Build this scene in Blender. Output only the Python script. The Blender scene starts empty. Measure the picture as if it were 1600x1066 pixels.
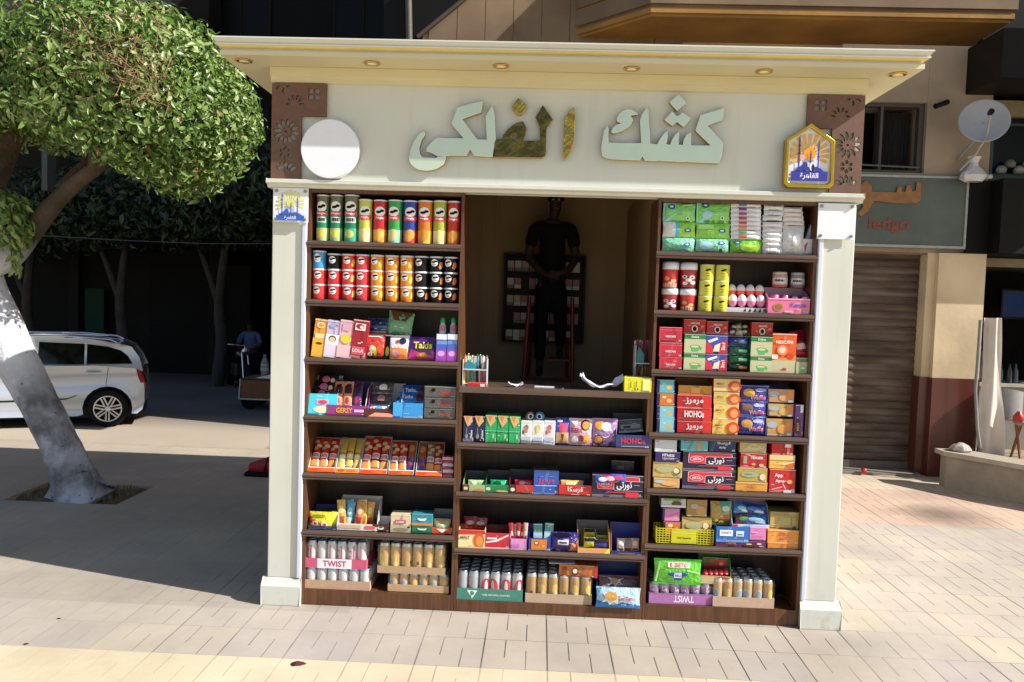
import bpy, math, random, bmesh
from mathutils import Vector, Matrix, noise
from mathutils.geometry import tessellate_polygon
random.seed(7)
PI = math.pi
sc = bpy.context.scene

# ------------------------------------------------------------------ camera, sky, sun, exposure
CAM = Vector((-0.1035, -4.689, 1.923))
YAW, PITCH, ROLL, FPX = -0.0346, -0.0528, 0.0311, 1220.0
fw = Vector((math.sin(YAW)*math.cos(PITCH), math.cos(YAW)*math.cos(PITCH), math.sin(PITCH)))
r0 = Vector((math.cos(YAW), -math.sin(YAW), 0)); u0 = r0.cross(fw)
rt = r0*math.cos(ROLL) + u0*math.sin(ROLL); up = u0*math.cos(ROLL) - r0*math.sin(ROLL)
cd = bpy.data.cameras.new('camera'); cam = bpy.data.objects.new('camera', cd)
sc.collection.objects.link(cam); sc.camera = cam
cam.matrix_world = Matrix(((rt.x, up.x, -fw.x, CAM.x), (rt.y, up.y, -fw.y, CAM.y), (rt.z, up.z, -fw.z, CAM.z), (0, 0, 0, 1)))
cd.sensor_width = 36; cd.lens = FPX/1600*36; cd.clip_end = 500; cd.clip_start = 0.05

SUN = Vector((1.0, -0.29, 0.74)).normalized()          # towards the sun
w = bpy.data.worlds.new('World'); sc.world = w; w.use_nodes = True
nt = w.node_tree; bg = nt.nodes['Background']; bg.inputs[1].default_value = 0.085
sk = nt.nodes.new('ShaderNodeTexSky'); sk.sky_type = 'NISHITA'; sk.sun_disc = False
sk.sun_elevation = math.asin(SUN.z); sk.sun_rotation = math.atan2(SUN.x, SUN.y)
nt.links.new(sk.outputs[0], bg.inputs[0])
sl = bpy.data.lights.new('sun', 'SUN'); sl.energy = 5.0; sl.angle = math.radians(0.5); sl.color = (1, .965, .90)
so = bpy.data.objects.new('sun', sl); sc.collection.objects.link(so)
so.rotation_euler = SUN.to_track_quat('Z', 'Y').to_euler()
sc.view_settings.view_transform = 'Standard'; sc.view_settings.look = 'None'
sc.view_settings.exposure = 0.66; sc.view_settings.gamma = 1
sc.cycles.max_bounces = 6; sc.cycles.diffuse_bounces = 4; sc.cycles.glossy_bounces = 3
sc.cycles.caustics_reflective = False; sc.cycles.caustics_refractive = False

def at(px, py, Y=0.0):
    d = fw + rt*((px-800)/FPX) + up*((533-py)/FPX)
    return CAM + d*((Y-CAM.y)/d.y)
def lin(h):
    return tuple(((c/255/12.92) if c <= 10 else ((c/255+.055)/1.055)**2.4) for c in (int(h[i:i+2], 16) for i in (0, 2, 4)))

# ------------------------------------------------------------------ materials
MATS = {}
def nodes(m):
    return m.node_tree.nodes, m.node_tree.links
def mat(h, rough=.5, metal=0., var=.10, scale=14., bump=0., coat=0., fac=.82, bscale=None, trans=0.):
    key = (h, rough, metal, var, scale, bump, coat, fac, bscale, trans)
    if key in MATS: return MATS[key]
    m = bpy.data.materials.new('surface_'+h); m.use_nodes = True; MATS[key] = m
    N, L = nodes(m); b = N['Principled BSDF']
    c = tuple(v*fac for v in lin(h))
    tc = N.new('ShaderNodeTexCoord'); nz = N.new('ShaderNodeTexNoise'); nz.inputs['Scale'].default_value = scale; nz.inputs['Detail'].default_value = 5
    L.new(tc.outputs['Object'], nz.inputs['Vector'])
    mx = N.new('ShaderNodeMix'); mx.data_type = 'RGBA'
    mr = N.new('ShaderNodeMapRange'); mr.inputs[1].default_value = .3; mr.inputs[2].default_value = .7
    L.new(nz.outputs[0], mr.inputs[0]); L.new(mr.outputs[0], mx.inputs[0])
    mx.inputs[6].default_value = tuple(v*(1-var) for v in c)+(1,); mx.inputs[7].default_value = tuple(min(1, v*(1+var)) for v in c)+(1,)
    L.new(mx.outputs[2], b.inputs['Base Color'])
    b.inputs['Roughness'].default_value = rough; b.inputs['Metallic'].default_value = metal
    if max(c) < .03 and not coat: b.inputs['Specular IOR Level'].default_value = .15
    b.inputs['Coat Weight'].default_value = coat; b.inputs['Coat Roughness'].default_value = .08
    if trans: b.inputs['Transmission Weight'].default_value = trans
    if bump:
        n2 = N.new('ShaderNodeTexNoise'); n2.inputs['Scale'].default_value = bscale or scale; n2.inputs['Detail'].default_value = 3
        L.new(tc.outputs['Object'], n2.inputs['Vector'])
        bp = N.new('ShaderNodeBump'); bp.inputs['Strength'].default_value = bump; bp.inputs['Distance'].default_value = .02
        L.new(n2.outputs[0], bp.inputs['Height']); L.new(bp.outputs[0], b.inputs['Normal'])
    return m
def math_node(N, L, op, a, b=None, c=None):
    n = N.new('ShaderNodeMath'); n.operation = op
    for i, v in enumerate((a, b, c)):
        if v is None: continue
        if isinstance(v, (int, float)): n.inputs[i].default_value = v
        else: L.new(v, n.inputs[i])
    return n.outputs[0]
def ramp_node(N, L, fac, stops, interp='LINEAR'):
    r = N.new('ShaderNodeValToRGB'); r.color_ramp.interpolation = interp
    e = r.color_ramp.elements
    while len(e) < len(stops): e.new(.5)
    for i, (p, c) in enumerate(stops): e[i].position = p; e[i].color = tuple(c)+(1,)
    L.new(fac, r.inputs[0]); return r.outputs[0]

def wood_mat(a, b, rough=.35, along=2, sc_=1.0):
    m = bpy.data.materials.new('wood_laminate'); m.use_nodes = True
    N, L = nodes(m); bs = N['Principled BSDF']
    tc = N.new('ShaderNodeTexCoord'); mp = N.new('ShaderNodeMapping'); L.new(tc.outputs['Object'], mp.inputs[0])
    s = [40*sc_]*3; s[along] = 2.2*sc_; mp.inputs['Scale'].default_value = s
    nz = N.new('ShaderNodeTexNoise'); nz.inputs['Scale'].default_value = 1; nz.inputs['Detail'].default_value = 8; nz.inputs['Distortion'].default_value = .8
    L.new(mp.outputs[0], nz.inputs['Vector'])
    col = ramp_node(N, L, nz.outputs[0], [(.3, a), (.7, b)]); L.new(col, bs.inputs['Base Color'])
    bs.inputs['Roughness'].default_value = rough
    return m

# ------------------------------------------------------------------ mesh builder
class MB:
    def __init__(s): s.v = []; s.f = []; s.m = []; s.ms = []; s.smooth = set()
    def mi(s, m):
        if m not in s.ms: s.ms.append(m)
        return s.ms.index(m)
    def add(s, vs, fs, m, smooth=False):
        o = len(s.v); s.v += [tuple(v) for v in vs]; k = s.mi(m)
        for f in fs:
            if smooth: s.smooth.add(len(s.f))
            s.f.append([o+i for i in f]); s.m.append(k)
    def box(s, a, b, m, skip=()):
        (x0, y0, z0), (x1, y1, z1) = a, b
        x0, x1 = min(x0, x1), max(x0, x1); y0, y1 = min(y0, y1), max(y0, y1); z0, z1 = min(z0, z1), max(z0, z1)
        vs = [(x0, y0, z0), (x1, y0, z0), (x1, y1, z0), (x0, y1, z0), (x0, y0, z1), (x1, y0, z1), (x1, y1, z1), (x0, y1, z1)]
        F = {'b': (3, 2, 1, 0), 't': (4, 5, 6, 7), 'f': (0, 1, 5, 4), 'r': (1, 2, 6, 5), 'k': (2, 3, 7, 6), 'l': (3, 0, 4, 7)}
        s.add(vs, [F[k] for k in F if k not in skip], m)
    def prism(s, poly, fn, a, b, m, caps=True):
        # poly 2-D loop, fn(p, t) -> 3-D
        n = len(poly)
        vs = [fn(p, a) for p in poly]+[fn(p, b) for p in poly]
        fs = [(i, (i+1) % n, n+(i+1) % n, n+i) for i in range(n)]
        if caps:
            T = tessellate_polygon([[Vector((p[0], p[1], 0)) for p in poly]])
            fs += [tuple(t) for t in T]+[tuple(n+i for i in reversed(t)) for t in T]
        s.add(vs, fs, m)
    def tube(s, pts, r, m, seg=8, caps=True):
        pts = [Vector(p) for p in pts]; rs = r if isinstance(r, (list, tuple)) else [r]*len(pts)
        vs = []; n = len(pts)
        for i, p in enumerate(pts):
            d = (pts[min(i+1, n-1)]-pts[max(i-1, 0)]).normalized()
            a = d.cross(Vector((0, 0, 1))) if abs(d.z) < .95 else d.cross(Vector((0, 1, 0)))
            a.normalize(); c = d.cross(a)
            for k in range(seg):
                t = 2*PI*k/seg; vs.append(p+(a*math.cos(t)+c*math.sin(t))*rs[i])
        fs = [(i*seg+k, i*seg+(k+1) % seg, (i+1)*seg+(k+1) % seg, (i+1)*seg+k) for i in range(n-1) for k in range(seg)]
        s.add(vs, fs, m, True)
        if caps: s.add(vs[:seg]+vs[-seg:], [tuple(range(seg))[::-1], tuple(range(seg, 2*seg))], m)
    def lathe(s, prof, m, seg=20, c=(0, 0, 0), axis='z', smooth=True, caps=True):
        vs = []
        for r, h in prof:
            for k in range(seg):
                t = 2*PI*k/seg; x, y = r*math.cos(t), r*math.sin(t)
                vs.append({'z': (c[0]+x, c[1]+y, c[2]+h), 'y': (c[0]+x, c[1]+h, c[2]+y), 'x': (c[0]+h, c[1]+x, c[2]+y)}[axis])
        n = len(prof)
        s.add(vs, [(i*seg+k, i*seg+(k+1) % seg, (i+1)*seg+(k+1) % seg, (i+1)*seg+k) for i in range(n-1) for k in range(seg)], m, smooth)
        if caps: s.add(vs[:seg]+vs[-seg:], [tuple(range(seg))[::-1], tuple(range(seg, 2*seg))], m)
    def build(s, name, parent=None, loc=(0, 0, 0), rot=(0, 0, 0)):
        me = bpy.data.meshes.new(name); me.from_pydata(s.v, [], s.f); me.update()
        for m in s.ms: me.materials.append(m)
        me.polygons.foreach_set('material_index', s.m)
        me.polygons.foreach_set('use_smooth', [i in s.smooth for i in range(len(s.f))])
        o = bpy.data.objects.new(name, me); sc.collection.objects.link(o)
        o.location = loc; o.rotation_euler = rot
        if parent: o.parent = parent
        return o
def tag(o, label=None, cat=None, group=None, kind=None):
    if label:
        n = len(label.split())
        if n < 4 or n > 16: print('LABEL LENGTH', n, label)
        o['label'] = label
    if cat: o['category'] = cat
    if group: o['group'] = group
    if kind: o['kind'] = kind
    return o
def empty(name, loc, label, cat, group=None, rz=0):
    o = bpy.data.objects.new(name, None); sc.collection.objects.link(o); o.location = loc; o.rotation_euler = (0, 0, rz)
    o.empty_display_size = .1
    return tag(o, label, cat, group)
def copy_tree(o, parent=None):
    c = o.copy(); sc.collection.objects.link(c); c.parent = parent
    for ch in list(o.children): copy_tree(ch, c)
    return c
def bevel(o, w, seg=2, ang=35):
    b = o.modifiers.new('bevel', 'BEVEL'); b.width = w; b.segments = seg; b.limit_method = 'ANGLE'; b.angle_limit = math.radians(ang)
    return o

# ------------------------------------------------------------------ lettering and printed artwork
AR = {'ا': ('\uFE8D', '\uFE8E'), 'ة': ('\uFE93', '\uFE94'), 'ت': ('\uFE95', '\uFE96', '\uFE97', '\uFE98'), 'ر': ('\uFEAD', '\uFEAE'),
      'ز': ('\uFEAF', '\uFEB0'), 'س': ('\uFEB1', '\uFEB2', '\uFEB3', '\uFEB4'), 'ف': ('\uFED1', '\uFED2', '\uFED3', '\uFED4'),
      'ق': ('\uFED5', '\uFED6', '\uFED7', '\uFED8'), 'ك': ('\uFED9', '\uFEDA', '\uFEDB', '\uFEDC'), 'ل': ('\uFEDD', '\uFEDE', '\uFEDF', '\uFEE0'),
      'م': ('\uFEE1', '\uFEE2', '\uFEE3', '\uFEE4'), 'ه': ('\uFEE9', '\uFEEA', '\uFEEB', '\uFEEC'), 'و': ('\uFEED', '\uFEEE'),
      'ى': ('\uFEEF', '\uFEF0'), 'ي': ('\uFEF1', '\uFEF2', '\uFEF3', '\uFEF4')}
def shape_ar(t):
    if not any(c in AR for c in t): return t
    out = []
    for i, c in enumerate(t):
        if c not in AR: out.append(c); continue
        pj = i > 0 and t[i-1] in AR and len(AR[t[i-1]]) == 4
        nj = i < len(t)-1 and t[i+1] in AR and len(AR[c]) == 4
        out.append(AR[c][(3 if nj else 1) if pj else (2 if nj else 0)])
    return ''.join(reversed(out))
TC = {}
def text_tris(t, bold=True):
    # unit-height text mesh centred on the origin -> (verts2d, faces, width)
    if t in TC: return TC[t]
    c = bpy.data.curves.new('lettering', 'FONT'); c.body = shape_ar(t); c.resolution_u = 2
    c.offset = .025 if bold else 0
    o = bpy.data.objects.new('lettering', c); me = o.to_mesh()
    V = [(v.co.x, v.co.y) for v in me.vertices]; F = [tuple(p.vertices) for p in me.polygons]
    o.to_mesh_clear(); bpy.data.objects.remove(o); bpy.data.curves.remove(c)
    xs = [v[0] for v in V]; ys = [v[1] for v in V]
    x0, x1, y0, y1 = min(xs), max(xs), min(ys), max(ys); h = y1-y0
    V = [((x-(x0+x1)/2)/h, (y-(y0+y1)/2)/h) for x, y in V]
    TC[t] = (V, F, (x1-x0)/h); return TC[t]
def shade(h, f):
    c = [int(h[i:i+2], 16) for i in (0, 2, 4)]
    return ''.join('%02x' % int(max(0, min(255, v*f if f < 1 else v+(255-v)*(f-1)))) for v in c)
FR = random.Random(77)
def fine(col, n=6):
    # small-print lines, panels and seams that every package carries
    A = []
    d, l = shade(col, .62), shade(col, 1.38)
    if FR.random() < .7: A.append(('r', 0, 0, 1, FR.uniform(.05, .16), FR.choice((d, l))))
    if FR.random() < .5: a = FR.uniform(.0, .8); A.append(('p', [(a, 0), (a+.12, 0), (a+.32 if a < .6 else a-.1, 1), (a+.20 if a < .6 else a-.22, 1)], shade(col, FR.choice((.84, 1.16)))))
    for _ in range(n):
        u, v, w = FR.uniform(.04, .8), FR.uniform(.05, .92), FR.uniform(.06, .2)
        A.append(('r', u, v, min(.97, u+w), v+.022, FR.choice((d, l, 'e8e4dc'))))
    A.append(('r', .86, .06, .96, .16, 'e4e2de')); A.append(('r', .88, .07, .885, .15, '303030')); A.append(('r', .90, .07, .915, .15, '303030')); A.append(('r', .93, .07, .935, .15, '303030'))
    return A
INK = {}
def ink(h, rough=.35): return mat(h, rough=rough, var=.04, scale=40., fac=.92)
def art(mb, shapes, fn, W, H, step=.0004, div=1, rough=.35):
    # shapes in u,v of the printed face; fn(u, v, lift) -> 3-D point
    for k, s in enumerate(shapes):
        h = step*(k+1); m = ink(s[-1], rough)
        if s[0] == 'r':
            _, a, b, c, d, _c = s
            nx = max(1, int(div*(c-a)+.99)); ny = max(1, int(div*(d-b)+.99))
            vs = [fn(a+(c-a)*i/nx, b+(d-b)*j/ny, h) for j in range(ny+1) for i in range(nx+1)]
            mb.add(vs, [(j*(nx+1)+i, j*(nx+1)+i+1, (j+1)*(nx+1)+i+1, (j+1)*(nx+1)+i) for j in range(ny) for i in range(nx)], m, div > 1)
        elif s[0] == 'e':
            _, cu, cv, ru, rv, _c = s; n = 18; vs = [fn(cu, cv, h)]; fs = []
            R = 3 if div > 1 else 1
            for q in range(1, R+1):
                vs += [fn(cu+ru*q/R*math.cos(2*PI*i/n), cv+rv*q/R*math.sin(2*PI*i/n), h) for i in range(n)]
            fs = [(0, 1+i, 1+(i+1) % n) for i in range(n)]
            for q in range(1, R): fs += [(1+(q-1)*n+i, 1+q*n+i, 1+q*n+(i+1) % n, 1+(q-1)*n+(i+1) % n) for i in range(n)]
            mb.add(vs, fs, m, div > 1)
        elif s[0] == 'p':
            P = s[1]; T = tessellate_polygon([[Vector((p[0], p[1], 0)) for p in P]])
            mb.add([fn(p[0], p[1], h) for p in P], [tuple(t) for t in T], m)
        elif s[0] in 'tT':                      # t: upright text; T: upside down
            t, cu, cv, hh = s[1:5]; mw = s[5] if len(s) > 6 else .9
            V, F, wd = text_tris(t); sy = hh*H; sx = sy
            if wd*sx > mw*W: sx = mw*W/wd
            sg = -1 if s[0] == 'T' else 1
            mb.add([fn(cu+sg*x*sx/W, cv+sg*y*sy/H, h) for x, y in V], F, m)
        elif s[0] == 'v':                       # text running upwards
            t, cu, cv, hh = s[1:5]; V, F, wd = text_tris(t); sx = hh*W
            mb.add([fn(cu-y*sx/W, cv+x*sx/H, h) for x, y in V], F, m)

# ------------------------------------------------------------------ ground
def paving_mat():
    m = bpy.data.materials.new('concrete_paving'); m.use_nodes = True; N, L = nodes(m); b = N['Principled BSDF']
    g = N.new('ShaderNodeNewGeometry'); sp = N.new('ShaderNodeSeparateXYZ'); L.new(g.outputs['Position'], sp.inputs[0])
    M = lambda op, a, b_=None, c=None: math_node(N, L, op, a, b_, c)
    u = M('DIVIDE', M('ADD', sp.outputs[0], 100*.349-.345), .349); v = M('DIVIDE', M('ADD', sp.outputs[1], 100*.3475+.02), .3475)
    fu, fv = M('FRACT', u), M('FRACT', v); iu, iv = M('FLOOR', u), M('FLOOR', v)
    cell = N.new('ShaderNodeCombineXYZ'); L.new(iu, cell.inputs[0]); L.new(iv, cell.inputs[1])
    wn = N.new('ShaderNodeTexWhiteNoise'); L.new(cell.outputs[0], wn.inputs['Vector'])
    rnd = wn.outputs['Value']
    def near(x, c, w_): return M('LESS_THAN', M('ABSOLUTE', M('SUBTRACT', x, c)), w_)
    jl = M('MAXIMUM', M('LESS_THAN', fu, .0115), M('GREATER_THAN', fu, .9885))          # joints running away from the viewer
    # some joints are open and dark, some filled
    jr = M('MULTIPLY', M('MAXIMUM', M('LESS_THAN', fv, .006), M('GREATER_THAN', fv, .994)), .75)
    s1 = M('MULTIPLY', near(fu, .34, .0085), M('GREATER_THAN', fv, .37)); s2 = M('MULTIPLY', near(fu, .67, .0085), M('LESS_THAN', fv, .63))
    nz2 = N.new('ShaderNodeTexNoise'); nz2.inputs['Scale'].default_value = 1.1; L.new(g.outputs['Position'], nz2.inputs['Vector'])
    dirt = N.new('ShaderNodeMapRange'); dirt.inputs[1].default_value = .42; dirt.inputs[2].default_value = .58; L.new(nz2.outputs[0], dirt.inputs[0])
    yellow = M('LESS_THAN', sp.outputs[1], -.715-.0)
    line = M('MAXIMUM', M('MAXIMUM', jl, jr), M('MAXIMUM', s1, s2))
    # left of the tree the joints are worn flush
    worn = N.new('ShaderNodeMapRange'); worn.inputs[1].default_value = -2.6; worn.inputs[2].default_value = -1.4; worn.inputs[3].default_value = .25; L.new(sp.outputs[0], worn.inputs[0])
    depth = M('MULTIPLY', line, worn.outputs[0])
    dark = M('MULTIPLY', depth, M('MULTIPLY_ADD', dirt.outputs[0], .6, .4))
    dark = M('MULTIPLY', dark, M('MULTIPLY_ADD', yellow, -.45, 1.0))
    # tile colours: grey-beige, yellow band in front, pink band to the back
    grey = ramp_node(N, L, rnd, [(0, (.43, .375, .325)), (.4, (.44, .38, .32)), (.75, (.475, .405, .32)), (1, (.42, .36, .33))])
    ye = ramp_node(N, L, rnd, [(0, (.60, .50, .34)), (1, (.63, .53, .37))])
    pk = ramp_node(N, L, rnd, [(0, (.53, .37, .285)), (1, (.56, .40, .30))])
    cr = ramp_node(N, L, rnd, [(0, (.56, .45, .32)), (1, (.58, .47, .34))])
    def mix(f, a, b_):
        x = N.new('ShaderNodeMix'); x.data_type = 'RGBA'
        if isinstance(f, float): x.inputs[0].default_value = f
        else: L.new(f, x.inputs[0])
        for i, q in ((6, a), (7, b_)):
            if isinstance(q, tuple): x.inputs[i].default_value = q+(1,)
            else: L.new(q, x.inputs[i])
        return x.outputs[2]
    c = mix(yellow, grey, ye); c = mix(M('GREATER_THAN', sp.outputs[1], 2.41), c, pk); c = mix(M('GREATER_THAN', sp.outputs[1], 3.8), c, cr)
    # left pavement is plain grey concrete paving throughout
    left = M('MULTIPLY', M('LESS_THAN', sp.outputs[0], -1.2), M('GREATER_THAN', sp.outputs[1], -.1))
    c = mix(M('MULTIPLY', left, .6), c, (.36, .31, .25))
    st = N.new('ShaderNodeTexNoise'); st.inputs['Scale'].default_value = .9; st.inputs['Detail'].default_value = 8; st.inputs['Roughness'].default_value = .65
    L.new(g.outputs['Position'], st.inputs['Vector'])
    stf = N.new('ShaderNodeMapRange'); stf.inputs[1].default_value = .3; stf.inputs[2].default_value = .75; stf.inputs[3].default_value = 1.12; stf.inputs[4].default_value = .72; L.new(st.outputs[0], stf.inputs[0])
    gr = N.new('ShaderNodeTexNoise'); gr.inputs['Scale'].default_value = 160; gr.inputs['Detail'].default_value = 2; L.new(g.outputs['Position'], gr.inputs['Vector'])
    grf = M('MULTIPLY_ADD', gr.outputs[0], .16, .92)
    # oily stain spot on the pink band
    vd = N.new('ShaderNodeVectorMath'); vd.operation = 'DISTANCE'; vd.inputs[1].default_value = (4.10, 3.05, 0)
    wob = N.new('ShaderNodeVectorMath'); wob.operation = 'MULTIPLY_ADD'; L.new(st.outputs[1], wob.inputs[0]); wob.inputs[1].default_value = (.6, .5, 0); L.new(g.outputs['Position'], wob.inputs[2])
    L.new(wob.outputs[0], vd.inputs[0])
    sp_ = N.new('ShaderNodeMapRange'); sp_.inputs[1].default_value = .10; sp_.inputs[2].default_value = .55; sp_.inputs[3].default_value = .42; sp_.inputs[4].default_value = 1; L.new(vd.outputs['Value'], sp_.inputs[0])
    f = M('MULTIPLY', M('MULTIPLY', stf.outputs[0], grf), sp_.outputs[0])
    vm = N.new('ShaderNodeVectorMath'); vm.operation = 'SCALE'; L.new(c, vm.inputs[0]); L.new(f, vm.inputs['Scale'])
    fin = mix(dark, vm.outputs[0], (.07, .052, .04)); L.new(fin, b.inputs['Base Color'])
    b.inputs['Roughness'].default_value = .85
    bp = N.new('ShaderNodeBump'); bp.inputs['Strength'].default_value = .5; bp.inputs['Distance'].default_value = .006
    hh = M('SUBTRACT', M('MULTIPLY', gr.outputs[0], .25), depth); L.new(hh, bp.inputs['Height']); L.new(bp.outputs[0], b.inputs['Normal'])
    return m
def asphalt_mat():
    m = bpy.data.materials.new('dusty_asphalt'); m.use_nodes = True; N, L = nodes(m); b = N['Principled BSDF']
    g = N.new('ShaderNodeNewGeometry')
    a = N.new('ShaderNodeTexNoise'); a.inputs['Scale'].default_value = .5; a.inputs['Detail'].default_value = 9; L.new(g.outputs['Position'], a.inputs['Vector'])
    # dusty strip beside the kerb, dark road surface further out
    sp = N.new('ShaderNodeSeparateXYZ'); L.new(g.outputs['Position'], sp.inputs[0])
    d = N.new('ShaderNodeMapRange'); d.inputs[1].default_value = 7.9; d.inputs[2].default_value = 9.6
    L.new(math_node(N, L, 'MULTIPLY_ADD', a.outputs[0], 1.2, sp.outputs[1]), d.inputs[0])
    m1 = N.new('ShaderNodeMix'); m1.data_type = 'RGBA'; L.new(d.outputs[0], m1.inputs[0])
    dust = ramp_node(N, L, a.outputs[0], [(.3, (.40, .325, .245)), (.7, (.47, .39, .30))]); road = ramp_node(N, L, a.outputs[0], [(.3, (.085, .082, .085)), (.7, (.14, .135, .135))])
    L.new(dust, m1.inputs[6]); L.new(road, m1.inputs[7]); L.new(m1.outputs[2], b.inputs['Base Color'])
    b.inputs['Roughness'].default_value = .8
    n = N.new('ShaderNodeTexNoise'); n.inputs['Scale'].default_value = 90; L.new(g.outputs['Position'], n.inputs['Vector'])
    bp = N.new('ShaderNodeBump'); bp.inputs['Strength'].default_value = .3; bp.inputs['Distance'].default_value = .01; L.new(n.outputs[0], bp.inputs['Height']); L.new(bp.outputs[0], b.inputs['Normal'])
    return m
PAV = paving_mat(); ROAD = asphalt_mat()
mb = MB()
# pavement sheet with an opening for the tree pit
X0, X1, Y0, Y1 = -60, 60, -60, 4.6
tx0, tx1, ty0, ty1 = -4.85, -3.80, 2.02, 2.70
for a, b in (((X0, Y0), (X1, ty0)), ((X0, ty0), (tx0, ty1)), ((tx1, ty0), (X1, ty1)), ((X0, ty1), (-1.9, Y1)), ((-1.9, ty1), (X1, Y1))):
    mb.add([(a[0], a[1], 0), (b[0], a[1], 0), (b[0], b[1], 0), (a[0], b[1], 0)], [(0, 1, 2, 3)], PAV)
mb.add([(-1.9, Y1, 0), (X1, Y1, 0), (X1, 40, 0), (-1.9, 40, 0)], [(0, 1, 2, 3)], PAV)
tag(mb.build('pavement'), kind='structure')
mb = MB(); kc = mat('b8a890', .8, bump=.3, scale=6)
x = X0
while x < -2.0:
    mb.box((x, 4.604, -.29), (min(x+.79, -1.9), 4.73, -.004), kc); x += .8
y = 4.735
while y < 30: mb.box((-2.03, y, -.29), (-1.904, y+.79, -.004), kc); y += .8
tag(mb.build('kerb'), kind='structure')
mb = MB(); mb.add([(-200, 4.6, -.3), (-1.9, 4.6, -.3), (-1.9, 300, -.3), (-200, 300, -.3)], [(0, 1, 2, 3)], ROAD)
tag(mb.build('road'), kind='structure')
# soil of the tree pit
mb = MB(); soil = mat('6a5a44', .95, var=.35, scale=18, bump=1., bscale=30); n = 24; vs = []
for j in range(n+1):
    for i in range(n+1):
        x = tx0+(tx1-tx0)*i/n; y = ty0+(ty1-ty0)*j/n
        vs.append((x, y, -.05+.05*noise.noise(Vector((x*5, y*5, 1)))+.07*math.exp(-((x+4.25)**2+(y-2.35)**2)/.12)))
mb.add(vs, [(j*(n+1)+i, j*(n+1)+i+1, (j+1)*(n+1)+i+1, (j+1)*(n+1)+i) for j in range(n) for i in range(n)], soil, True)
mb.add([(tx0, ty1, 0), (tx1, ty1, 0), (tx1, ty1, -.12), (tx0, ty1, -.12), (tx1, ty0, 0), (tx1, ty0, -.12), (tx0, ty0, 0), (tx0, ty0, -.12)],
       [(0, 1, 2, 3), (1, 4, 5, 2), (0, 3, 7, 6)], kc)
tag(mb.build('tree_pit_soil'), kind='structure')
mb = MB(); gm = mat('74703c', .7, var=.3)
for i in range(90):
    x = random.uniform(-4.75, -3.85); y = random.uniform(2.08, 2.6)
    if abs(x+4.3) < .22 and random.random() < .8: x = random.choice((-4.62, -3.92))+random.uniform(-.14, .12)
    h = random.uniform(.02, .065)*(1.8 if random.random() < .12 else 1); a = random.uniform(0, 6.3); dx, dy = math.cos(a)*.006, math.sin(a)*.006; l = random.uniform(-.5, .5)*h
    mb.add([(x-dx, y-dy, -.06), (x+dx, y+dy, -.06), (x+dx*.6+l*.4, y, h*.5), (x+l, y+l*.3, h)], [(0, 1, 2), (0, 2, 3)], gm)
tag(mb.build('grass_tufts'), 'dry grass tufts growing around the foot of the whitewashed tree', 'grass', kind='stuff')

# ------------------------------------------------------------------ kiosk
cream = mat('e2e3d8', .38, var=.04, scale=2.2, fac=.82, coat=.15); creamd = mat('e0d6b0', .42, var=.03, scale=3, fac=.86); trimw = mat('e2e4f8', .3, var=.02, fac=.85)
gold = mat('d9b25a', .22, metal=1, var=.05, fac=1); goldtrim = mat('ead488', .3, metal=.25, var=.05, fac=.95)
def painted(m):
    # faint streaks, and splash dirt near the ground
    N, L = nodes(m); b = N['Principled BSDF']; src = b.inputs['Base Color'].links[0].from_socket
    g = N.new('ShaderNodeNewGeometry'); mp = N.new('ShaderNodeMapping'); mp.inputs['Scale'].default_value = (14, 14, .9); L.new(g.outputs['Position'], mp.inputs[0])
    n1 = N.new('ShaderNodeTexNoise'); n1.inputs['Scale'].default_value = 1; n1.inputs['Detail'].default_value = 7; L.new(mp.outputs[0], n1.inputs['Vector'])
    n2 = N.new('ShaderNodeTexNoise'); n2.inputs['Scale'].default_value = 9; n2.inputs['Detail'].default_value = 8; L.new(g.outputs['Position'], n2.inputs['Vector'])
    sp = N.new('ShaderNodeSeparateXYZ'); L.new(g.outputs['Position'], sp.inputs[0])
    lo = N.new('ShaderNodeMapRange'); lo.inputs[1].default_value = .30; lo.inputs[2].default_value = 0; L.new(sp.outputs[2], lo.inputs[0])
    sp2 = N.new('ShaderNodeMapRange'); sp2.inputs[1].default_value = .50; sp2.inputs[2].default_value = .66; L.new(n2.outputs[0], sp2.inputs[0])
    st = N.new('ShaderNodeMapRange'); st.inputs[1].default_value = .55; st.inputs[2].default_value = .8; st.inputs[4].default_value = .16; L.new(n1.outputs[0], st.inputs[0])
    f = math_node(N, L, 'MAXIMUM', math_node(N, L, 'MULTIPLY', math_node(N, L, 'MULTIPLY', lo.outputs[0], sp2.outputs[0]), .55), st.outputs[0])
    x = N.new('ShaderNodeMix'); x.data_type = 'RGBA'; L.new(f, x.inputs[0]); L.new(src, x.inputs[6]); x.inputs[7].default_value = (.30, .26, .19, 1); L.new(x.outputs[2], b.inputs['Base Color'])
painted(cream)
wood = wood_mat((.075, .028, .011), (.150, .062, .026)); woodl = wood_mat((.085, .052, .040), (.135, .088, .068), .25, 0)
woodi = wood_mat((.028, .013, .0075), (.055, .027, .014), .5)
K = empty('kiosk', (0, 0, 0), 'cream street kiosk with brown shelf units and a flat overhanging roof', 'kiosk')
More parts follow.
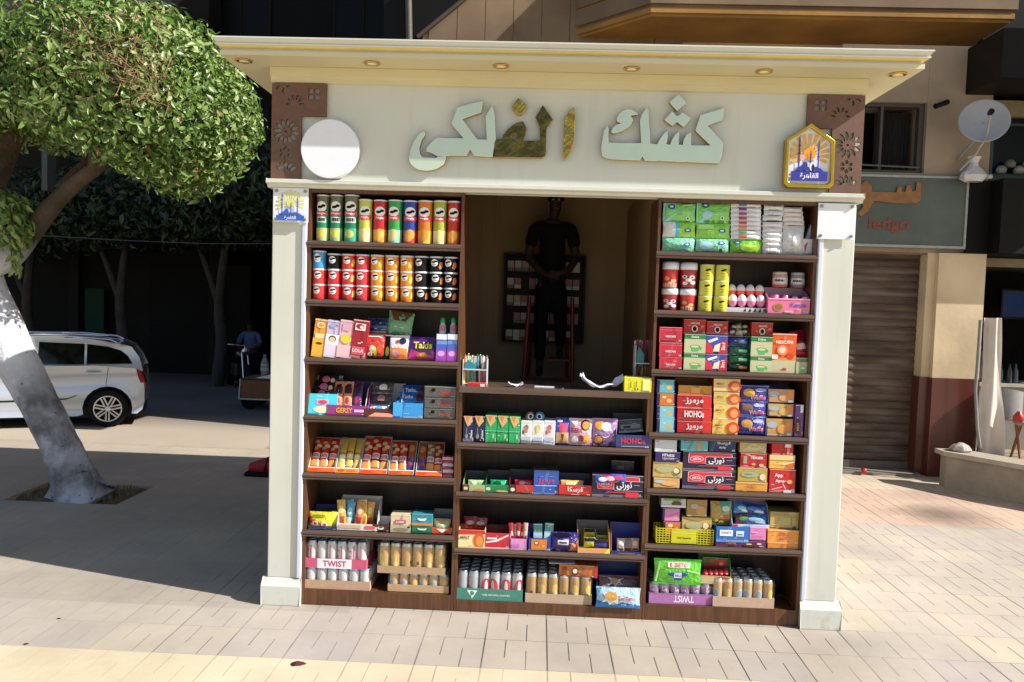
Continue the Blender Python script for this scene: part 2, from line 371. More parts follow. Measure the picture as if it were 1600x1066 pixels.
for s in (-1, 1):
    mb = MB(); mb.box((s*1.735, 0, .165), (s*1.522, .11, 2.55), cream)
    p = mb.build('pillar', K); bevel(p, .006)
    mb = MB(); a, b = s*1.76, s*1.521
    mb2 = MB(); mb2.box((s*1.5225, -.014, .17), (s*1.549, -.0005, 2.35), trimw); bevel(mb2.build('inner_trim', p), .004)
    sec = [(-.032, 0), (-.032, .12), (-.004, .165), (.12, .165), (.12, 0)]
    mb.prism(sec, lambda q, t: (t, q[0], q[1]), a, b, cream); bevel(mb.build('plinth', p), .004)
    mb = MB(); mb.box((s*1.70, .112, 0), (s*1.735, 2.84, 3.259), cream); mb.build('side_wall', K)
# fascia, ledge, frieze
mb = MB(); mb.box((-1.745, 0.0, 2.60), (1.745, .05, 3.259), cream); mb.build('fascia', K)
mb = MB(); sec = [(.05, 2.552), (-.02, 2.552), (-.028, 2.568), (-.05, 2.577), (-.05, 2.60), (.05, 2.60)]
mb.prism(sec, lambda q, t: (t, q[0], q[1]), -1.758, 1.758, cream); bevel(mb.build('ledge', K), .003)
mb = MB(); sec = [(-.002, 3.170), (-.016, 3.175), (-.018, 3.20), (-.034, 3.21), (-.038, 3.2585), (-.002, 3.2585)]
mb.prism(sec, lambda q, t: (t, q[0], q[1]), -1.75, 1.75, creamd); mb.build('cornice', K)
# roof: soffit slab with a stepped edge all round
RX, RYF, RYB = 1.966, -.245, 2.86
mb = MB(); mb.box((-RX, RYF, 3.26), (RX, RYB, 3.286), creamd); roof = mb.build('roof', K)
def ring(mb, d0, d1, z0, z1, m, zin=None):
    # a band all round the roof: outer outline d0 at z0 to d1 at z1
    def loop(d, z): return [(-RX-d, RYF-d, z), (RX+d, RYF-d, z), (RX+d, RYB+d, z), (-RX-d, RYB+d, z)]
    vs = loop(d0, z0)+loop(d1, z1); mb.add(vs, [(i, (i+1) % 4, 4+(i+1) % 4, 4+i) for i in range(4)], m)
mb = MB()
for d0, d1, z0, z1, m in ((0, 0, 3.2865, 3.288, cream), (0, -.012, 3.288, 3.288, cream), (-.012, -.012, 3.288, 3.298, cream), (-.012, .012, 3.298, 3.314, goldtrim),
                          (.012, .022, 3.314, 3.314, cream), (.022, .022, 3.314, 3.322, cream), (.022, .016, 3.322, 3.324, cream), (.016, .03, 3.324, 3.346, cream), (.03, .034, 3.346, 3.346, cream), (.034, .034, 3.346, 3.354, cream)):
    ring(mb, d0, d1, z0, z1, m)
mb.add([(-RX-.034, RYF-.034, 3.354), (RX+.034, RYF-.034, 3.354), (RX+.034, RYB+.034, 3.354), (-RX-.034, RYB+.034, 3.354)], [(0, 1, 2, 3)], cream)
mb.build('roof_edge', roof)
lampg = mat('fff6d8', .2, var=0.0, fac=.9)
for i in range(6):
    mb = MB(); cx = -1.865+i*.746
    mb.lathe([(.040, 3.2595), (.047, 3.2575), (.047, 3.253), (.036, 3.251), (.030, 3.255)], gold, 24, (cx, -.145, 0), caps=False)
    o = mb.build('downlight', K); mb = MB(); mb.lathe([(.0, 3.254), (.028, 3.2536), (.026, 3.2525), (0, 3.2515)], lampg, 16, (cx, -.145, 0)); mb.build('lamp_lens', o)
# interior: back wall panelling, floor, ceiling
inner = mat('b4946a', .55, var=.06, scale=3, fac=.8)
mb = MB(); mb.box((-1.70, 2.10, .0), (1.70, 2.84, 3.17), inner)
for x in (-1.2, -.62, -.5, .1, .46, .70, 1.2): mb.box((x-.012, 2.085, .0), (x+.012, 2.0995, 3.17), inner)
for z in (2.36, 3.0): mb.box((-1.69, 2.08, z-.015), (1.69, 2.0845, z+.015), inner)
mb.build('back_wall', K)
mb = MB(); mb.box((-1.70, .36, .0), (1.70, 2.10, .04), mat('6a5a48', .7)); mb.box((-1.70, .05, 3.17), (1.70, 2.15, 3.22), inner); mb.build('floor', K)
mb = MB(); mb.box((.62, .36, .04), (.66, 2.08, 2.72), inner); mb.prism([(.36, 2.72), (2.08, 2.72), (2.08, 2.35)], lambda q, t: (t, q[0], q[1]+.0), .665, .70, inner); mb.build('partition', K)

# shelf units
SHELF = {1: [2.243, 1.89, 1.538, 1.184, .828, .473, .10], 2: [1.394, 1.052, .747, .40, .072], 3: [2.240, 1.89, 1.536, 1.155, .814, .474, .10]}
def shelf_unit(k, x0, x1, top):
    t = .017; D = .34; zs = SHELF[k]
    mb = MB()
    mb.box((x0, .004, .0), (x0+t, D, top), wood); mb.box((x1-t, .004, .0), (x1, D, top), wood)
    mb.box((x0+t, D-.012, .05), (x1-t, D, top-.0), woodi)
    if k != 2: mb.box((x0+t, .006, top-.02), (x1-t, D-.013, top), wood)
    unit = mb.build('shelf_unit', K)
    for z in zs[:-1]:
        mb = MB()
        if k == 2 and z == zs[0]:
            mb.box((x0-.0, -.02, z-.038), (x1, .42, z), woodl)
        else:
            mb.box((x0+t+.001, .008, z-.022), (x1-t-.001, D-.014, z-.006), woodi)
            e0, e1 = x0-.004, x1+.004-(0.012 if k == 1 else 0)
            sec = [(.003, z-.042), (-.006, z-.042), (-.013, z-.034), (-.009, z-.028), (-.015, z-.022), (-.015, z-.012), (-.009, z-.006), (-.009, z), (.003, z)]
            mb.prism(sec, lambda q, t_: (t_, q[0], q[1]), e0, e1, woodl)
        mb.build('shelf', unit)
    z = zs[-1]; mb = MB(); mb.box((x0+t+.001, .003, 0.004), (x1-t-.001, D-.014, z-.001), wood); mb.build('base_board', unit)
shelf_unit(1, -1.518, -.576, 2.551); shelf_unit(2, -.574, .577, 1.37); shelf_unit(3, .579, 1.518, 2.551)

# raised lettering (traced outlines given real thickness)
def curve_obj(name, loops, parent, y, th, m, bev=.0, mapper=None, loc=(0, 0, 0), rot=(PI/2, 0, 0)):
    c = bpy.data.curves.new(name, 'CURVE'); c.dimensions = '2D'; c.fill_mode = 'BOTH'; c.extrude = th/2; c.bevel_depth = bev; c.bevel_resolution = 1
    for lp in loops:
        sp = c.splines.new('POLY'); sp.points.add(len(lp)-1); sp.use_cyclic_u = True
        for i, (a, b) in enumerate(lp): sp.points[i].co = (a, b, 0, 1)
    o = bpy.data.objects.new(name, c); me = bpy.data.meshes.new_from_object(o); bpy.data.objects.remove(o); bpy.data.curves.remove(c)
    me.name = name; me.materials.append(m)
    o = bpy.data.objects.new(name, me); sc.collection.objects.link(o); o.parent = parent
    o.rotation_euler = rot; o.location = (loc[0], y+loc[1], loc[2])
    return o
def two_tone(o, side):
    o.data.materials.append(side)
    for p in o.data.polygons:
        if abs(p.normal.z) < .8: p.material_index = 1
def trace(pts, ox, oy, k, Y):
    return [(p.x, p.z) for p in (at(ox+x/k, oy+y/k, Y) for x, y in pts)]
lpale = mat('dce8d0', .14, metal=.35, var=.04, scale=6, fac=.92, bump=.02)  # mint base colour imitates sky mirrored in the gold letters
ldark = mat('7a6434', .06, metal=1, var=.15, scale=12, fac=1, bump=.6, bscale=11)  # dark base colour imitates surroundings mirrored in the gold
lgold = mat('c49c48', .08, metal=1, var=.15, scale=20, fac=1, bump=.6, bscale=17)
Z2 = (920, 130, 6.957); Z1 = (620, 140, 5.333); LY = -.022
KA = [(140,740),(138,690),(150,620),(165,530),(195,465),(212,490),(208,600),(215,650),(380,655),(572,655),(568,560),(557,400),(580,340),(630,270),(645,300),(655,500),(665,660),(745,668),(770,620),(815,550),(855,520),(852,600),(838,668),(885,672),(905,620),(940,560),(980,530),(975,600),(973,672),(1023,675),(1035,610),(1065,560),(1110,540),(1108,680),(1330,682),(1165,520),(1165,500),(1215,350),(1470,275),(1450,400),(1280,462),(1450,640),(1455,680),(1440,800),(1415,870),(1080,855),(1062,845),(1050,855),(935,852),(922,840),(910,850),(775,842),(765,832),(750,845),(615,842),(583,785),(555,838),(320,828),(260,825),(190,815),(150,790)]
KH = [(245,530),(260,490),(300,455),(370,438),(310,415),(305,395),(312,370),(345,320),(400,290),(460,288),(505,310),(530,340),(440,350),(465,372),(475,400),(465,430),(440,470),(380,510),(310,538),(265,543)]
D1 = [(975,125),(1020,165),(1055,215),(960,300),(920,255),(880,205)]; D2 = [(905,310),(960,365),(1020,320),(1105,385),(1030,475),(960,415),(910,462),(825,400)]
FY = [(105,590),(105,560),(110,520),(140,440),(185,375),(225,345),(235,375),(205,420),(183,490),(190,540),(215,568),(330,572),(350,555),(410,565),(390,620),(340,655),(290,670),(240,675),(190,668),(150,650),(120,620)]
FK = [(350,560),(300,530),(250,515),(250,485),(300,430),(330,405),(560,410),(458,285),(505,150),(718,97),(700,190),(540,245),(670,418),(752,420),(742,225),(795,135),(812,200),(822,420),(812,560),(650,552),(610,490),(580,550),(440,548),(380,562)]
FD = [(824,420),(880,420),(890,380),(930,330),(985,285),(1050,268),(1078,320),(1070,380),(1045,430),(1200,430),(1190,310),(1160,230),(1217,135),(1297,250),(1245,325),(1240,520),(1235,550),(1210,567),(800,560),(812,450)]
FDH = [(950,380),(985,360),(1010,395),(990,425),(950,415)]
FT = [(1012,75),(1050,105),(1087,140),(1060,180),(1025,210),(990,185),(960,145)]; FA = [(1475,150),(1482,200),(1480,320),(1478,400),(1465,470),(1440,530),(1400,585),(1390,520),(1392,440),(1400,240),(1430,195)]
for lps, zz, m in (([KA], Z2, lpale), ([KH], Z2, lpale), ([D1], Z2, lpale), ([D2], Z2, lpale), ([FY], Z1, lpale), ([FK], Z1, lpale), ([FD, FDH], Z1, ldark), ([FT], Z1, lgold), ([FA], Z1, lgold)):
    o = curve_obj('sign_letter', [trace(l, *zz, LY-.015) for l in lps], K, LY, .030, m, .0025); two_tone(o, gold)

# pierced corner panels
lat = mat('70503e', .5, var=.12, scale=30, fac=.9); latl = mat('b9805e', .5, fac=.8)
def petal(cx, cy, ang, r0, r1, w):
    pts = []
    for t in range(5): f = t/4; pts.append((r0+(r1-r0)*f, w*1.25*math.sin(PI*(.12+.76*f)) if t not in (0, 4) else w*.3))
    pts = pts+[(a, -b) for a, b in reversed(pts)]
    c, s = math.cos(ang), math.sin(ang)
    return [(cx+a*c-b*s, cy+a*s+b*c) for a, b in pts]
def lattice(s):
    x0, x1, x2 = 1.74, 1.56, 1.412; z0, z1, z2 = 2.604, 2.975, 3.166
    L = [[(x0, z0), (x1, z0), (x1, z1), (x2, z1), (x2, z2), (x0, z2)]]
    cx = 1.652
    for k in range(12): L.append(petal(cx, 2.882, 2*PI*k/12+.13, .028, .078, .0088))
    L.append(petal(cx, 2.882, 0, -.008, .008, .006))
    for k in range(6): L.append(petal(cx, 2.757, 2*PI*k/6+PI/2, .014, .040, .0085))
    for k in range(5): L.append(petal(cx, 2.640, PI*(k+1)/6+.0, .024, .070, .0105))
    for k in range(6): L.append(petal(1.60, 3.04 if k < 0 else 3.045, PI*k/5+PI*.0, .024, .056, .0065))
    for k in range(5): L.append(petal(cx+.02, 3.155, -PI*(k+.7)/5.6-.1, .018, .05, .007))
    for a, b in ((1.470, 3.09), (1.507, 3.09), (1.470, 3.125), (1.507, 3.125)): L.append([(a-.014, b-.014), (a+.014, b-.014), (a+.014, b+.014), (a-.014, b+.014)])
    L[0] = L[0]; ok = [L[0]]
    used = []
    for q in L[1:]:
        qc = (sum(a for a, b in q)/len(q), sum(b for a, b in q)/len(q))
        if any(a > x0-.008 or (a < x1+.008 and b < z1+.008) or b > z2-.008 or a < x2+.008 for a, b in q): continue
        if any((qc[0]-u[0])**2+(qc[1]-u[1])**2 < .019**2 for u in used): continue
        used.append(qc); ok.append(q)
    if s < 0: ok = [[(-a, b) for a, b in reversed(l)] for l in ok]
    return curve_obj('lattice_panel', ok, K, -.018, .016, lat)
lattice(-1); lattice(1)

# signs on the kiosk
white = mat('eceef6', .35, var=.02, fac=.95)
mb = MB(); c = at(516, 233, -.05)
mb.lathe([(.170, -.0), (.174, -.004), (.174, -.036), (.170, -.04)], white, 64, (0, 0, 0), 'y', True)
o = tag(mb.build('round_sign', loc=(c.x, -.002-.02, c.z)), 'blank white round sign below the left pierced panel on the kiosk fascia', 'sign')
def flat(W, H): return lambda u, v, h: (W*(u-.5), -h, H*v)
steel = mat('a8a8ac', .3, metal=.9, var=.05)
def plate(px, W, H, arts, label, zb):
    mb = MB(); t = .005; mb.box((-W/2, 0, 0), (W/2, t, H), white)
    art(mb, arts, flat(W, H), W, H)
    o = tag(mb.build('square_sign', loc=(px, -.022, zb)), label, 'sign'); bevel(o, .0015)
    for a in (-1, 1):
        for b in (.09, .91):
            mb = MB(); mb.lathe([(.009, 0), (.009, -.008), (.006, -.012)], steel, 12, (a*W*.41, -.001, H*b), 'y'); mb.build('screw', o)
    return o
BL = '3f63c4'
def mosque(c, x, y, s, band, text):
    A = [('r', x-.36*s, y, x+.36*s, y+.03*s, c)]
    for mx, h in ((-.27, .62), (.22, .52), (.02, .34)):
        A += [('r', x+(mx-.018)*s, y, x+(mx+.018)*s, y+h*s, c), ('r', x+(mx-.035)*s, y+h*.55*s, x+(mx+.035)*s, y+h*.6*s, c), ('r', x+(mx-.032)*s, y+h*.8*s, x+(mx+.032)*s, y+h*.84*s, c),
              ('p', [(x+(mx-.02)*s, y+h*s), (x+(mx+.02)*s, y+h*s), (x+mx*s, y+(h+.10)*s)], c)]
    A += [('p', [(x-.36*s, y+.03*s), (x-.2*s, y+.13*s), (x-.12*s, y+.17*s), (x-.04*s, y+.10*s), (x+.08*s, y+.09*s), (x+.2*s, y+.11*s), (x+.36*s, y+.03*s)], c), ('e', x-.12*s, y+.13*s, .07*s, .07*s, c)]
    return A
rays = []
for k in range(13):
    a = PI*(-.12+1.24*k/12); c_, s_ = math.cos(a), math.sin(a); cu, cv = .5, .56
    rays.append(('p', [(cu+.14*c_-.012*s_, cv+.14*s_+.012*c_), (cu+.14*c_+.012*s_, cv+.14*s_-.012*c_), (cu+.38*c_+.035*s_, cv+.38*s_-.035*c_), (cu+.38*c_-.035*s_, cv+.38*s_+.035*c_)], 'e6e28a'))
plate(-1.617, .212, .205, rays+[('e', .5, .56, .12, .12, 'e2de70')]+mosque(BL, .5, .2, .9, 0, 0)+[('r', .1, .05, .9, .2, BL), ('t', 'القاهرة', .5, .125, .13, .72, 'f4f4ff')],
      'white square sign with yellow sunburst and blue skyline on the left pillar', 2.345)
plate(1.612, .215, .21, [], 'blank white square sign with four corner screws on the right pillar', 2.335)
# gold rimmed plaque
pc = [(1.29, 2.645), (1.31, 2.627), (1.545, 2.627), (1.565, 2.645), (1.562, 2.895), (1.425, 2.990), (1.29, 2.898)]
cx, cz = 1.4275, 2.80
P = empty('logo_plaque', (cx, -.03, 2.627), 'gold rimmed pentagon plaque with orange sunburst above blue skyline, on the fascia', 'sign')
rim = [(a-cx, b-2.627) for a, b in pc]; inn = [(a*.90, .17+(b-.17)*.91) for a, b in rim]
grim = mat('d8a838', .18, metal=1, var=.08, fac=1)
curve_obj('rim', [rim, inn], P, -.012, .05, grim, .003)
mb = MB(); mb.prism(inn, lambda q, t: (q[0], t, q[1]), -.022, .02, white); OR = 'f0a020'; NV = '3a3aa0'
A = []
for k in range(13):
    a = PI*(-.10+1.2*k/12); c_, s_ = math.cos(a), math.sin(a); R = .40+.06*math.sin(a); cu, cv = .5, .5; f = .76
    A.append(('p', [(cu+.17*c_-.02*s_, cv+(.17*s_+.02*c_)*f), (cu+.17*c_+.02*s_, cv+(.17*s_-.02*c_)*f), (cu+R*c_+.045*s_, cv+(R*s_-.045*c_)*f), (cu+R*c_-.045*s_, cv+(R*s_+.045*c_)*f)], 'eeb64a'))
A += [('e', .5, .53, .13, .10, OR), ('e', .35, .47, .05, .05, 'e8b0a0')]+mosque(NV, .5, .24, .82, 0, 0)+[('e', .55, .33, .05, .07, 'f4f0e0'), ('e', .57, .31, .03, .06, '202040'), ('r', .12, .10, .88, .25, NV), ('t', 'القاهرة', .5, .175, .11, .66, 'f4f4ff')]
art(mb, A, lambda u, v, h: (.275*(u-.5), -.022-h, .363*v), .275, .363)
mb.build('face', P)

# ------------------------------------------------------------------ goods on the shelves
ORD = ['first', 'second', 'third', 'fourth', 'fifth', 'sixth', 'seventh', 'eighth', 'ninth', 'tenth']
def gl(h, rough=.33): return mat(h, rough=rough, var=.05, scale=25, fac=.94)
def spot(b, Y, z=None):
    x0, y0, x1, y1 = b; ym, xm = (y0+y1)/2, (x0+x1)/2
    A = at(x0, ym, Y); B = at(x1, ym, Y); T = at(xm, y0, Y).z; Z = at(xm, y1, Y).z
    if z is not None: T = max(T, z+.02); Z = z
    return A.x, B.x, Z+.0008, T-.0008
def carton(b, col, label, arts=(), z=None, Y=.014, D=.15, name='carton', cat='box', group=None, rz=None, rx=0, side=None, topc=None, ry=0):
    x0, x1, z0, z1 = spot(b, Y, z); W = max(.01, x1-x0-.002); H = z1-z0
    mb = MB(); m = gl(col); mb.box((-W/2, 0, 0), (W/2, D, H), m, skip='lrt' if (side or topc) else '')
    if side or topc:
        mb.box((-W/2, 0, 0), (W/2, D, H), gl(side or col), skip='btfk'); mb.box((-W/2, 0, 0), (W/2, D, H), gl(topc or col), skip='bfklr')
    # a paler cut edge along the top flap
    art(mb, fine(col)+[('r', .0, .965, 1, .985, topc or 'd8d0c8')]+list(arts), flat(W, H), W, H, step=.00025)
    r = random.uniform(-.05, .05) if rz is None else rz
    o = mb.build(name, None, ((x0+x1)/2, Y, z0), (rx, ry, r)); bevel(o, .0018, 1, 60)
    return tag(o, label, cat, group)
def pouch_fn(W, H, bulge, seed=0, crimp=.07):
    def fn(u, v, h):
        su = max(0, math.sin(PI*min(max(u, 0), 1)))**.55; sv = max(0, min(1, min(v, 1-v)/crimp-1+.0))if crimp else 1
        sv = min(1, max(0, (min(v, 1-v)-crimp)/(.5-crimp)))**.5
        nz_ = noise.noise(Vector((u*5+seed, v*6, seed*1.7)))*.18+noise.noise(Vector((u*13+seed, v*9, seed)))*.07
        return (W*(u-.5)*(1-.05*sv), -bulge*su*sv*(1+nz_)-.0012*math.sin(u*60)*(1-sv)-h, H*v)
    return fn
def pouch(b, col, label, arts=(), z=None, Y=.05, bulge=.025, rx=-.15, ry=0, rz=0, name='snack_bag', cat='snack bag', group=None, n=14, crimp=.07, edge=None):
    x0, x1, z0, z1 = spot(b, Y, z); W = x1-x0; H = (z1-z0)/max(.3, math.cos(rx)); mb = MB(); fn = pouch_fn(W, H, bulge, len(sc.objects) % 50, crimp)
    vs = [fn(i/n, j/n, 0) for j in range(n+1) for i in range(n+1)]; N = len(vs); vb = [(x, -y*.7+.001, q) for x, y, q in vs]
    fs = [(j*(n+1)+i, j*(n+1)+i+1, (j+1)*(n+1)+i+1, (j+1)*(n+1)+i) for j in range(n) for i in range(n)]
    m = mat(col, rough=.2, var=.1, scale=20, fac=.88, coat=.2, bump=.5, bscale=55)
    mb.add(vs, fs, m, True); mb.add(vb, [tuple(reversed(f)) for f in fs], m, True)
    art(mb, (fine(col, 5)[:-4] if W > .07 else [])+list(arts), fn, W, H, step=.0004, div=12, rough=.25)
    o = mb.build(name, None, ((x0+x1)/2, Y, z0), (rx, ry, rz)); return tag(o, label, cat, group)
def slab(mb, p, q, m): mb.box(p, q, m)
def tray(b, col, label, arts=(), z=None, Y=.014, D=.16, fh=.5, back=1.0, inner='6a6a70', name='display_box', cat='display box', group=None, rx=0, rz=None, sides=None, ry=0):
    # open carton: low front, sloping sides, taller back flap
    x0, x1, z0, z1 = spot(b, Y, z); W = x1-x0-.002; H = z1-z0; t = .003; f = fh*H; mb = MB(); m = gl(col); mi = gl(inner, .6); ms = gl(sides or col)
    mb.box((-W/2, 0, 0), (W/2, t, f), m); mb.box((-W/2, t, 0), (W/2, D, t), mi)
    mb.box((-W/2, D-t, t), (W/2, D, H*back), mi)
    for s in (-1, 1): mb.prism([(t, t), (D-t, t), (D-t, H*back*.96), (D*.45, max(f, H*.8*back)), (t, f)], lambda q, tt: (tt, q[0], q[1]), s*W/2, s*(W/2-t), ms)
    art(mb, fine(col, 4)+list(arts), flat(W, f), W, f, step=.00025)
    o = mb.build(name, None, ((x0+x1)/2, Y, z0), (rx, ry, random.uniform(-.04, .04) if rz is None else rz)); return tag(o, label, cat, group)
def cyl_fn(R, H, spin=0): return lambda u, v, h: ((R+h)*math.sin(PI*(u-.5)+spin), -(R+h)*math.cos(PI*(u-.5)+spin), H*v)
def can(b, col, label, arts=(), z=None, Y=.058, name='crisps_tube', cat='crisps', group=None, lid='f2f2f0', spin=0, R=None):
    x0, x1, z0, z1 = spot(b, Y, z); R = R or (x1-x0)/2*.98; H = z1-z0; mb = MB(); m = gl(col, .3)
    mb.lathe([(R*.97, 0), (R, .004), (R, H-.006)], m, 28)
    art(mb, arts, cyl_fn(R, H, spin), PI*R, H, div=10, rough=.3)
    o = mb.build(name, None, ((x0+x1)/2, Y, z0)); tag(o, label, cat, group)
    mb = MB(); mb.lathe([(R+.0012, H-.009), (R+.0016, H-.001), (R-.003, H), (R-.006, H-.003)], gl(lid, .4), 28); mb.build('lid', o)
    return o

# ---- left unit, shelf 1: tall tubes
T1 = SHELF[1][0]
def tube_art(kind, low, accent):
    A = [('r', .0, .0, 1, .30, low), ('e', .5, .20, .22, .12, accent), ('e', .42, .10, .16, .07, accent)]
    if kind == 'long': A = [('r', 0, .70, 1, 1, '6e6a52'), ('r', 0, 0, 1, .28, low), ('e', .45, .16, .22, .09, accent), ('r', .26, .40, .74, .52, 'f0f0ea'), ('r', .30, .42, .70, .50, '1c2a22')]
    v = .72 if kind != 'long' else .74
    A += [('e', .5, v, .25, .115, 'f4f2ea'), ('e', .44, v-.01, .13, .03, '141210'), ('e', .60, v+.02, .10, .03, '141210'), ('r', .20, v-.20, .80, v-.10, 'd8404a'), ('t', 'Pringles', .5, v-.15, .055, .46, 'ffffff')]
    return A
tubes = [((495, 305, 515, 375), '1d8a62', 'long', 'b8c890', 'e8c850', 'sour cream green tube with grey top'), ((516, 305, 536, 375), '1b7f60', 'long', 'a8c080', 'd8d060', 'green tube with grey top'), ((538.5, 305, 561, 376), '157a55', 'long', '40a888', 'c8c870', 'green tube with grey top'),
         ((560.5, 312, 582, 376), 'c8cc58', 'n', 'eee8a8', 'e8e0a0', 'lime yellow crisps tube'), ((583.5, 313, 605, 377), 'c2202c', 'n', 'f09a38', 'f8b850', 'red crisps tube with orange chips'), ((606.5, 313, 629, 377), '2fa24c', 'n', '9ad8b8', 'e8d890', 'bright green crisps tube'),
         ((630, 314, 652.5, 378), '27409c', 'n', 'c83a3a', 'f0a848', 'blue crisps tube'), ((653, 314, 676, 378), 'd87820', 'n', 'f0b848', 'e09030', 'orange crisps tube'), ((677, 314, 698, 379), 'a8b03c', 'n', 'f0e0a0', 'e8d890', 'olive green and cream crisps tube'),
         ((699, 315, 720, 379), 'c02818', 'n', 'e06820', 'f8b040', 'red tube with fiery orange chips')]
for i, (b, c, k, lo, ac, d) in enumerate(tubes):
    can(b, c, f'{d}, {ORD[i]} from left on left unit top shelf', tube_art(k, lo, ac), T1, group='tall crisps tubes', spin=random.uniform(-.15, .15))
# ---- shelf 2: three rows of short tubes
xs = [500, 523.5, 545.5, 567.5, 590.5, 613.5, 637, 659.5, 682.5, 705.5]
ctop = ['3f9ad8', '1a1a1c', 'd03a24', 'd23a40', 'e08820', 'e88a20', 'e8861c', '1c1c20', '1c1c20', '1c1c20']
cmid = ['d8383c', 'd42c38', 'd43038', 'd43a44', 'e88a22', 'e8861e', 'ea881e', '1c1c20', '1c1c20', '1c1c20']
nm = {'3': 'blue', '1': 'black', 'd': 'red', 'e': 'orange'}
for j, zz in enumerate((0, .0935, .187)):
    for i, x in enumerate(xs):
        c = (cmid, cmid, ctop)[j][i]; yb = at(x, 0, .058)
        z0 = SHELF[1][1]+zz; acc = 'f0c050' if c[0] in 'de' else 'd87838'
        A = [('e', .45, .58, .17, .24, 'f6f4f0'), ('e', .40, .62, .09, .06, '141210'), ('e', .52, .66, .08, .05, '141210'), ('t', 'Pringles', .45, .46, .08, .3, '3a1414')]
        if i % 3 == 2 or c[0] == 'e' or (c == '1c1c20' and (j == 0 or i == 9)): A += [('e', .78, .45, .10, .2, acc), ('e', .74, .28, .08, .1, acc)]
        H = .0925 if not (i == 0 and j == 2) else .108
        R = .0415; o = None; p = at(x, 430, .058)
        mb = MB(); mb.lathe([(R*.97, 0), (R, .003), (R, H-.006)], gl(c, .28), 24)
        art(mb, A, cyl_fn(R, H, random.uniform(-.25, .15)), PI*R, H, div=8, rough=.3)
        o = mb.build('crisps_tub', None, (p.x-.002*j, .058, z0+.0005))
        nmc = 'blue' if c == '3f9ad8' else 'black' if c[0] == '1' else 'red' if c[0] == 'd' else 'orange'
        tag(o, f'short {nmc} crisps tub, {("bottom", "middle", "top")[j]} row, {ORD[i]} stack from left, left unit', 'crisps', 'short stacked crisps tubs')
        mb = MB(); mb.lathe([(R+.001, H-.010), (R+.0015, H-.001), (R-.003, H-.0002), (R-.006, H-.002)], gl('e8e8ea', .4), 24); mb.build('lid', o)
# ---- shelf 3
z = SHELF[1][2]; L3 = 'on left unit third shelf'
for b, c, d, A in (((486, 498, 506.5, 558), 'e89a30', 'orange slim biscuit carton, leftmost', [('r', 0, 0, 1, .5, 'f0b040'), ('e', .5, .84, .3, .08, 'f8e8d0'), ('e', .5, .84, .22, .055, 'e89a30'), ('r', .15, .5, .85, .62, 'f6dcb0'), ('e', .5, .36, .25, .03, '40301c')]),
                   ((505.5, 500, 527, 558), 'c8bce4', 'lavender slim biscuit carton with white lower half', [('r', 0, 0, 1, .34, 'e4d4ec'), ('r', 0, .34, 1, .62, 'f2f0f8'), ('e', .5, .5, .28, .09, '5a4a40'), ('e', .5, .48, .22, .07, 'e0c8a0'), ('e', .45, .86, .22, .06, 'b0a4cc')]),
                   ((525.5, 500, 549.5, 559), 'e8b4c0', 'pale pink slim carton with lemon picture', [('r', 0, 0, 1, .34, 'f0c0c8'), ('e', .5, .5, .36, .12, 'dcd048'), ('r', .2, .72, .7, .92, 'd8a8c0')]),
                   ((546, 499, 571, 559), 'a01c30', 'dark red slim biscuit carton', [('r', .15, .72, .8, .90, 'e8e0e0'), ('e', .45, .82, .26, .07, 'a01c30'), ('e', .55, .81, .12, .04, 'e8e0e0'), ('r', .1, .1, .9, .3, 'd85868'), ('t', 'LOLA', .5, .2, .09, .7, 'f8e0e0')])):
    carton(b, c, f'{d}, standing {L3}', A, z, name='biscuit_carton', cat='biscuits', ry=.11, D=.06, rz=.05)
pouch((574, 497, 609, 528), '26385c', 'dark blue snack bag standing behind the red one '+L3, [('r', .1, .5, .9, .6, '4a74b8'), ('r', .15, .25, .85, .32, 'b8c4d0')], None, .12, rx=-.1, bulge=.02)
pouch((563, 521, 602, 560), 'd83a28', 'red and black chilli snack bag '+L3, [('p', [(.3, 0), (.45, .7), (.8, .75), (1, .3), (1, 0)], '1c1414'), ('e', .5, .35, .12, .16, 'f4ece0'), ('e', .78, .40, .10, .2, 'e05030'), ('e', .62, .25, .06, .2, 'c8d030'), ('e', .4, .15, .1, .08, 'f8d8c0'), ('r', .1, .85, .9, .93, 'f4f0ea')], z, .05)
pouch((603, 487, 643, 526), '7ab48a', 'pale green and brown snack bag at the back '+L3, [('p', [(.05, 1), (.95, 1), (.7, .62), (.25, .62)], '6a4a38'), ('p', [(.1, .1), (.5, .7), (.9, .1)], '90cca0')], None, .12, ry=.12, rx=-.1)
pouch((601, 524, 639, 561), 'ece8e4', 'white and black snack bag with orange corner '+L3, [('r', 0, 0, .22, .95, '1c1c20'), ('e', .1, .3, .08, .2, 'b8c830'), ('e', .75, .75, .15, .14, '1c2848'), ('r', .25, 0, .95, .45, 'f09048'), ('e', .45, .2, .16, .18, 'f4a8b0'), ('e', .55, .72, .06, .08, 'c83030')], z, .05)
pouch((637, 527, 683, 563), '5a2480', 'purple crisps bag with yellow Takis lettering '+L3, [('p', [(0, 0), (.1, .45), (.45, .30), (.9, .42), (.9, 0)], 'e83c9c'), ('e', .5, .18, .2, .13, 'f09040'), ('e', .5, .2, .10, .06, 'f8d850'), ('p', [(.2, .52), (.85, .82), (.9, .62), (.25, .4)], '28400c'), ('t', 'Takis', .52, .63, .30, .72, 'f0ec3c')], z, .05)
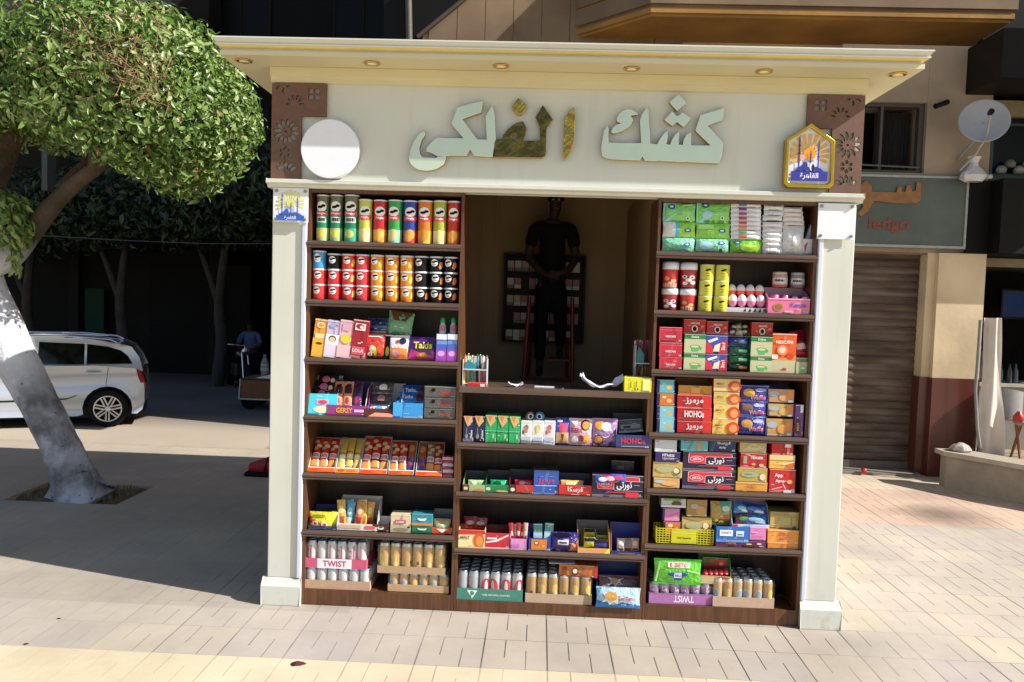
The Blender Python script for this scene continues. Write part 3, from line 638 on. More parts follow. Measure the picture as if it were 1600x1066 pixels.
for x0, x1, q in ((681, 697.5, 'left'), (698, 714, 'right')):
    carton((x0, 522, x1, 565), '7a9ae0', f'blue and purple sweet dispenser carton, {q} of the pair, {L3}', [('r', 0, 0, 1, .42, 'b048c0'), ('e', .5, .28, .35, .10, 'd8b0f0'), ('r', 0, .42, 1, .62, '4a68c8'), ('r', 0, .8, 1, 1, 'e8eef8')], z, name='sweet_dispenser', cat='sweets', D=.08, rz=0, ry=.02)
    mb = MB(); xc = ((x0+x1)/2)+2; p = at(xc, 522, .06); mb.lathe([(.020, 0), (.022, .01), (.020, .05), (.011, .062), (.014, .066), (.016, .082), (.008, .098)], gl('c8d0d8'), 16)
    art(mb, [('r', .2, .2, .8, .5, '40b070'), ('e', .5, .35, .2, .2, 'e860a0')], cyl_fn(.0215, .1), .067, .1, div=6)
    mb.lathe([(.0162, .067), (.0165, .082), (.009, .099)], gl('30a060'), 14)
    tag(mb.build('sweet_bottle', None, (p.x, .07, p.z)), f'small green-capped toy bottle on top of the {q} dispenser carton {L3}', 'sweets')
# ---- shelf 4: display boxes
z = SHELF[1][3]; L4 = 'on left unit fourth shelf'
tray((480, 579, 526, 650), '4cc4e0', 'cyan open display box of black packets '+L4, [('e', .5, .25, .3, .16, 'e8e0b0'), ('r', .3, .5, .7, .72, 'f4a8c0'), ('e', .5, .6, .16, .1, 'd84060')], z, fh=.48, rx=-.30, rz=.06, inner='c8ccd0', sides='a8b8c0', Y=.01, D=.13)
for k in range(3): pouch((488+4*k, 588+k*1-12*k+18, 520+4*k, 610-12*k+18), '1e1a1e', f'black chocolate packet, {ORD[k]} from the front in the cyan box', [('e', .4, .5, .2, .25, 'c06888'), ('e', .75, .4, .1, .2, 'd8b898')], None, .06+.03*k, rx=-.5, name='chocolate_packet', cat='chocolate', group='packets in the cyan box', bulge=.01, n=8)
tray((511, 589, 575, 651), '8c3878', 'purple open display box of chocolate bars '+L4, [('t', 'GERSY', .42, .5, .5, .4, 'e0a040'), ('r', .66, .35, .9, .6, 'e8b0d0'), ('r', 0, 0, 1, .12, '6a205c')], z, fh=.27, rx=-.28, rz=.04, inner='3a2060', Y=.01, D=.12)
for k, c in enumerate(('e08858', 'd89060', '4a2050', )):
    pouch((519+15*k, 598, 534+15*k, 640), c, f'chocolate bar, {ORD[k]} from the left in the purple box', [('r', .1, .05, .9, .45, ('e8a078', 'e8a070', '5c2c70')[k]), ('r', .1, .55, .9, .9, '3c1c28'), ('e', .5, .3, .2, .12, 'c03050')], None, .045, rx=-.42, name='chocolate_bar', cat='chocolate', group='bars in the purple box', bulge=.012, n=8)
tray((569, 593, 626, 654), '5a3020', 'brown and white open display box of wafers '+L4, [('p', [(.1, 0), (.3, .5), (.7, .45), (.95, 0)], 'e89a80'), ('r', .8, 0, 1, 1, '3060b0')], z, fh=.22, rx=-.28, rz=.0, inner='b8b8b4', sides='dcdcd8', Y=.01, D=.12)
for k in range(3):
    pouch((576+3*k, 632-17*k, 607+4*k, 650-17*k), ('eef2f6', '4a3c44', '58484c')[k], f'wafer packet, {ORD[k]} from the front in the brown and white box', [('e', .5, .5, .2, .3, ('60b0e0', 'a08070', 'e0dcd8')[k]), ('r', .05, .1, .95, .3, ('3a90d8', '282028', '382c30')[k])], None, .05+.02*k, rx=-.5, name='wafer_packet', cat='wafers', group='wafers in the brown and white box', bulge=.012, n=8)
tray((614, 624, 661, 655), '3a9ae0', 'light blue open display box of blue biscuit packs '+L4, [('r', .0, 0, .32, 1, '48b0f0'), ('r', .32, .0, .34, 1, '2878b8')], z, fh=.80, rx=-.05, rz=0, inner='2060a8', Y=.012, D=.14)
for k, b in enumerate(((618, 627, 662, 642), (622, 614, 666, 632), (627, 603, 669, 622))):
    pouch(b, ('60b8f0', '2a70c8', '2058b0')[k], f'blue biscuit packet, {ORD[k]} from the front in the light blue box', [('e', .76, .5, .14, .32, '5a2c28'), ('t', 'Tutku', .32, .55, .3, .4, 'e8f0f8')], None, .045+.03*k, rx=-.55, name='biscuit_packet', cat='biscuits', group='packets in the light blue box', bulge=.012, n=10)
for k, b in enumerate(((662, 639, 711, 656), (663, 622, 712, 639), (663, 604, 713, 622))):
    carton(b, '5c5e5e', f'grey chocolate carton with red script, {("lowest", "middle", "topmost")[k]} of three {L4}', [('r', 0, .0, 1, .12, '3a3c3c'), ('t', 'Corona', .66, .5, .42, .36, 'c82c2c'), ('e', .28, .68, .07, .16, '1a1a1a')], z if k == 0 else None, name='chocolate_carton', cat='chocolate', rz=.0, group='grey chocolate cartons')
# ---- shelf 5: five leaning display boxes
z = SHELF[1][4]; L5 = 'on left unit fifth shelf'
lean = math.radians(38)
def leaning(px0, px1, yt, yb, cols, front, n, what, blue='2a3a98', arts=None):
    Y = .012; a = at(px0, yb, Y); b = at(px1, yb, Y); W = b.x-a.x-.003; z0 = z+.002
    top = at((px0+px1)/2+8, yt, Y+.15); Lh = (top.z-z0)/math.cos(lean); t = .003; T = .045; mb = MB()
    m = gl(front); mi = gl(blue, .5); mg = gl('b8b8bc', .5)
    mb.box((-W/2, T-t, 0), (W/2, T, Lh), mi); mb.box((-W/2, 0, 0), (W/2, T-t, t), m)
    for s in (-1, 1): mb.prism([(T-t, .004), (T-t, Lh), (T*.55, Lh), (.0, Lh*.25), (0, .004)], lambda q, tt: (tt, q[0], q[1]), s*W/2, s*(W/2-t), mg)
    mb.box((-W/2+t, -.001, .0), (W/2-t, t-.001, .030), m); mb.box((-W/2+t, -.0016, .028), (W/2-t, t, .0335), gl('e8e0d8'))
    mb.box((-W/2, T*.6, Lh-.002), (W/2, T-.001, Lh+.012), gl('888070', .6))
    art(mb, [('e', .25, .5, .16, .3, 'c84818'), ('e', .68, .45, .2, .3, 'e86828')], lambda u, v, h: (W*(u-.5), -.0012-h, .030*v), W, .03)
    c = ((a.x+b.x)/2, Y+.005, z0)
    o = tag(mb.build('display_box', None, c, (-lean, 0, .02)), f'leaning blue display box with {what} {L5}', 'display box')
    R = Matrix.Rotation(.02, 3, 'Z') @ Matrix.Rotation(-lean, 3, 'X')
    for k in range(n):
        w = (W-.008)/n; fn = pouch_fn(w*.98, Lh*.86, .018, k*3+px0, .03); mb = MB(); N = 10
        vs = [fn(i/N, j/N, 0) for j in range(N+1) for i in range(N+1)]
        fs = [(j*(N+1)+i, j*(N+1)+i+1, (j+1)*(N+1)+i+1, (j+1)*(N+1)+i) for j in range(N) for i in range(N)]
        cc = cols[k % len(cols)]; m = mat(cc[0], rough=.22, var=.08, scale=20, fac=.88, coat=.2)
        mb.add(vs, fs, m, True); mb.add([(x, -y*.4+.001, q) for x, y, q in vs], [tuple(reversed(f)) for f in fs], m, True)
        art(mb, cc[1], fn, w, Lh*.86, step=.0006, div=10, rough=.25)
        p = Vector(c)+R @ Vector((-W/2+.004+w*(k+.5), .024, .035+random.uniform(-.004, .008)))
        tag(mb.build('biscuit_pack', None, p, (-lean, random.uniform(-.02, .02), .02)), f'{cc[2]} biscuit pack, {ORD[k]} in leaning box with {what}', 'biscuits', 'packs in the leaning display boxes')
def redart(s): return [('r', .05, .30, .95, .46, 'f4ece6'), ('r', .0, .05, 1, .24, 'f09a48'), ('e', .3, .84-.03*s, .34, .058, 'd8b078'), ('e', .7, .70, .32, .058, 'e0bc88'), ('e', .35, .60+.02*s, .3, .06, 'd0a468'), ('t', 'ULKER', .5, .38, .10, .8, 'c82830')]
red = ('b82a1c', redart(0), 'red'); red2 = ('c03424', redart(1), 'red')
yel = ('e0b850', [('r', .05, .30, .95, .44, 'f4e4b8'), ('r', .1, .62, .9, .95, 'c8a050'), ('r', .05, .05, .95, .2, 'e8c060'), ('r', .1, .48, .9, .52, '9a7430')], 'yellow')
brn = ('a0522c', [('e', .5, .75, .35, .12, 'c88858'), ('r', .1, .3, .9, .42, '5a40a0'), ('r', 0, .05, 1, .2, '503890')], 'brown and purple')
leaning(479, 522, 683, 739, [red, red2, red], 'd85a20', 3, 'red packs, leftmost')
leaning(522, 560, 684, 740, [yel], 'e08830', 3, 'yellow packs')
leaning(560, 604, 682, 742, [red2, red, red2], 'd85020', 3, 'three red packs in the middle')
leaning(605, 646, 688, 742, [red, red2, brn], 'a06038', 3, 'a brown pack at right')
leaning(648, 690, 690, 746, [brn, ('8c7468', redart(0), 'grey striped'), red], 'd85a28', 3, 'a grey striped pack')
for k in range(3): pouch((690, 733-10*k, 709, 749-10*k), 'b81c34', f'small red and white packet, {("lowest", "middle", "topmost")[k]} at right end {L5}', [('r', .05, .55, .95, .8, 'f4e8e8'), ('r', .1, .2, .9, .3, 'e890a0')], None, .03+.018*k, rx=-.4, bulge=.012, name='wafer_packet', cat='wafers', group='red and white wafer packets', n=8)
# ---- shelf 6
z = SHELF[1][5]; L6 = 'on left unit sixth shelf'
tray((481, 795, 527, 831), '26305e', 'dark blue open box holding a yellow packet '+L6, [], z, fh=.15, rx=-.1, inner='3a4070', Y=.02)
pouch((483, 800, 519, 829), 'e8d030', 'yellow and red crescent shaped sweet packet in dark blue box '+L6, [('p', [(.0, .75), (.02, .4), (.3, .05), (.9, .02), (1, .3), (.6, .32), (.35, .5)], 'c83020'), ('e', .28, .38, .14, .16, 'f4e8e0'), ('e', .7, .34, .14, .16, 'f4e8e0'), ('e', .28, .38, .07, .08, 'd03040'), ('e', .7, .34, .07, .08, 'd03040'), ('r', .2, .72, .7, .86, '8a9020')], None, .035, rx=-.1, name='sweet_packet', cat='sweets', bulge=.02)
carton((518, 801, 529, 831), 'f0e444', 'small bright yellow carton beside the sachet tub '+L6, [], z, D=.05, Y=.05, rz=.3, name='sweet_carton', cat='sweets')
tray((526, 781, 590, 833), 'e8e4dc', 'pale grey open carton full of ice pop sachets '+L6, [('r', .05, .3, .6, .8, 'e0b090'), ('r', .7, .3, .95, .8, 'd86860')], z, fh=.21, rx=-.05, inner='b0aca4', sides='c8c4bc', Y=.02, D=.13)
for k in range(6):
    pouch((529+8*k, 782+(k % 2)*3, 542+8*k, 824), ('e0b050', '5aa8c8', '78b8d0', 'd8884a', 'e0c060', 'e0a040')[k], f'ice pop sachet, {ORD[k]} from the left in the pale grey carton', [('r', .1, .05, .9, .4, ('c84830', 'e8e8e0', 'b04030', 'b03828', 'd86838', 'c85028')[k]), ('e', .5, .65, .3, .15, ('e8d890', 'a8d8e8', 'e8ece8', 'e8c8a0', 'd89040', 'e8d070')[k])], None, .06+.012*(k % 3), rx=-.12, ry=(-.1, .12, -.16, .1, -.05, .08)[k], name='ice_pop_sachet', cat='sweets', group='ice pop sachets', bulge=.01, n=8)
tray((582, 813, 608, 834), '4a2420', 'small dark brown open box with white emblem '+L6, [('e', .5, .5, .2, .25, 'e8e0d8'), ('e', .5, .62, .12, .12, '4a2420')], z, fh=.62, inner='e8e4e0', Y=.02, D=.1)
carton((610, 804, 642, 836), 'dccaa4', 'cream tea carton with pink lettering '+L6, [('r', .0, 0, 1, .38, 'b8b49c'), ('e', .5, .15, .4, .12, '8c8468'), ('r', .22, .48, .75, .70, 'c8386c'), ('t', 'LORD', .48, .59, .13, .45, 'f8e8e8'), ('e', .9, .3, .06, .06, '2a2a20')], z, name='tea_carton', cat='tea', D=.1, Y=.02)
for k, (b, c, q) in enumerate((((643, 821, 676, 838), '1c7a58', 'dark green'), ((643, 803, 676, 821), '2c90a0', 'teal'))):
    carton(b, c, f'{q} gum carton with white wings emblem, {("lower", "upper")[k]} of two {L6}', [('e', .5, .58, .22, .2, 'e8f0ec'), ('e', .5, .70, .2, .1, c), ('r', 0, 0, 1, .2, ('106048', 'e08850')[k])], z if k == 0 else None, name='gum_carton', cat='gum', D=.09, Y=.02, rz=0, group='winged gum cartons')
tray((675, 801, 707, 840), 'd04a24', 'orange red open carton of green packets '+L6, [('p', [(.2, .8), (.5, .2), (.8, .8)], 'f0ece8'), ('r', 0, .0, 1, .1, '902818')], z, fh=.30, rx=-.03, inner='6a6e70', Y=.02, D=.1)
pouch((677, 811, 704, 832), 'a8c088', 'pale green nut packet inside the orange red carton '+L6, [('r', .0, .78, 1, .95, 'e8a070'), ('e', .5, .45, .3, .2, 'c8dcb0')], None, .04, rx=-.1, name='nut_packet', cat='snack bag')

# ---- multipacks of drink cans
def can_mesh(name, R, H, col, arts, top='c8ccd2'):
    mb = MB(); m = mat(col, rough=.25, metal=.15, var=.05, fac=.9)
    mb.lathe([(R*.78, 0), (R*.97, .006), (R, .014), (R, H-.016)], m, 22)
    st = mat(top, rough=.3, metal=.6, var=.04, fac=.95)
    mb.lathe([(R, H-.016), (R*.88, H-.004), (R*.88, H), (R*.82, H), (R*.80, H-.005)], st, 22)
    art(mb, arts, cyl_fn(R+.0003, H), PI*R, H, div=8, rough=.25)
    me = mb.build(name); d = me.data; bpy.data.objects.remove(me); return d
def can_pack(b, z, ncol, nrow, cans, trayc, trayh, label, arts=(), Y=.014, seethru=False, name='drinks_pack', rz=0., film=True):
    x0, x1, z0, z1 = spot(b, Y, z); W = x1-x0; H = z1-z0; R = W/ncol/2*.97; D = nrow*2*R*1.02
    root = empty(name, ((x0+x1)/2, Y, z0), label, 'drinks', 'shrink wrapped packs of drink cans', rz)
    for r in range(nrow):
        for c in range(ncol):
            me = cans[(c+r) % len(cans)] if r else cans[c % len(cans)]
            k = bpy.data.objects.new('can', me); sc.collection.objects.link(k); k.parent = root
            k.location = (-W/2+W*(c+.5)/ncol, R+.004+r*2*R*1.02, .003); k.scale = (R/.03, R/.03, (H-.005)/.145)
            k.rotation_euler = (0, 0, (((c*37+r*17) % 11)-5)*.12)
    if trayh:
        mb = MB(); h = trayh; t = .003; m = mat(trayc, .7, var=.08, scale=30, fac=.85); e = W/2+.004; d = D+.008
        mb.box((-e, -.002, 0), (e, t-.002, h), m); mb.box((-e, d-t, 0), (e, d, h), m); mb.box((-e, t-.002, 0), (-e+t, d-t, h), m); mb.box((e-t, t-.002, 0), (e, d-t, h), m); mb.box((-e+t, t-.002, -.0004), (e-t, d-t, .002), m)
        art(mb, arts, lambda u, v, q: (2*e*(u-.5), -.0022-q, h*v), 2*e, h)
        mb.build('tray', root)
    if film:
        mb = MB(); e = W/2+.003; N = 16; pr = []
        fm = FILM; zt = H+.003
        for i in range(N+1):
            u = i/N; pr.append((-e+2*e*u))
        zs_ = [trayh+.001 if trayh else .002, H*.45, H*.8, H-.012, zt, zt+.001]; ys = [-.004, -.003, -.004, -.003, .006, D]
        vs = [(x, ys[j]+.0025*noise.noise(Vector((x*40, j*2., Y*10))), zs_[j]+.0015*noise.noise(Vector((x*60, j*3., 4)))) for j in range(6) for x in pr]
        mb.add(vs, [(j*(N+1)+i, j*(N+1)+i+1, (j+1)*(N+1)+i+1, (j+1)*(N+1)+i) for j in range(5) for i in range(N)], fm, True)
        mb.build('plastic_film', root)
    return root
FILM = bpy.data.materials.new('clear_film'); FILM.use_nodes = True; N_, L_ = nodes(FILM)
tr_ = N_.new('ShaderNodeBsdfTransparent'); gs_ = N_.new('ShaderNodeBsdfGlossy'); gs_.inputs['Roughness'].default_value = .18; mx_ = N_.new('ShaderNodeMixShader')
lw_ = N_.new('ShaderNodeTexNoise'); lw_.inputs['Scale'].default_value = 35; tc_ = N_.new('ShaderNodeTexCoord'); L_.new(tc_.outputs['Object'], lw_.inputs['Vector'])
mp_ = N_.new('ShaderNodeMapRange'); mp_.inputs[1].default_value = .3; mp_.inputs[2].default_value = .8; mp_.inputs[3].default_value = .04; mp_.inputs[4].default_value = .16; L_.new(lw_.outputs[0], mp_.inputs[0])
L_.new(mp_.outputs[0], mx_.inputs[0]); L_.new(tr_.outputs[0], mx_.inputs[1]); L_.new(gs_.outputs[0], mx_.inputs[2]); L_.new(mx_.outputs[0], N_['Material Output'].inputs[0])
cn = {}
cn['tw'] = can_mesh('can', .03, .145, 'd8dade', [('r', .62, .08, .72, .85, 'c83a5c'), ('v', 'TWIST', .40, .48, .28, 'b82c58')])
cn['tr'] = can_mesh('can', .03, .145, 'd4d6da', [('r', .25, .08, .36, .85, 'd88098')])
cn['wg'] = can_mesh('can', .03, .145, 'dcdee2', [('p', [(.3, .2), (.75, .42), (.75, .60), (.3, .38)], 'e0b050')])
cn['wo'] = can_mesh('can', .03, .145, 'd8dadd', [('r', .5, .0, .8, .4, 'e8b068')])
cn['go'] = can_mesh('can', .03, .145, 'c8a264', [('e', .5, .5, .18, .16, 'dcb860'), ('e', .58, .3, .12, .1, 'e8cc80')], 'd8d4cc')
cn['gn'] = can_mesh('can', .03, .145, 'c49c60', [('p', [(.2, .25), (.5, .6), (.8, .55), (.6, .3)], 'e8c468'), ('e', .7, .35, .08, .06, '4a2c10')], 'd8d4cc')
cn['gc'] = can_mesh('can', .03, .145, 'd4b078', [('e', .5, .45, .26, .20, 'b8c0c8'), ('e', .5, .45, .18, .14, '98a4b0')], 'd8d4cc')
cn['re'] = can_mesh('can', .03, .145, 'c8cace', [('e', .5, .45, .34, .32, 'c8283c'), ('e', .5, .45, .10, .26, 'f0d8dc')], 'b8bcc0')
cn['si'] = can_mesh('can', .03, .145, 'b8bcc2', [('r', .1, .1, .25, .8, 'c84858')], 'b8bcc0')
cn['pu'] = can_mesh('can', .03, .145, 'a884a8', [('v', 'TWIST', .5, .45, .32, 'e8dce8'), ('r', .0, .8, 1, .88, 'c8a8c8')], 'b8b4bc')
z = SHELF[1][6]
can_pack((476, 888, 577, 931), z, 6, 4, [cn['wg'], cn['wo'], cn['wg']], 'c8a488', .055, 'lower pack of white and gold cans on cardboard tray, left unit bottom shelf', rz=0)
zt = at(526, 888, .03).z+.003
can_pack((478, 846, 572, 889), zt, 6, 4, [cn['tw'], cn['tr'], cn['tr'], cn['tw']], 'd86080', .060, 'upper pack of white cans with pink TWIST band, left unit bottom shelf', [('r', .2, 0, .76, 1, 'f0eef4'), ('t', 'TWIST', .48, .5, .62, .40, 'c03868')], Y=.014)
can_pack((607, 897, 700, 935), z+.002, 6, 4, [cn['gc'], cn['gc'], cn['go']], 'c8a880', .045, 'lower pack of gold cans with silver crest, left unit bottom shelf', Y=.02)
zt = at(653, 897, .03).z+.003
can_pack((591, 850, 695, 897), zt, 6, 4, [cn['go'], cn['go'], cn['gn'], cn['gn'], cn['go']], 'c0a07c', .045, 'upper pack of gold cans on cardboard tray, left unit bottom shelf', Y=.014)

# ------------------------------------------------------------------ middle unit goods
z = SHELF[2][0]
def rack(px0, px1, yt, yb, label, boxc, boxart, cols, Y=.06, q='left'):
    a = at(px0, yb, Y); b = at(px1, yb, Y); t = at(px0, yt, Y); W = b.x-a.x; z0 = z+.001; H = t.z-z0
    wh = mat('dce4e8', .25, var=.03, fac=.9); cx = (a.x+b.x)/2; mb = MB()
    for zz in (0, H*.48): mb.box((-W/2, 0, zz), (W/2, .11, zz+.006), wh)
    for s in (-1, 1): mb.box((s*W/2, 0, .006), (s*(W/2-.003), .11, H*.48), wh); mb.box((s*W/2, 0, H*.48+.006), (s*(W/2-.003), .11, H*.82), wh)
    mb.box((-W/2+.003, .106, .006), (W/2-.003, .11, H*.9), wh)
    o = mb.build('pen_rack', None, (cx, Y, z0)); tag(o, label, 'rack')
    mb = MB(); mb.box((-W*.42, .012, H*.5), (0, .05, H*.66), gl('2a8a9c')); mb.prism([(-W*.42, H*.66), (0, H*.66), (-W*.3, H*.8)], lambda p, t_: (p[0], t_, p[1]), .012, .05, gl('2a8a9c')); mb.build('card_pocket', o)
    for lvl in (0, 1):
        n = 8
        for k in range(n):
            c = cols[(k*3+lvl*5) % len(cols)]; h = H*(.38+.07*random.random()); x = -W/2+W*(k+.5)/n; mb = MB(); y0 = .03+.05*((k*5) % 3)/2
            mb.tube([(x, y0, .007+lvl*H*.48), (x+random.uniform(-.006, .006), y0+.01, .007+lvl*H*.48+h)], .0055, gl(c), 8)
            mb.tube([(x, y0, .007+lvl*H*.48+h*.98), (x, y0+.01, .013+lvl*H*.48+h)], [.005, .002], gl(cols[(k+2) % len(cols)]), 8)
            p = mb.build('pen', None, (cx, Y, z0))
            tag(p, f'slim pen, {ORD[k]} from left in the {("lower", "upper")[lvl]} tier of the {q} counter rack', 'pen', f'pens in the {q} counter rack {("lower", "upper")[lvl]} tier')
rack(722, 760, 553, 606, 'clear two tier pen rack at the left end of the counter', 0, 0, ['e8c850', '30909c', 'c83828', 'e8e0d0', '2a2a2c', 'd88030', '4a9c58', 'f0ece0'])
rack(991, 1019, 525, 604, 'tall clear pen rack at the right end of the counter', 0, 0, ['a02848', 'c89050', '7a1c40', 'd8a860', 'e8e0e8', 'b03040'], Y=.13, q='right')
carton((730, 598, 759, 607), 'd02828', 'flat red box under the front of the left pen rack', [('r', .7, .2, .95, .8, 'f0e8e8')], None, Y=.0, D=.055, name='gum_carton', cat='gum', rz=0)
carton((975, 590, 1018, 617), 'e8e228', 'bright yellow carton at the right end of the counter', [('r', .68, .1, .93, .9, 'f2f0a0'), ('r', .22, .25, .26, .7, '8a8a30'), ('r', .42, .3, .46, .75, '8a8a30'), ('e', .4, .2, .03, .05, '404010'), ('e', .5, .2, .03, .05, '404010')], z, Y=.0, D=.11, cat='box', name='carton', rz=.02)
def paper(name, px, w, d, h, zz, Y, label, seed, m, rz=0):
    mb = MB(); n = 12; vs = []
    for j in range(n+1):
        for i in range(n+1):
            u, v = i/n-.5, j/n-.5
            f = noise.noise(Vector((u*4+seed, v*4, seed)))
            vs.append((w*u*(1-.1*abs(f)), d*v, .004+h*max(0, (abs(u)*1.9)**2.2*.9+f*.55+.15)))
    fs = [(j*(n+1)+i, j*(n+1)+i+1, (j+1)*(n+1)+i+1, (j+1)*(n+1)+i) for j in range(n) for i in range(n)]
    mb.add(vs, fs, m); mb.add([(x, y, q-.0006) for x, y, q in vs], [tuple(reversed(f)) for f in fs], m)
    c = at(px, 600, Y); return tag(mb.build(name, None, (c.x, Y, zz), (0, 0, rz)), label, 'paper')
wp = mat('dfe2f2', .6, var=.04, fac=.9)
paper('crumpled_paper', 941, .27, .13, .085, z, .08, 'crumpled white sheet lying on the counter beside the yellow carton', 3.1, wp, .1)
paper('paper_scrap', 806, .09, .05, .022, z, .06, 'small torn white paper scrap on the counter', 7.7, wp, .4)
mb = MB(); mb.box((-.09, -.03, .0), (.09, .03, .005), mat('e0e4ea', .5)); bevel(tag(mb.build('closed_notebook', None, (at(858, 606, .07).x, .07, z+.0), (0, 0, -.04)), 'thin pale folded card lying in the middle of the counter', 'card'), .001)
mb = MB(); mb.box((-.10, -.02, .0), (.10, .035, .010), mat('1c1c20', .3)); tag(mb.build('phone_tray', None, (at(893, 606, .07).x, .058, z+.0), (0, 0, .02)), 'flat black slab lying on the counter left of the crumpled sheet', 'slab')
# middle unit shelf 1
z = SHELF[2][1]; M1 = 'on middle unit first shelf'
wf = [('p', [(.05, 1), (.8, 1), (.9, .8), (.45, .58), (.2, .8)], 'e0b078'), ('p', [(.15, .98), (.6, .98), (.45, .75)], 'c88c50')]
for k, x in enumerate((723.5, 740.5)):
    carton((x, 650, x+17, 687), '1c2450', f'navy wafer carton, {("leftmost", "second from left")[k]} {M1}', wf+[('v', 'Deluxe', .78, .3, .20, 'e8e8f0'), ('e', .35, .22, .14, .1, '8c9098'), ('r', .3, .25, .4, .55, '70747c')], z, name='wafer_carton', cat='wafers', D=.14, group='navy wafer cartons')
for k, x in enumerate((758, 776.5, 795)):
    carton((x, 649+k, x+18, 689), '24a860', f'green wafer carton, {ORD[k]} of three green ones {M1}', wf+[('v', 'Sally', .75, .25, .20, 'd8f0e0'), ('r', 0, .42, 1, .46, '60c890')], z, name='wafer_carton', cat='wafers', D=.14, group='green wafer cartons')
for k, x in enumerate((813.5, 831.5, 849.5)):
    carton((x, 658, x+18, 691), 'eceef0', f'white wafer carton, {ORD[k]} of three white ones {M1}', [('e', .5, .72, .18, .12, ('8c6a58', 'e0c878', 'd06068')[k]), ('r', .35, .48, .6, .75, ('b88870', 'ead8a0', 'd88080')[k]), ('r', .12, .08, .88, .11, '9aa0b8'), ('r', .12, .15, .88, .30, 'c0c8e0'), ('e', .2, .5, .07, .1, ('202020', 'd8d0a0', 'c02828')[k])], z, name='wafer_carton', cat='wafers', D=.14, group='white wafer cartons')
for k, (px, c) in enumerate(((829, '5a4038'), (843, '2878a8'))):
    mb = MB(); mb.lathe([(.024, 0), (.030, .001), (.030, .017), (.024, .018)], gl(c), 24, (0, 0, 0), 'y')
    mb.lathe([(.012, -.0012), (.018, -.0016), (.018, .0175), (.012, .018)], gl('dfe4ea'), 20, (0, 0, 0), 'y'); mb.lathe([(.0, -.0025), (.012, -.002), (.012, .0), (0, .0)], gl('20242c'), 16, (0, 0, 0), 'y')
    p = at(px, 648, .06); tag(mb.build('tape_roll', None, (p.x, .06, at(840, 659, .06).z+.031), (0, 0, (.5, -.4)[k])), f'{("brown", "blue")[k]} roll of tape on top of the white wafer cartons', 'tape')
pouch((868, 653, 890, 692), '3038a0', 'blue biscuit bag with red and tan pictures '+M1, [('r', .25, .45, .85, .8, 'e05078'), ('r', .05, .05, .95, .45, 'd0a878'), ('r', .4, .1, .6, .4, '5a3020'), ('e', .3, .88, .2, .05, 'e8e8f0')], z, .04, rx=-.08, bulge=.018)
pouch((889, 654, 926, 693), 'e8b8d0', 'pink and white animal biscuit bag with orange discs '+M1, [('e', .7, .75, .2, .2, '2a1820'), ('e', .72, .75, .16, .16, 'e8a040'), ('e', .75, .25, .16, .17, 'f0b048'), ('e', .5, .25, .14, .12, '8a3058'), ('t', 'BEN', .3, .55, .18, .5, 'b8386c'), ('e', .25, .2, .15, .15, 'f8f0f4'), ('p', [(.05, .9), (.4, .95), (.3, .7)], 'f8f0f4')], z, .04, rx=-.08, bulge=.022)
pouch((925, 654, 965, 695), 'b088c0', 'lilac biscuit bag with orange discs '+M1, [('e', .3, .75, .2, .17, 'f0b048'), ('e', .55, .7, .2, .16, 'f4eef0'), ('p', [(.1, .4), (.6, .7), (.9, .4), (.5, .3)], 'e8d0e0'), ('e', .25, .22, .19, .18, '3a2030'), ('e', .25, .22, .16, .15, 'e89858'), ('e', .8, .12, .07, .07, '7a4888')], z, .04, rx=-.08, bulge=.022)
tray((963, 653, 1017, 696), '24427c', 'dark blue open box with red HOHOs lettering '+M1, [('t', 'HOHOs', .5, .55, .46, .72, 'd8283c'), ('r', .15, .12, .85, .15, 'd8dce8')], z, fh=.43, rx=0, rz=.03, inner='54565a', Y=.0, D=.2, sides='70747a')
carton((967, 655, 1006, 676), '4c4e54', 'grey carton lying inside the dark blue HOHOs box', [('r', .1, .3, .9, .6, '8a8890'), ('r', .2, .35, .5, .5, '2a2a30')], None, .06, D=.08, rx=-.35, ry=-.1, name='cake_carton', cat='cake')
# middle unit shelf 2
z = SHELF[2][2]; M2 = 'on middle unit second shelf'
for k, (x0, x1, c, l, d, A) in enumerate(((723, 759, 'a8b880', '6a3c24', 'brown and pale green', []), (758, 796, '1a8450', '1c9058', 'green', []), (796, 835, 'c42c34', '3a2c28', 'red', []))):
    tray((x0, 744-1*k, x1, 771+k), c, f'{d} open box of wrapped biscuits {M2}', [('r', 0, 0, .28, 1, l), ('e', .13, .45, .09, .22, 'e8d8c8'), ('e', .7, .2, .25, .12, ('c08850', 'e0b878', '8c5a30')[k])], z, fh=.45, rx=-.0, inner='3c4048', Y=.01, D=.16)
    for q in range(3): pouch((x0+8, 752+5*q-1, x1-2, 763+5*q-2), ('b8d4a0', '28a868', 'd83848')[k], f'wrapped biscuit, {("topmost", "middle", "lowest")[q]} in the {d} open box', [('e', .4, .5, .18, .3, ('d8ecc8', '0c6038', 'f0b8b8')[k]), ('r', .6, .2, .9, .7, ('8cb870', '50c890', 'e86870')[k])], None, .045-.012*q, rx=-.5, bulge=.012, name='biscuit_packet', cat='biscuits', group=f'biscuits in the {d} box', n=8)
carton((834, 736, 873, 775), '3058b0', 'blue carton with pink Arabic lettering '+M2, [('t', 'مرمرز', .5, .58, .26, .75, 'd83c80'), ('r', .05, .36, .92, .385, 'e0e4f0')], z, name='cake_carton', cat='cake', topc='4a4c56', Y=.015, rz=.04)
mb = MB()
tray((873, 748, 925, 777), 'd02c30', 'red open box with white Arabic lettering '+M2, [('t', 'فرسكا', .5, .55, .62, .6, 'f8ecec'), ('r', .38, .08, .62, .14, 'f0c0c0')], z, fh=.62, inner='4a5060', Y=.01, D=.16, rz=0)
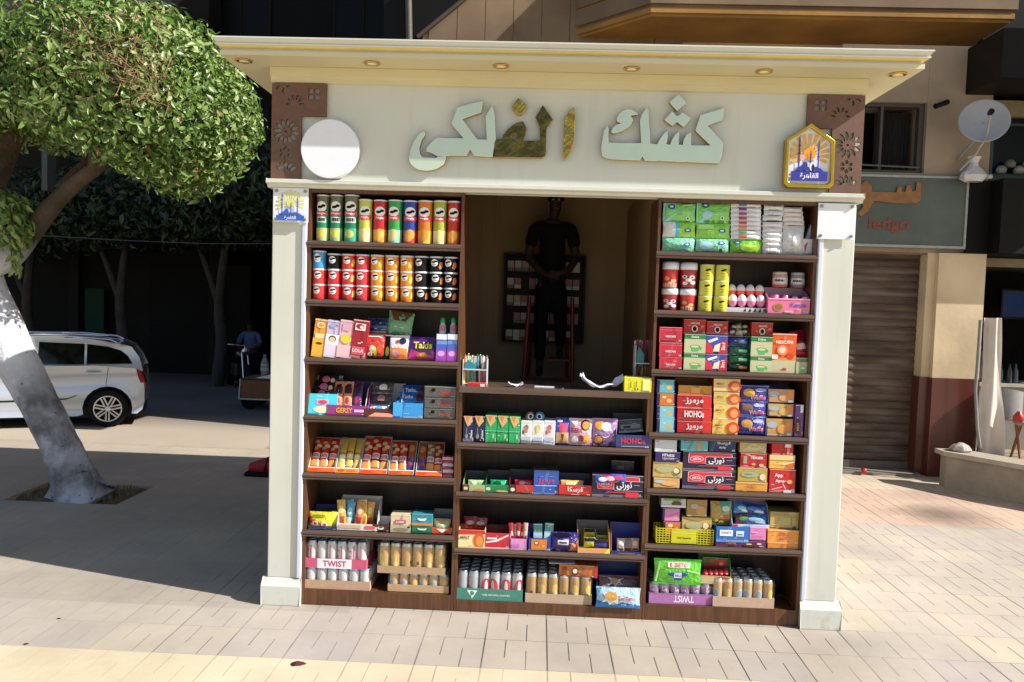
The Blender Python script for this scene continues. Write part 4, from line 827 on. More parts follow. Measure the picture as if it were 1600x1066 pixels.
pouch((876, 752, 912, 764), 'e8b868', 'tan wafer packet lying inside the red open box', [('e', .5, .5, .3, .3, 'f0d8a0')], None, .03, rx=-.6, bulge=.01, name='wafer_packet', cat='wafers', n=8)
def torti(b, label, z_, Y=.02, extra=()):
    A = [('r', .02, .70, .06, .74, 'e8e4ec')]
    rd = 'e0344c'
    def rr(a, b_, c, d, col, e=.012):
        return [('p', [(a+e, b_), (c-e, b_), (c, b_+e*4), (c, d-e*4), (c-e, d), (a+e, d), (a, d-e*4), (a, b_+e*4)], col)]
    A = rr(.10, .36, .93, .92, 'f0e8ee')+rr(.11, .375, .92, .905, rd)+rr(.43, .30, 1.0, .74, 'f0e8ee')[:0]
    A += [('p', [(.42, .36), (.46, .30), (1, .30), (1, .74), (.46, .74), (.42, .68)], 'f0e8ee'), ('p', [(.43, .36), (.465, .315), (1, .315), (1, .725), (.465, .725), (.43, .67)], '2c1c40')]
    A += [('r', .11, .375, .4, .40, rd), ('e', .26, .60, .13, .16, 'f4eaf0'), ('e', .26, .60, .12, .14, rd), ('t', 'ARTA', .26, .60, .13, .17, 'f8f0f4'), ('t', 'تورتى', .63, .52, .36, .30, 'f8f4fa'), ('r', .82, .56, .93, .58, 'c8c0d0')]
    A += [('p', [(.66, .02), (.9, .02), (.92, .10), (.92, .20), (.9, .26), (.3, .26), (.28, .22), (.66, .22)], rd)]
    carton(b, '2c1c40', label, list(A)+list(extra), z_, name='cake_carton', cat='cake', Y=Y, rz=0, D=.17)
torti((925, 742, 1005, 781), 'large dark purple carton with white Arabic lettering and red bands '+M2, z, .005)
for k, c in enumerate(('3a4cc8', 'd03858', '5060d8')):
    pouch((930+12*k, 743-1*k, 954+12*k, 755-k), c, f'{("blue", "pink red", "violet blue")[k]} sweet packet on the front edge of the large dark purple carton', [('e', .5, .5, .3, .3, ('e8f0f8', 'f8c8d0', 'e04868')[k])], None, -.012, rx=-.1, bulge=.006, name='sweet_packet', cat='sweets', n=8)
carton((955, 720, 991, 741), '1c2240', 'small dark blue carton at the back above the large purple carton', [('r', .2, .3, .8, .7, '4a3a38'), ('r', .3, .4, .55, .6, '8a6a50')], None, .14, D=.1, name='cake_carton', cat='cake')
# middle unit shelf 3
z = SHELF[2][3]; M3 = 'on middle unit third shelf'
tray((716, 826, 758, 854), 'f4e0a8', 'cream open box with orange disc '+M3, [('p', [(0, .75), (0, 1), (1, 1), (1, .8)], 'd83028'), ('e', .78, .45, .2, .4, 'e85a28'), ('e', .8, .4, .13, .28, 'f09a50'), ('t', 'MALT', .25, .58, .16, .4, '8a5a30'), ('r', .0, 0, 1, .08, 'f0c060')], z, fh=.93, inner='8a2020', Y=.0, D=.1, rz=0)
for k in range(2): pouch((724+16*k, 807+2*k, 745+16*k, 830), '8c1c1c', f'dark red chocolate packet, {("left", "right")[k]} of two behind the cream box', [('e', .5, .6, .3, .14, 'b8a8a8'), ('r', .2, .2, .8, .35, 'c03030')], None, .10, rx=-.1, bulge=.015, name='chocolate_packet', cat='chocolate', group='dark red packets behind the cream box', n=8)
tray((756, 829, 797, 856), 'c82838', 'red open box with white swoosh '+M3, [('p', [(.08, .35), (.5, .45), (.95, .85), (.95, .95), (.5, .60), (.08, .45)], 'f0d8dc'), ('r', .12, .6, .5, .72, 'f8eaec'), ('r', 0, 0, 1, .1, 'e8b8c0')], z, fh=.86, inner='50181c', Y=.005, D=.13)
tray((797, 825, 824, 857), 'e090c8', 'pink open box of red wafers '+M3, [('r', .1, .2, .55, .5, 'c878b8'), ('r', 0, 0, .04, 1, '4040a0'), ('r', .96, 0, 1, 1, '4040a0')], z, fh=.50, inner='b8b0c0', Y=.005, D=.09)
for k in range(5): pouch((797+5*k, 817+(k % 2)*3, 804+5*k, 842), ('b82c28', 'e0a8a0', 'a02420')[k % 3], f'thin red wafer stick, {ORD[k]} from left in the pink box', [('r', .2, .2, .8, .5, 'e8d8d0')], None, .03+.01*(k % 2), ry=(-.12, .08, -.03, .14, .05)[k], rx=-.05, bulge=.008, name='wafer_stick', cat='wafers', group='sticks in the pink open box', n=6)
tray((826, 826, 861, 858), '2c3c90', 'blue open box with orange panel '+M3, [('r', .12, .08, .82, .92, 'd88030'), ('e', .35, .6, .11, .18, '6a3018'), ('e', .35, .62, .07, .1, 'f0e0d0'), ('r', .6, .3, .74, .45, 'e8a858')], z, fh=.56, inner='4050a0', Y=.005, D=.1)
for k in range(2): carton((834+16*k, 819-k, 848+16*k, 842), '3a6c70', f'grey teal sweet tube with pale base, {("left", "right")[k]} of two in the blue box', [('r', 0, 0, 1, .4, 'c0e0f0'), ('r', 0, .4, 1, .5, '88b8c8')], None, .035, D=.03, ry=(-.05, .05)[k], name='sweet_tube', cat='sweets', group='grey teal tubes')
pouch((860, 832, 904, 858), '3a2a78', 'purple biscuit bag with white label '+M3, [('r', .25, .35, .65, .6, 'f0ecf4'), ('r', .3, .42, .6, .52, '40384c'), ('p', [(.7, 0), (.75, .45), (1, .55), (1, 0)], 'd08060'), ('e', .4, .85, .35, .12, '1c1830')], z, .02, rx=-.1, bulge=.025)
tray((903, 823, 954, 861), 'e0a060', 'orange and yellow open box of dark chocolate bars '+M3, [('p', [(.8, 0), (.95, 1), (1, 1), (1, 0)], 'f4e840')], z, fh=.18, inner='54545c', Y=.0, D=.15, sides='e8b050', rz=.03)
for k, (c, b) in enumerate((('b0b020', (912, 827, 931, 840)), ('a8b028', (931, 833, 950, 842)), ('b4b41c', (912, 841, 931, 855)), ('3a3880', (928, 844, 950, 857)))):
    pouch(b, c, f'{("olive yellow bar at upper left", "olive yellow bar at upper right", "olive yellow bar at lower left", "dark blue bar at lower right")[k]} in the orange and yellow open box', [('r', .05, .6, .95, .95, '2a2430')], None, (.10, .09, .03, .025)[k], rx=-.3, bulge=.01, name='chocolate_bar', cat='chocolate', n=8)
tray((955, 826, 1004, 863), '24347c', 'blue open box with torn orange sides, rightmost '+M3, [('e', .5, .3, .3, .2, 'a06840')], z, fh=.12, inner='2a3c90', Y=.0, D=.14, sides='d89058', rz=-.02)
for k, c in enumerate(('c8b4a8', 'b88050', 'd8a888')):
    pouch((964+11*k, 842, 977+11*k, 861), c, f'brown cake packet, {ORD[k]} from left in the torn blue box', [('e', .5, .6, .35, .2, ('e8e0d8', '5a88c0', 'e8c8b8')[k]), ('r', .1, .05, .9, .2, '7a4828')], None, .035, rx=-.2, bulge=.012, name='cake_packet', cat='cake', group='packets in the torn blue box', n=8)
# middle bottom
z = SHELF[2][4]
can_pack((714, 894, 816, 944), z+.0, 6, 4, [cn['si'], cn['si'], cn['re'], cn['re'], cn['re'], cn['re']], '4c9080', .072, 'pack of red and silver cans with teal band, middle unit bottom shelf', [('p', [(.16, .85), (.32, .85), (.24, .12)], 'e8f0ec'), ('e', .24, .6, .03, .18, '4c9080'), ('r', .22, .2, .23, .8, '4c9080'), ('t', '100% NATURAL FLAVORS', .6, .5, .16, .5, 'e0ece8')])
can_pack((822, 898, 924, 947), z+.0, 6, 4, [cn['gn'], cn['go'], cn['go']], 'cbb094', .058, 'pack of gold cans with cardboard tray, middle unit bottom shelf')
carton((873, 883, 934, 902), 'd07830', 'flat orange chocolate box lying on the gold cans', [('r', .92, 0, 1, 1, 'd83038'), ('e', .42, .45, .09, .32, '6a3018'), ('e', .42, .5, .06, .2, 'f0e8e0'), ('e', .68, .42, .08, .22, 'c06858'), ('r', .08, .1, .2, .8, '8a4818')], None, .02, D=.16, name='chocolate_box', cat='chocolate', rz=-.04)
mb = MB(); mb.box((-.08, 0, 0), (.08, .11, .004), mat('e4e6ec', .4)); tag(mb.build('white_card', None, (at(878, 881, .05).x, .03, at(878, 884, .03).z+.012), (.03, 0, .05)), 'loose white card lying above the gold cans, middle unit', 'card')
tray((933, 886, 1003, 949), '2c5cb0', 'blue open box of milk biscuits, right end of middle bottom shelf', [('e', .4, .5, .3, .3, 'e8f4fc')], z, fh=.18, inner='26386c', sides='2a4080', Y=.005, D=.18, rz=0)
pouch((935, 903, 1001, 924), '8a6468', 'brown and white milk splash biscuit packet at the back of the blue box', [('p', [(.2, .9), (.3, .6), (.2, .3), (.35, .45), (.4, .2), (.48, .5), (.6, .35), (.5, .6), (.62, .85), (.42, .7)], 'e8e4e8'), ('e', .38, .62, .09, .2, 'd8a068'), ('r', 0, 0, 1, .2, '2060b0')], None, .05, rx=-.5, bulge=.015, name='biscuit_packet', cat='biscuits')
pouch((931, 918, 1001, 950), 'bfe0f0', 'pale blue milk splash biscuit packet at the front of the blue box', [('p', [(0, 0), (0, .35), (.2, .3), (.35, .1), (.6, .3), (1, .12), (1, 0)], '2a78c0'), ('p', [(.0, .95), (.1, .3), (.2, .15), (.12, .95)], '3a90d0'), ('p', [(.15, .7), (.2, .5), (.12, .25), (.25, .35), (.3, .1), (.4, .32), (.5, .2), (.48, .5), (.5, .7), (.32, .8)], 'f8fcfe'), ('e', .33, .58, .15, .22, 'dca048'), ('t', 'Tam Tam', .66, .5, .2, .34, 'd83848')], z+.002, -.012, rx=-.06, bulge=.02, name='biscuit_packet', cat='biscuits')

# ------------------------------------------------------------------ right unit goods
z = SHELF[3][0]; R1 = 'on right unit top shelf'
def tissue(b, c, label, A, z_=None): pouch(b, c, label, A, z_, .05, rx=0, bulge=.022, name='tissue_pack', cat='tissues', crimp=.012, group='green and blue tissue packs')
emb = lambda u, v: [('e', u, v, .11, .13, '2c4cb0'), ('e', u, v+.01, .06, .06, 'd8e4f4')]
tissue((1036, 318, 1087, 347), '8cdc78', 'green and aqua tissue pack, top row left '+R1, [('p', [(0, 0), (0, 1), (.45, 1), (.4, .5), (.5, 0)], '90d8d0'), ('p', [(.5, 0), (.6, .9), (.9, 1), (.8, .3)], 'b4ec6c')]+emb(.24, .8)+[('e', .76, .18, .06, .1, 'f0f4f0'), ('e', .76, .18, .035, .06, '3a4a40')])
tissue((1088, 318, 1141, 349), '8ce068', 'green and aqua tissue pack, top row second '+R1, [('p', [(0, 0), (0, 1), (.5, 1), (.4, .5), (.5, 0)], '90dcd4'), ('e', .3, .4, .16, .2, 'a8d4e8')]+emb(.25, .88)+[('e', .76, .25, .06, .1, 'f0f4f0'), ('e', .76, .25, .035, .06, '4a5a50')])
tissue((1035, 347, 1087, 371), 'a0e040', 'white and lime tissue pack, middle row left '+R1, [('r', 0, 0, .38, 1, 'e4e4e8'), ('r', .38, 0, .5, 1, '60c4e0')]+emb(.76, .45))
tissue((1087, 349, 1141, 373), '90dc50', 'lime green tissue pack, middle row second '+R1, [('r', .05, .6, .5, .9, 'b8f090')]+emb(.76, .5))
tissue((1034, 371, 1086, 390), '88d8b8', 'pale aqua tissue pack, bottom row left '+R1, [('p', [(0, .2), (.5, .9), (.6, .9), (.2, .1)], 'b0e8dc')]+emb(.76, .5), z)
tissue((1086, 373, 1140, 393), '90dcb0', 'aqua green tissue pack, bottom row second '+R1, [('e', .3, .5, .2, .3, 'b0dcf0')]+emb(.76, .68)+[('e', .74, .2, .05, .1, '50685c')], z)
tissue((1140, 374, 1192, 395), '80d040', 'bright green tissue pack below the white packs '+R1, [('e', .6, .4, .3, .25, 'b8e050')]+emb(.2, .75), z)
tabs = ['d8603c', '50b070', 'e88830', 'e05050', 'c04070', 'b84880', '8a4890', '3a88c0']
for k in range(8):
    y1 = 374-k*7.1; pouch((1141, y1-7.6, 1190, y1+.5), 'ecebf0', f'flat white wipes pack, {ORD[k]} from the bottom of the tabbed stack', [('r', .24, .25, .5, .8, tabs[k])], None, .045, rx=0, bulge=.02, name='wipes_pack', cat='wipes', group='flat white packs with coloured tabs', n=8, crimp=.02)
for k in range(10):
    y1 = 395-k*(8.0 if k < 6 else 8.3); pouch((1191+(k > 6)*2, y1-8.4, 1223+(k > 6)*2, y1+.3), ('e8e8ec', 'e2e0e4', 'ececf0')[k % 3], f'flat white napkin pack, {ORD[k]} from the bottom of the tall white stack', [], z if k == 0 else None, .04, rx=0, bulge=.018, name='napkin_pack', cat='napkins', group='napkin packs in the tall stack', n=8, crimp=.03, rz=random.uniform(-.05, .05))
pouch((1222, 353, 1256, 397), 'dcdcde', 'large upright white plastic bag of napkins '+R1, [('e', .6, .5, .2, .2, 'f2f2f4')], z, .04, rx=0, bulge=.03, name='napkin_bag', cat='napkins', crimp=.02)
for k in range(4):
    y1 = 353-k*7.2; pouch((1223, y1-7.8, 1257-k, y1+.4), ('e8dcd8', 'ece8ea', 'eadedc', 'e8e4e6')[k], f'flat pinkish white pack, {ORD[k]} from the bottom above the upright napkin bag', [], None, .045, rx=0, bulge=.018, name='napkin_pack', cat='napkins', group='napkin packs on the upright bag', n=8, crimp=.03)
carton((1251, 345, 1261, 396), 'c8c8d0', 'narrow white carton leaning at right end '+R1, [('r', .1, .2, .9, .3, 'b02838')], None, .08, D=.03, ry=.32, name='carton', cat='box', rz=0)
carton((1253, 373, 1270, 397), 'd8d8de', 'small white folded carton at right end '+R1, [('p', [(.3, .1), (.5, .8), (.2, .6)], 'b02838')], z, .04, D=.06, name='carton', cat='box')
# shelf 2: cups, tubs, eggs, jars
z = SHELF[3][1]; R2 = 'on right unit second shelf'
def cup(b, label, dots, z_=None):
    x0, x1, z0, z1 = spot(b, .07, z_); R = (x1-x0)/2*.97; H = z1-z0; mb = MB()
    mb.lathe([(R*.80, 0), (R*.84, .003), (R*.95, H*.70)], gl('c83438' if dots == 0 else 'a83038'), 26)
    A = [('r', 0, .02, 1, .25, 'e8b898'), ('e', .3, .5, .12, .12, 'f0a060'), ('e', .6, .38, .12, .10, 'f4b070'), ('e', .45, .25, .1, .08, 'f8d0b0')] if dots == 0 else [('e', .28, .6, .12, .10, 'f0e4e4'), ('e', .6, .58, .12, .10, 'f0e0e0'), ('e', .45, .42, .13, .10, 'f4ecec'), ('e', .3, .24, .12, .10, 'f0e4e4'), ('e', .64, .28, .12, .1, 'f0e4e4'), ('e', .29, .6, .05, .05, '6a2028'), ('e', .61, .58, .05, .05, '6a2028')]
    art(mb, A, lambda u, v, h: cyl_fn(R*(.84+.11*min(1, v)), 1)(u, 0, h)[:2]+(H*.70*v,), PI*R, H*.7, div=8)
    o = tag(mb.build('dessert_cup', None, ((x0+x1)/2, .07, z0)), label, 'cup', 'round dessert cups with grey lids')
    mb = MB(); mb.lathe([(R*.96, H*.70), (R, H*.71), (R, H*.95), (R*.93, H*.955)], gl('e8e8ec'), 26); mb.lathe([(R*.97, H*.955), (R*.98, H*.99), (R*.8, H)], gl('8a8c90'), 26); mb.build('lid', o)
zc = at(1046, 450, .07).z
cup((1033, 450, 1060, 483), 'dessert cup with dark berries, bottom left of four cups', 1, z); cup((1061, 451, 1088, 483), 'dessert cup with orange pictures, bottom right of four cups', 0, z)
cup((1034, 409, 1061, 450), 'dessert cup with orange pictures, top left of four cups', 0); cup((1062, 410, 1090, 450), 'dessert cup with dark berries, top right of four cups', 1)
for j in range(3):
    for i, x in enumerate((1103, 1127)):
        p = at(x+.7*j*1, 440, .058); H = .0925; R = .0415; mb = MB(); mb.lathe([(R*.97, 0), (R, .003), (R, H-.006)], gl('d0d040', .28), 24)
        art(mb, [('r', .0, .0, .3, .95, 'e6e480'), ('t', 'Pringles', .55, .42, .08, .26, 'c06078'), ('e', .50, .62, .08, .06, '141210'), ('e', .60, .67, .08, .05, '141210'), ('r', .5, .25, .6, .28, '505020')], cyl_fn(R, H, .1-.3), PI*R, H, div=8)
        o = tag(mb.build('crisps_tub', None, (p.x, .058, z+.0005+j*.0935)), f'short yellow crisps tub, {("left", "right")[i]} stack, {("bottom", "middle", "top")[j]} row, {R2}', 'crisps', 'short stacked crisps tubs')
        mb = MB(); mb.lathe([(R+.001, H-.010), (R+.0015, H-.001), (R-.003, H-.0002)], gl('e0e090', .4), 24); mb.build('lid', o)
mb = MB(); a = at(1134, 489, .03); b = at(1199, 489, .03); W = b.x-a.x
mb.box((0, 0, 0), (W, .10, .028), gl('d8d8da')); art(mb, [('p', [(.05+.12*k, .1), (.11+.12*k, .9), (.13+.12*k, .2)], '2a2a30') for k in range(3, 7)]+[('r', .9, .2, .98, .8, '505058')], lambda u, v, h: (W*u, -h, .028*v), W, .028)
tag(mb.build('egg_tray', None, (a.x, .03, z+.001)), 'low white tray under the chocolate eggs on right unit second shelf', 'tray')
for j in range(2):
    for i in range(4):
        p = at(1144.5+14.6*i-j*.5, 470, .06); mb = MB(); R = .0285; H = .078
        pr = [(R*math.sin(PI*t/10)*(1-.10*(t/10-.4)), H*(1-math.cos(PI*t/10))/2) for t in range(11)]
        mb.lathe(pr[:6], gl('e04a38' if j else 'e88ab8'), 20); mb.lathe(pr[5:], gl('f0e4ec'), 20)
        art(mb, [('p', [(.1, .75), (.3, .9), (.9, .88), (.95, .7), (.6, .76)], 'e05098')], lambda u, v, h: (lambda rr: ((rr+h)*math.sin(PI*(u-.5)), -(rr+h)*math.cos(PI*(u-.5)), H*v))(R*math.sqrt(max(0, 1-(2*v-1)**2))*(1-.1*(math.acos(max(-1, min(1, 1-2*v)))/PI-.4))), .09, H, step=.001)
        tag(mb.build('chocolate_egg', None, (p.x, .06+.03*j, z+.030+j*.062)), f'pink and white chocolate egg, {ORD[i]} from left in {("lower", "upper")[j]} row {R2}', 'egg', 'chocolate eggs')
tray((1200, 449, 1266, 491), 'e878a0', 'pink open box with blue Kenzo lettering '+R2, [('t', 'Kenzo', .73, .58, .30, .38, '5a58c0'), ('t', 'MINI', .73, .27, .12, .2, 'f0c868'), ('e', .25, .42, .12, .26, 'b88858'), ('e', .25, .42, .09, .19, '9a6a40'), ('r', 0, .92, 1, 1, 'f4b0c8'), ('r', .4, .08, .6, .2, 'f0b8d0')], z, fh=.58, inner='c8a8b8', Y=.01, D=.14, rz=0, sides='d88ca8')
for i in range(4):
    p = at(1210.5+15.3*i, 468, .04); mb = MB(); mb.lathe([(.024, 0), (.026, .004), (.026, .095), (.022, .10)], gl(('c85898', 'a04088', '70307c', '583068')[i]), 18)
    art(mb, [('e', .5, .35, .2, .12, 'd8c070'), ('e', .5, .42, .26, .07, '2a1420'), ('r', .3, .65, .7, .9, 'e8b0cc')], cyl_fn(.026, .1), .08, .1, div=6); tag(mb.build('chocolate_tube', None, (p.x, .05, z+.012)), f'small purple chocolate tube, {ORD[i]} from left in the pink open box', 'chocolate', 'tubes in the pink open box')
for i, b in enumerate(((1207, 425, 1230, 449), (1235, 426, 1257, 450))):
    x0, x1, z0, z1 = spot(b, .1); R = (x1-x0)/2; H = z1-z0; mb = MB(); mb.lathe([(R*.95, 0), (R, .004), (R, H*.78), (R*.9, H*.82)], gl(('d8a8a0', '9a94a0')[i]), 22)
    art(mb, [('r', .1, .25, .9, .6, 'e8e4e4'), ('r', .2, .35, .6, .5, '50484c'), ('r', 0, 0, 1, .15, ('c04858', '8a5a6a')[i])], cyl_fn(R, H), PI*R, H, div=8)
    o = tag(mb.build('spread_jar', None, ((x0+x1)/2, .10, z0)), f'{("pinkish", "grey")[i]} spread jar with white label, {("left", "right")[i]} of two above the pink box', 'jar')
    mb = MB(); mb.lathe([(R*.92, H*.82), (R*.97, H*.83), (R*.97, H*.98), (R*.9, H)], gl(('c8b8a8', 'a8aab0')[i]), 22); mb.build('lid', o)
# shelf 3: coffee, tea
z = SHELF[3][2]; R3 = 'on right unit third shelf'
for k, (y0, y1) in enumerate(((558, 575.5), (535, 558), (511, 535))):
    carton((1030, y0, 1066, y1), 'c82c44', f'crimson coffee carton, {("lowest", "middle", "topmost")[k]} of three at left end {R3}', [('r', 0, .80 if k else .97, 1, .82 if k else .98, 'e89098'), ('t', 'NESCAFE', .5, .38, .14, .45, 'f4e4e8'), ('r', .0, 0, .05, 1, 'd84858')], z if k == 0 else None, name='coffee_carton', cat='coffee', rz=0, group='crimson coffee cartons')
cupart = lambda bc, sc_: [('r', 0, 0, 1, .74, bc), ('e', .5, .34, .24, .10, '3a7c48'), ('p', [(.28, .34), (.72, .34), (.64, .08), (.36, .08)], '58b868'), ('e', .5, .35, .19, .06, 'e0d4a0'), ('e', .76, .26, .06, .08, '58b868')]
for k, (b, q) in enumerate((((1068, 552, 1102, 578), 'lower left'), ((1069, 522, 1103, 552), 'upper left'), ((1172, 557, 1206, 583), 'lower right'), ((1173, 526, 1207, 557), 'upper right'))):
    carton(b, '2c8448', f'green and beige cup picture carton, {q} of four {R3}', cupart('c8c8a0', 0)+[('t', 'Dolce', .5, .86, .12, .5, 'f0f4e8')], z if k % 2 == 0 else None, name='drink_carton', cat='drink mix', rz=0, group='green drink sachet cartons')
for k, b in enumerate(((1102, 553, 1136, 579), (1103, 524, 1137, 553))):
    carton(b, '4450b0', f'blue and red coffee mix carton, {("lower", "upper")[k]} of two {R3}', [('p', [(0, .05), (.0, .65), (.3, .4), (.35, 0)], 'd82c44'), ('p', [(.6, 0), (.55, .5), (1, .85), (1, 0)], 'c02c48'), ('p', [(.32, .12), (.62, .12), (.66, .6), (.4, .45)], 'f0e4d0'), ('p', [(.05, .7), (.5, .9), (.55, .78), (.15, .58)], 'e8ecf8'), ('v', '3in1', .8, .4, .18, 'f0e8f0')], z if k == 0 else None, name='coffee_carton', cat='coffee', rz=0, group='blue and red coffee cartons')
for k, (b, q) in enumerate((((1068, 499, 1103, 522), 'first'), ((1104, 502, 1138, 523), 'second'), ((1174, 504, 1208, 526), 'third'))):
    carton(b, 'c0281e', f'red coffee carton with black cup, {q} from left {R3}', [('e', .5, .35, .14, .24, 'f0e4dc'), ('e', .5, .36, .09, .17, '1a1010'), ('t', 'NESCAFE', .52, .74, .13, .4, 'f4e4e4'), ('r', .78, .45, .92, .6, 'e88070')], None, name='coffee_carton', cat='coffee', Y=.05, rz=0, group='red coffee cartons with black cups')
tray((1138, 500, 1172, 527), 'a89878', 'open beige box of dark foil sweets above the green foil packs', [], None, fh=.06, inner='4a4030', Y=.06, D=.1, rz=0)
for k in range(6): pouch((1139+9*(k % 3), 505+8*(k//3), 1153+9*(k % 3), 517+8*(k//3)), ('2a2420', '8a8878', '1c1a1c', '5a3050', 'b0a890', '28302a')[k], f'foil wrapped sweet, {("back", "front")[k//3]} row {ORD[k % 3]} from left in the beige box', [('e', .5, .5, .3, .2, 'c8c0a8')], None, .09-.02*(k//3), rx=-.3, bulge=.015, ry=random.uniform(-.3, .3), name='foil_sweet', cat='sweets', n=8, group='foil sweets in the beige box')
for k in range(4): pouch((1136, 526+13.5*k, 1172, 542+13.5*k-(k == 3)*2), ('26386c', '1c5a40', '186038', '2a3a28')[k], f'shiny foil coffee pack, {ORD[k]} from the top between the coffee and tea cartons', [('p', [(.1, .6), (.5, .8), (.9, .5), (.6, .3)], ('3c5090', '2c8858', '249048', '8a4830')[k]), ('r', .45, .3, .85, .55, ('5868a0', '60b890', '90c0a0', 'c07848')[k])], None, .05, rx=-.1, bulge=.03, name='foil_pack', cat='coffee', group='shiny foil packs', crimp=.03)
carton((1206, 521, 1244, 582), 'e86028', 'tall orange and beige coffee carton '+R3, [('r', 0, 0, 1, .32, 'c8c49c'), ('p', [(0, .32), (1, .32), (1, .45), (.3, .36)], 'f09048'), ('e', .42, .58, .22, .13, 'f0906a'), ('e', .42, .58, .13, .08, 'f4d8c0'), ('e', .75, .42, .15, .08, 'd04820'), ('t', 'NESCAFE', .5, .78, .08, .75, 'f8ece0'), ('r', 0, .35, .25, .46, 'f4e8dc'), ('p', [(.38, .08), (.6, .06), (.62, .12), (.5, .13)], 'c83020')], z, name='coffee_carton', cat='coffee', rz=-.02, D=.15)
carton((1243, 559, 1265, 583), '4c7458', 'small dark green tea carton at right end '+R3, cupart('a8a888', 0), z, name='drink_carton', cat='drink mix', rz=.1)
pouch((1242, 517, 1265, 560), 'a01c38', 'crimson coffee bag leaning on the small tea carton', [('r', .2, .3, .85, .5, 'f0c8d0'), ('r', .1, .02, .9, .2, 'c82840'), ('e', .4, .7, .3, .12, '701428')], None, .06, ry=-.15, rx=-.25, bulge=.03, name='coffee_bag', cat='coffee')
# shelf 4
z = SHELF[3][3]; R4 = 'on right unit fourth shelf'
for k, (y0, y1, c) in enumerate(((654, 670, '8cc8d0'), (634, 655, '84c4d0'), (614, 634, 'd87830'), (593, 614, '70b4c0'))):
    carton((1026, y0, 1055, y1), '2c2c70', f'{("lowest pale blue", "second pale blue", "orange", "topmost teal")[k]} biscuit carton with navy edges, leftmost stack {R4}', [('r', .16, .0, .92, .98, c), ('e', .68, .4, .14, .16, ('e0b060', 'e0b060', 'f0c080', 'e0c058')[k]), ('r', .3, .6, .5, .75, ('a8d8e0', 'a8d8e0', 'f4e8e0', '98ccd8')[k])], z if k == 0 else None, name='biscuit_carton', cat='biscuits', rz=0, group='biscuit cartons with navy edges')
for k, (y0, y1, t) in enumerate(((658, 671.5, 'مرمرز'), (637, 658, 'HOHOs'), (617, 638, 'مرمرز'))):
    carton((1058, y0, 1112, y1), 'b81c28', f'dark red cake carton, {("lowest", "middle", "topmost")[k]} of three {R4}', [('t', t, .5, .52, .52, .6, 'f4e4e4'), ('r', 0, .93, 1, .96, 'e05058'), ('p', [(.75, 0), (1, 0), (1, .9), (.7, .9)], 'd83030'), ('t', t, .5, .52, .50, .56, 'f4e4e4')], z if k == 0 else None, name='cake_carton', cat='cake', rz=0, group='dark red cake cartons')
tray((1060, 594, 1113, 617), 'd09038', 'open orange brown box on top of the dark red cartons', [('r', .38, .2, .65, .8, 'e0a860')], None, fh=.62, inner='8a5a28', Y=.03, D=.14, rz=0, sides='a87030')
malt = [('e', .80, .45, .26, .42, 'dc4a24'), ('e', .82, .42, .16, .28, 'eea060'), ('t', 'MALT', .25, .62, .16, .35, '9a5a38'), ('r', .15, .40, .4, .44, 'c88850')]
for k, (y0, y1) in enumerate(((656, 674), (632, 656), (613, 632), (592, 613))):
    carton((1115-(k == 0)*2, y0, 1153+k*1.2, y1), ('f0c860', 'f0cc70', 'dcc060', 'f0d088')[k], f'yellow malt biscuit carton with orange disc, {("lowest", "second", "third", "topmost")[k]} in stack {R4}', malt, z if k == 0 else None, name='malt_biscuit_carton', cat='biscuits', rz=0, D=.16, side='b82c20', group='yellow malt biscuit cartons')
for k, b in enumerate(((1152, 650, 1197, 677), (1153, 626, 1198, 652), (1155, 602, 1201, 630))):
    pouch(b, '3c3c98', f'blue biscuit bag with pink lettering, {("lowest", "middle", "topmost")[k]} of three {R4}', [('e', .3, .6, .2, .22, ('d8a048', '8a6a58', 'e0a840')[k]), ('r', .05, .05, .5, .2, '6a70c8'), ('t', 'Waffle', .62, .34, .26, .55, 'f4e8f4'), ('t', 'Waffle', .63, .32, .24, .52, 'd04890'), ('e', .7, .75, .2, .1, 'a8b0e0'), ('r', .0, .93, 1, 1, '8c94d0')], z if k == 0 else None, .04, rx=0, bulge=.025, crimp=.04, group='blue biscuit bags with pink lettering')
for k, b in enumerate(((1197, 650, 1239, 677), (1200, 628, 1240, 651), (1200, 605, 1241, 629))):
    tray(b, ('c89c60', 'c8a468', 'c09470')[k], f'tan display box with orange curve, {("lowest", "middle", "topmost")[k]} of three {R4}', [('e', .22, .65, .2, .2, 'b0b4c8'), ('e', .62, .4, .2, .28, ('e0a050', 'd8b068', 'd8a078')[k]), ('e', .85, .6, .14, .36, 'e09048'), ('r', .78, .02, .95, .18, 'f0f0f0'), ('r', 0, 0, .05, .5, '3a3880')], z if k == 0 else None, fh=.86, inner='3a3880', Y=.03, D=.15, rz=0, group='tan display boxes with orange curves')
carton((1242, 632, 1256, 676), '6a3c88', 'narrow purple carton standing upright at right end '+R4, [('r', .1, .1, .6, .55, '3a1c20'), ('v', 'MINT', .35, .32, .3, 'd8a040'), ('r', .55, .75, .9, .97, 'e8e8f0'), ('r', .75, 0, .8, .7, 'a080c0')], z, D=.12, rz=.15, name='chocolate_carton', cat='chocolate')
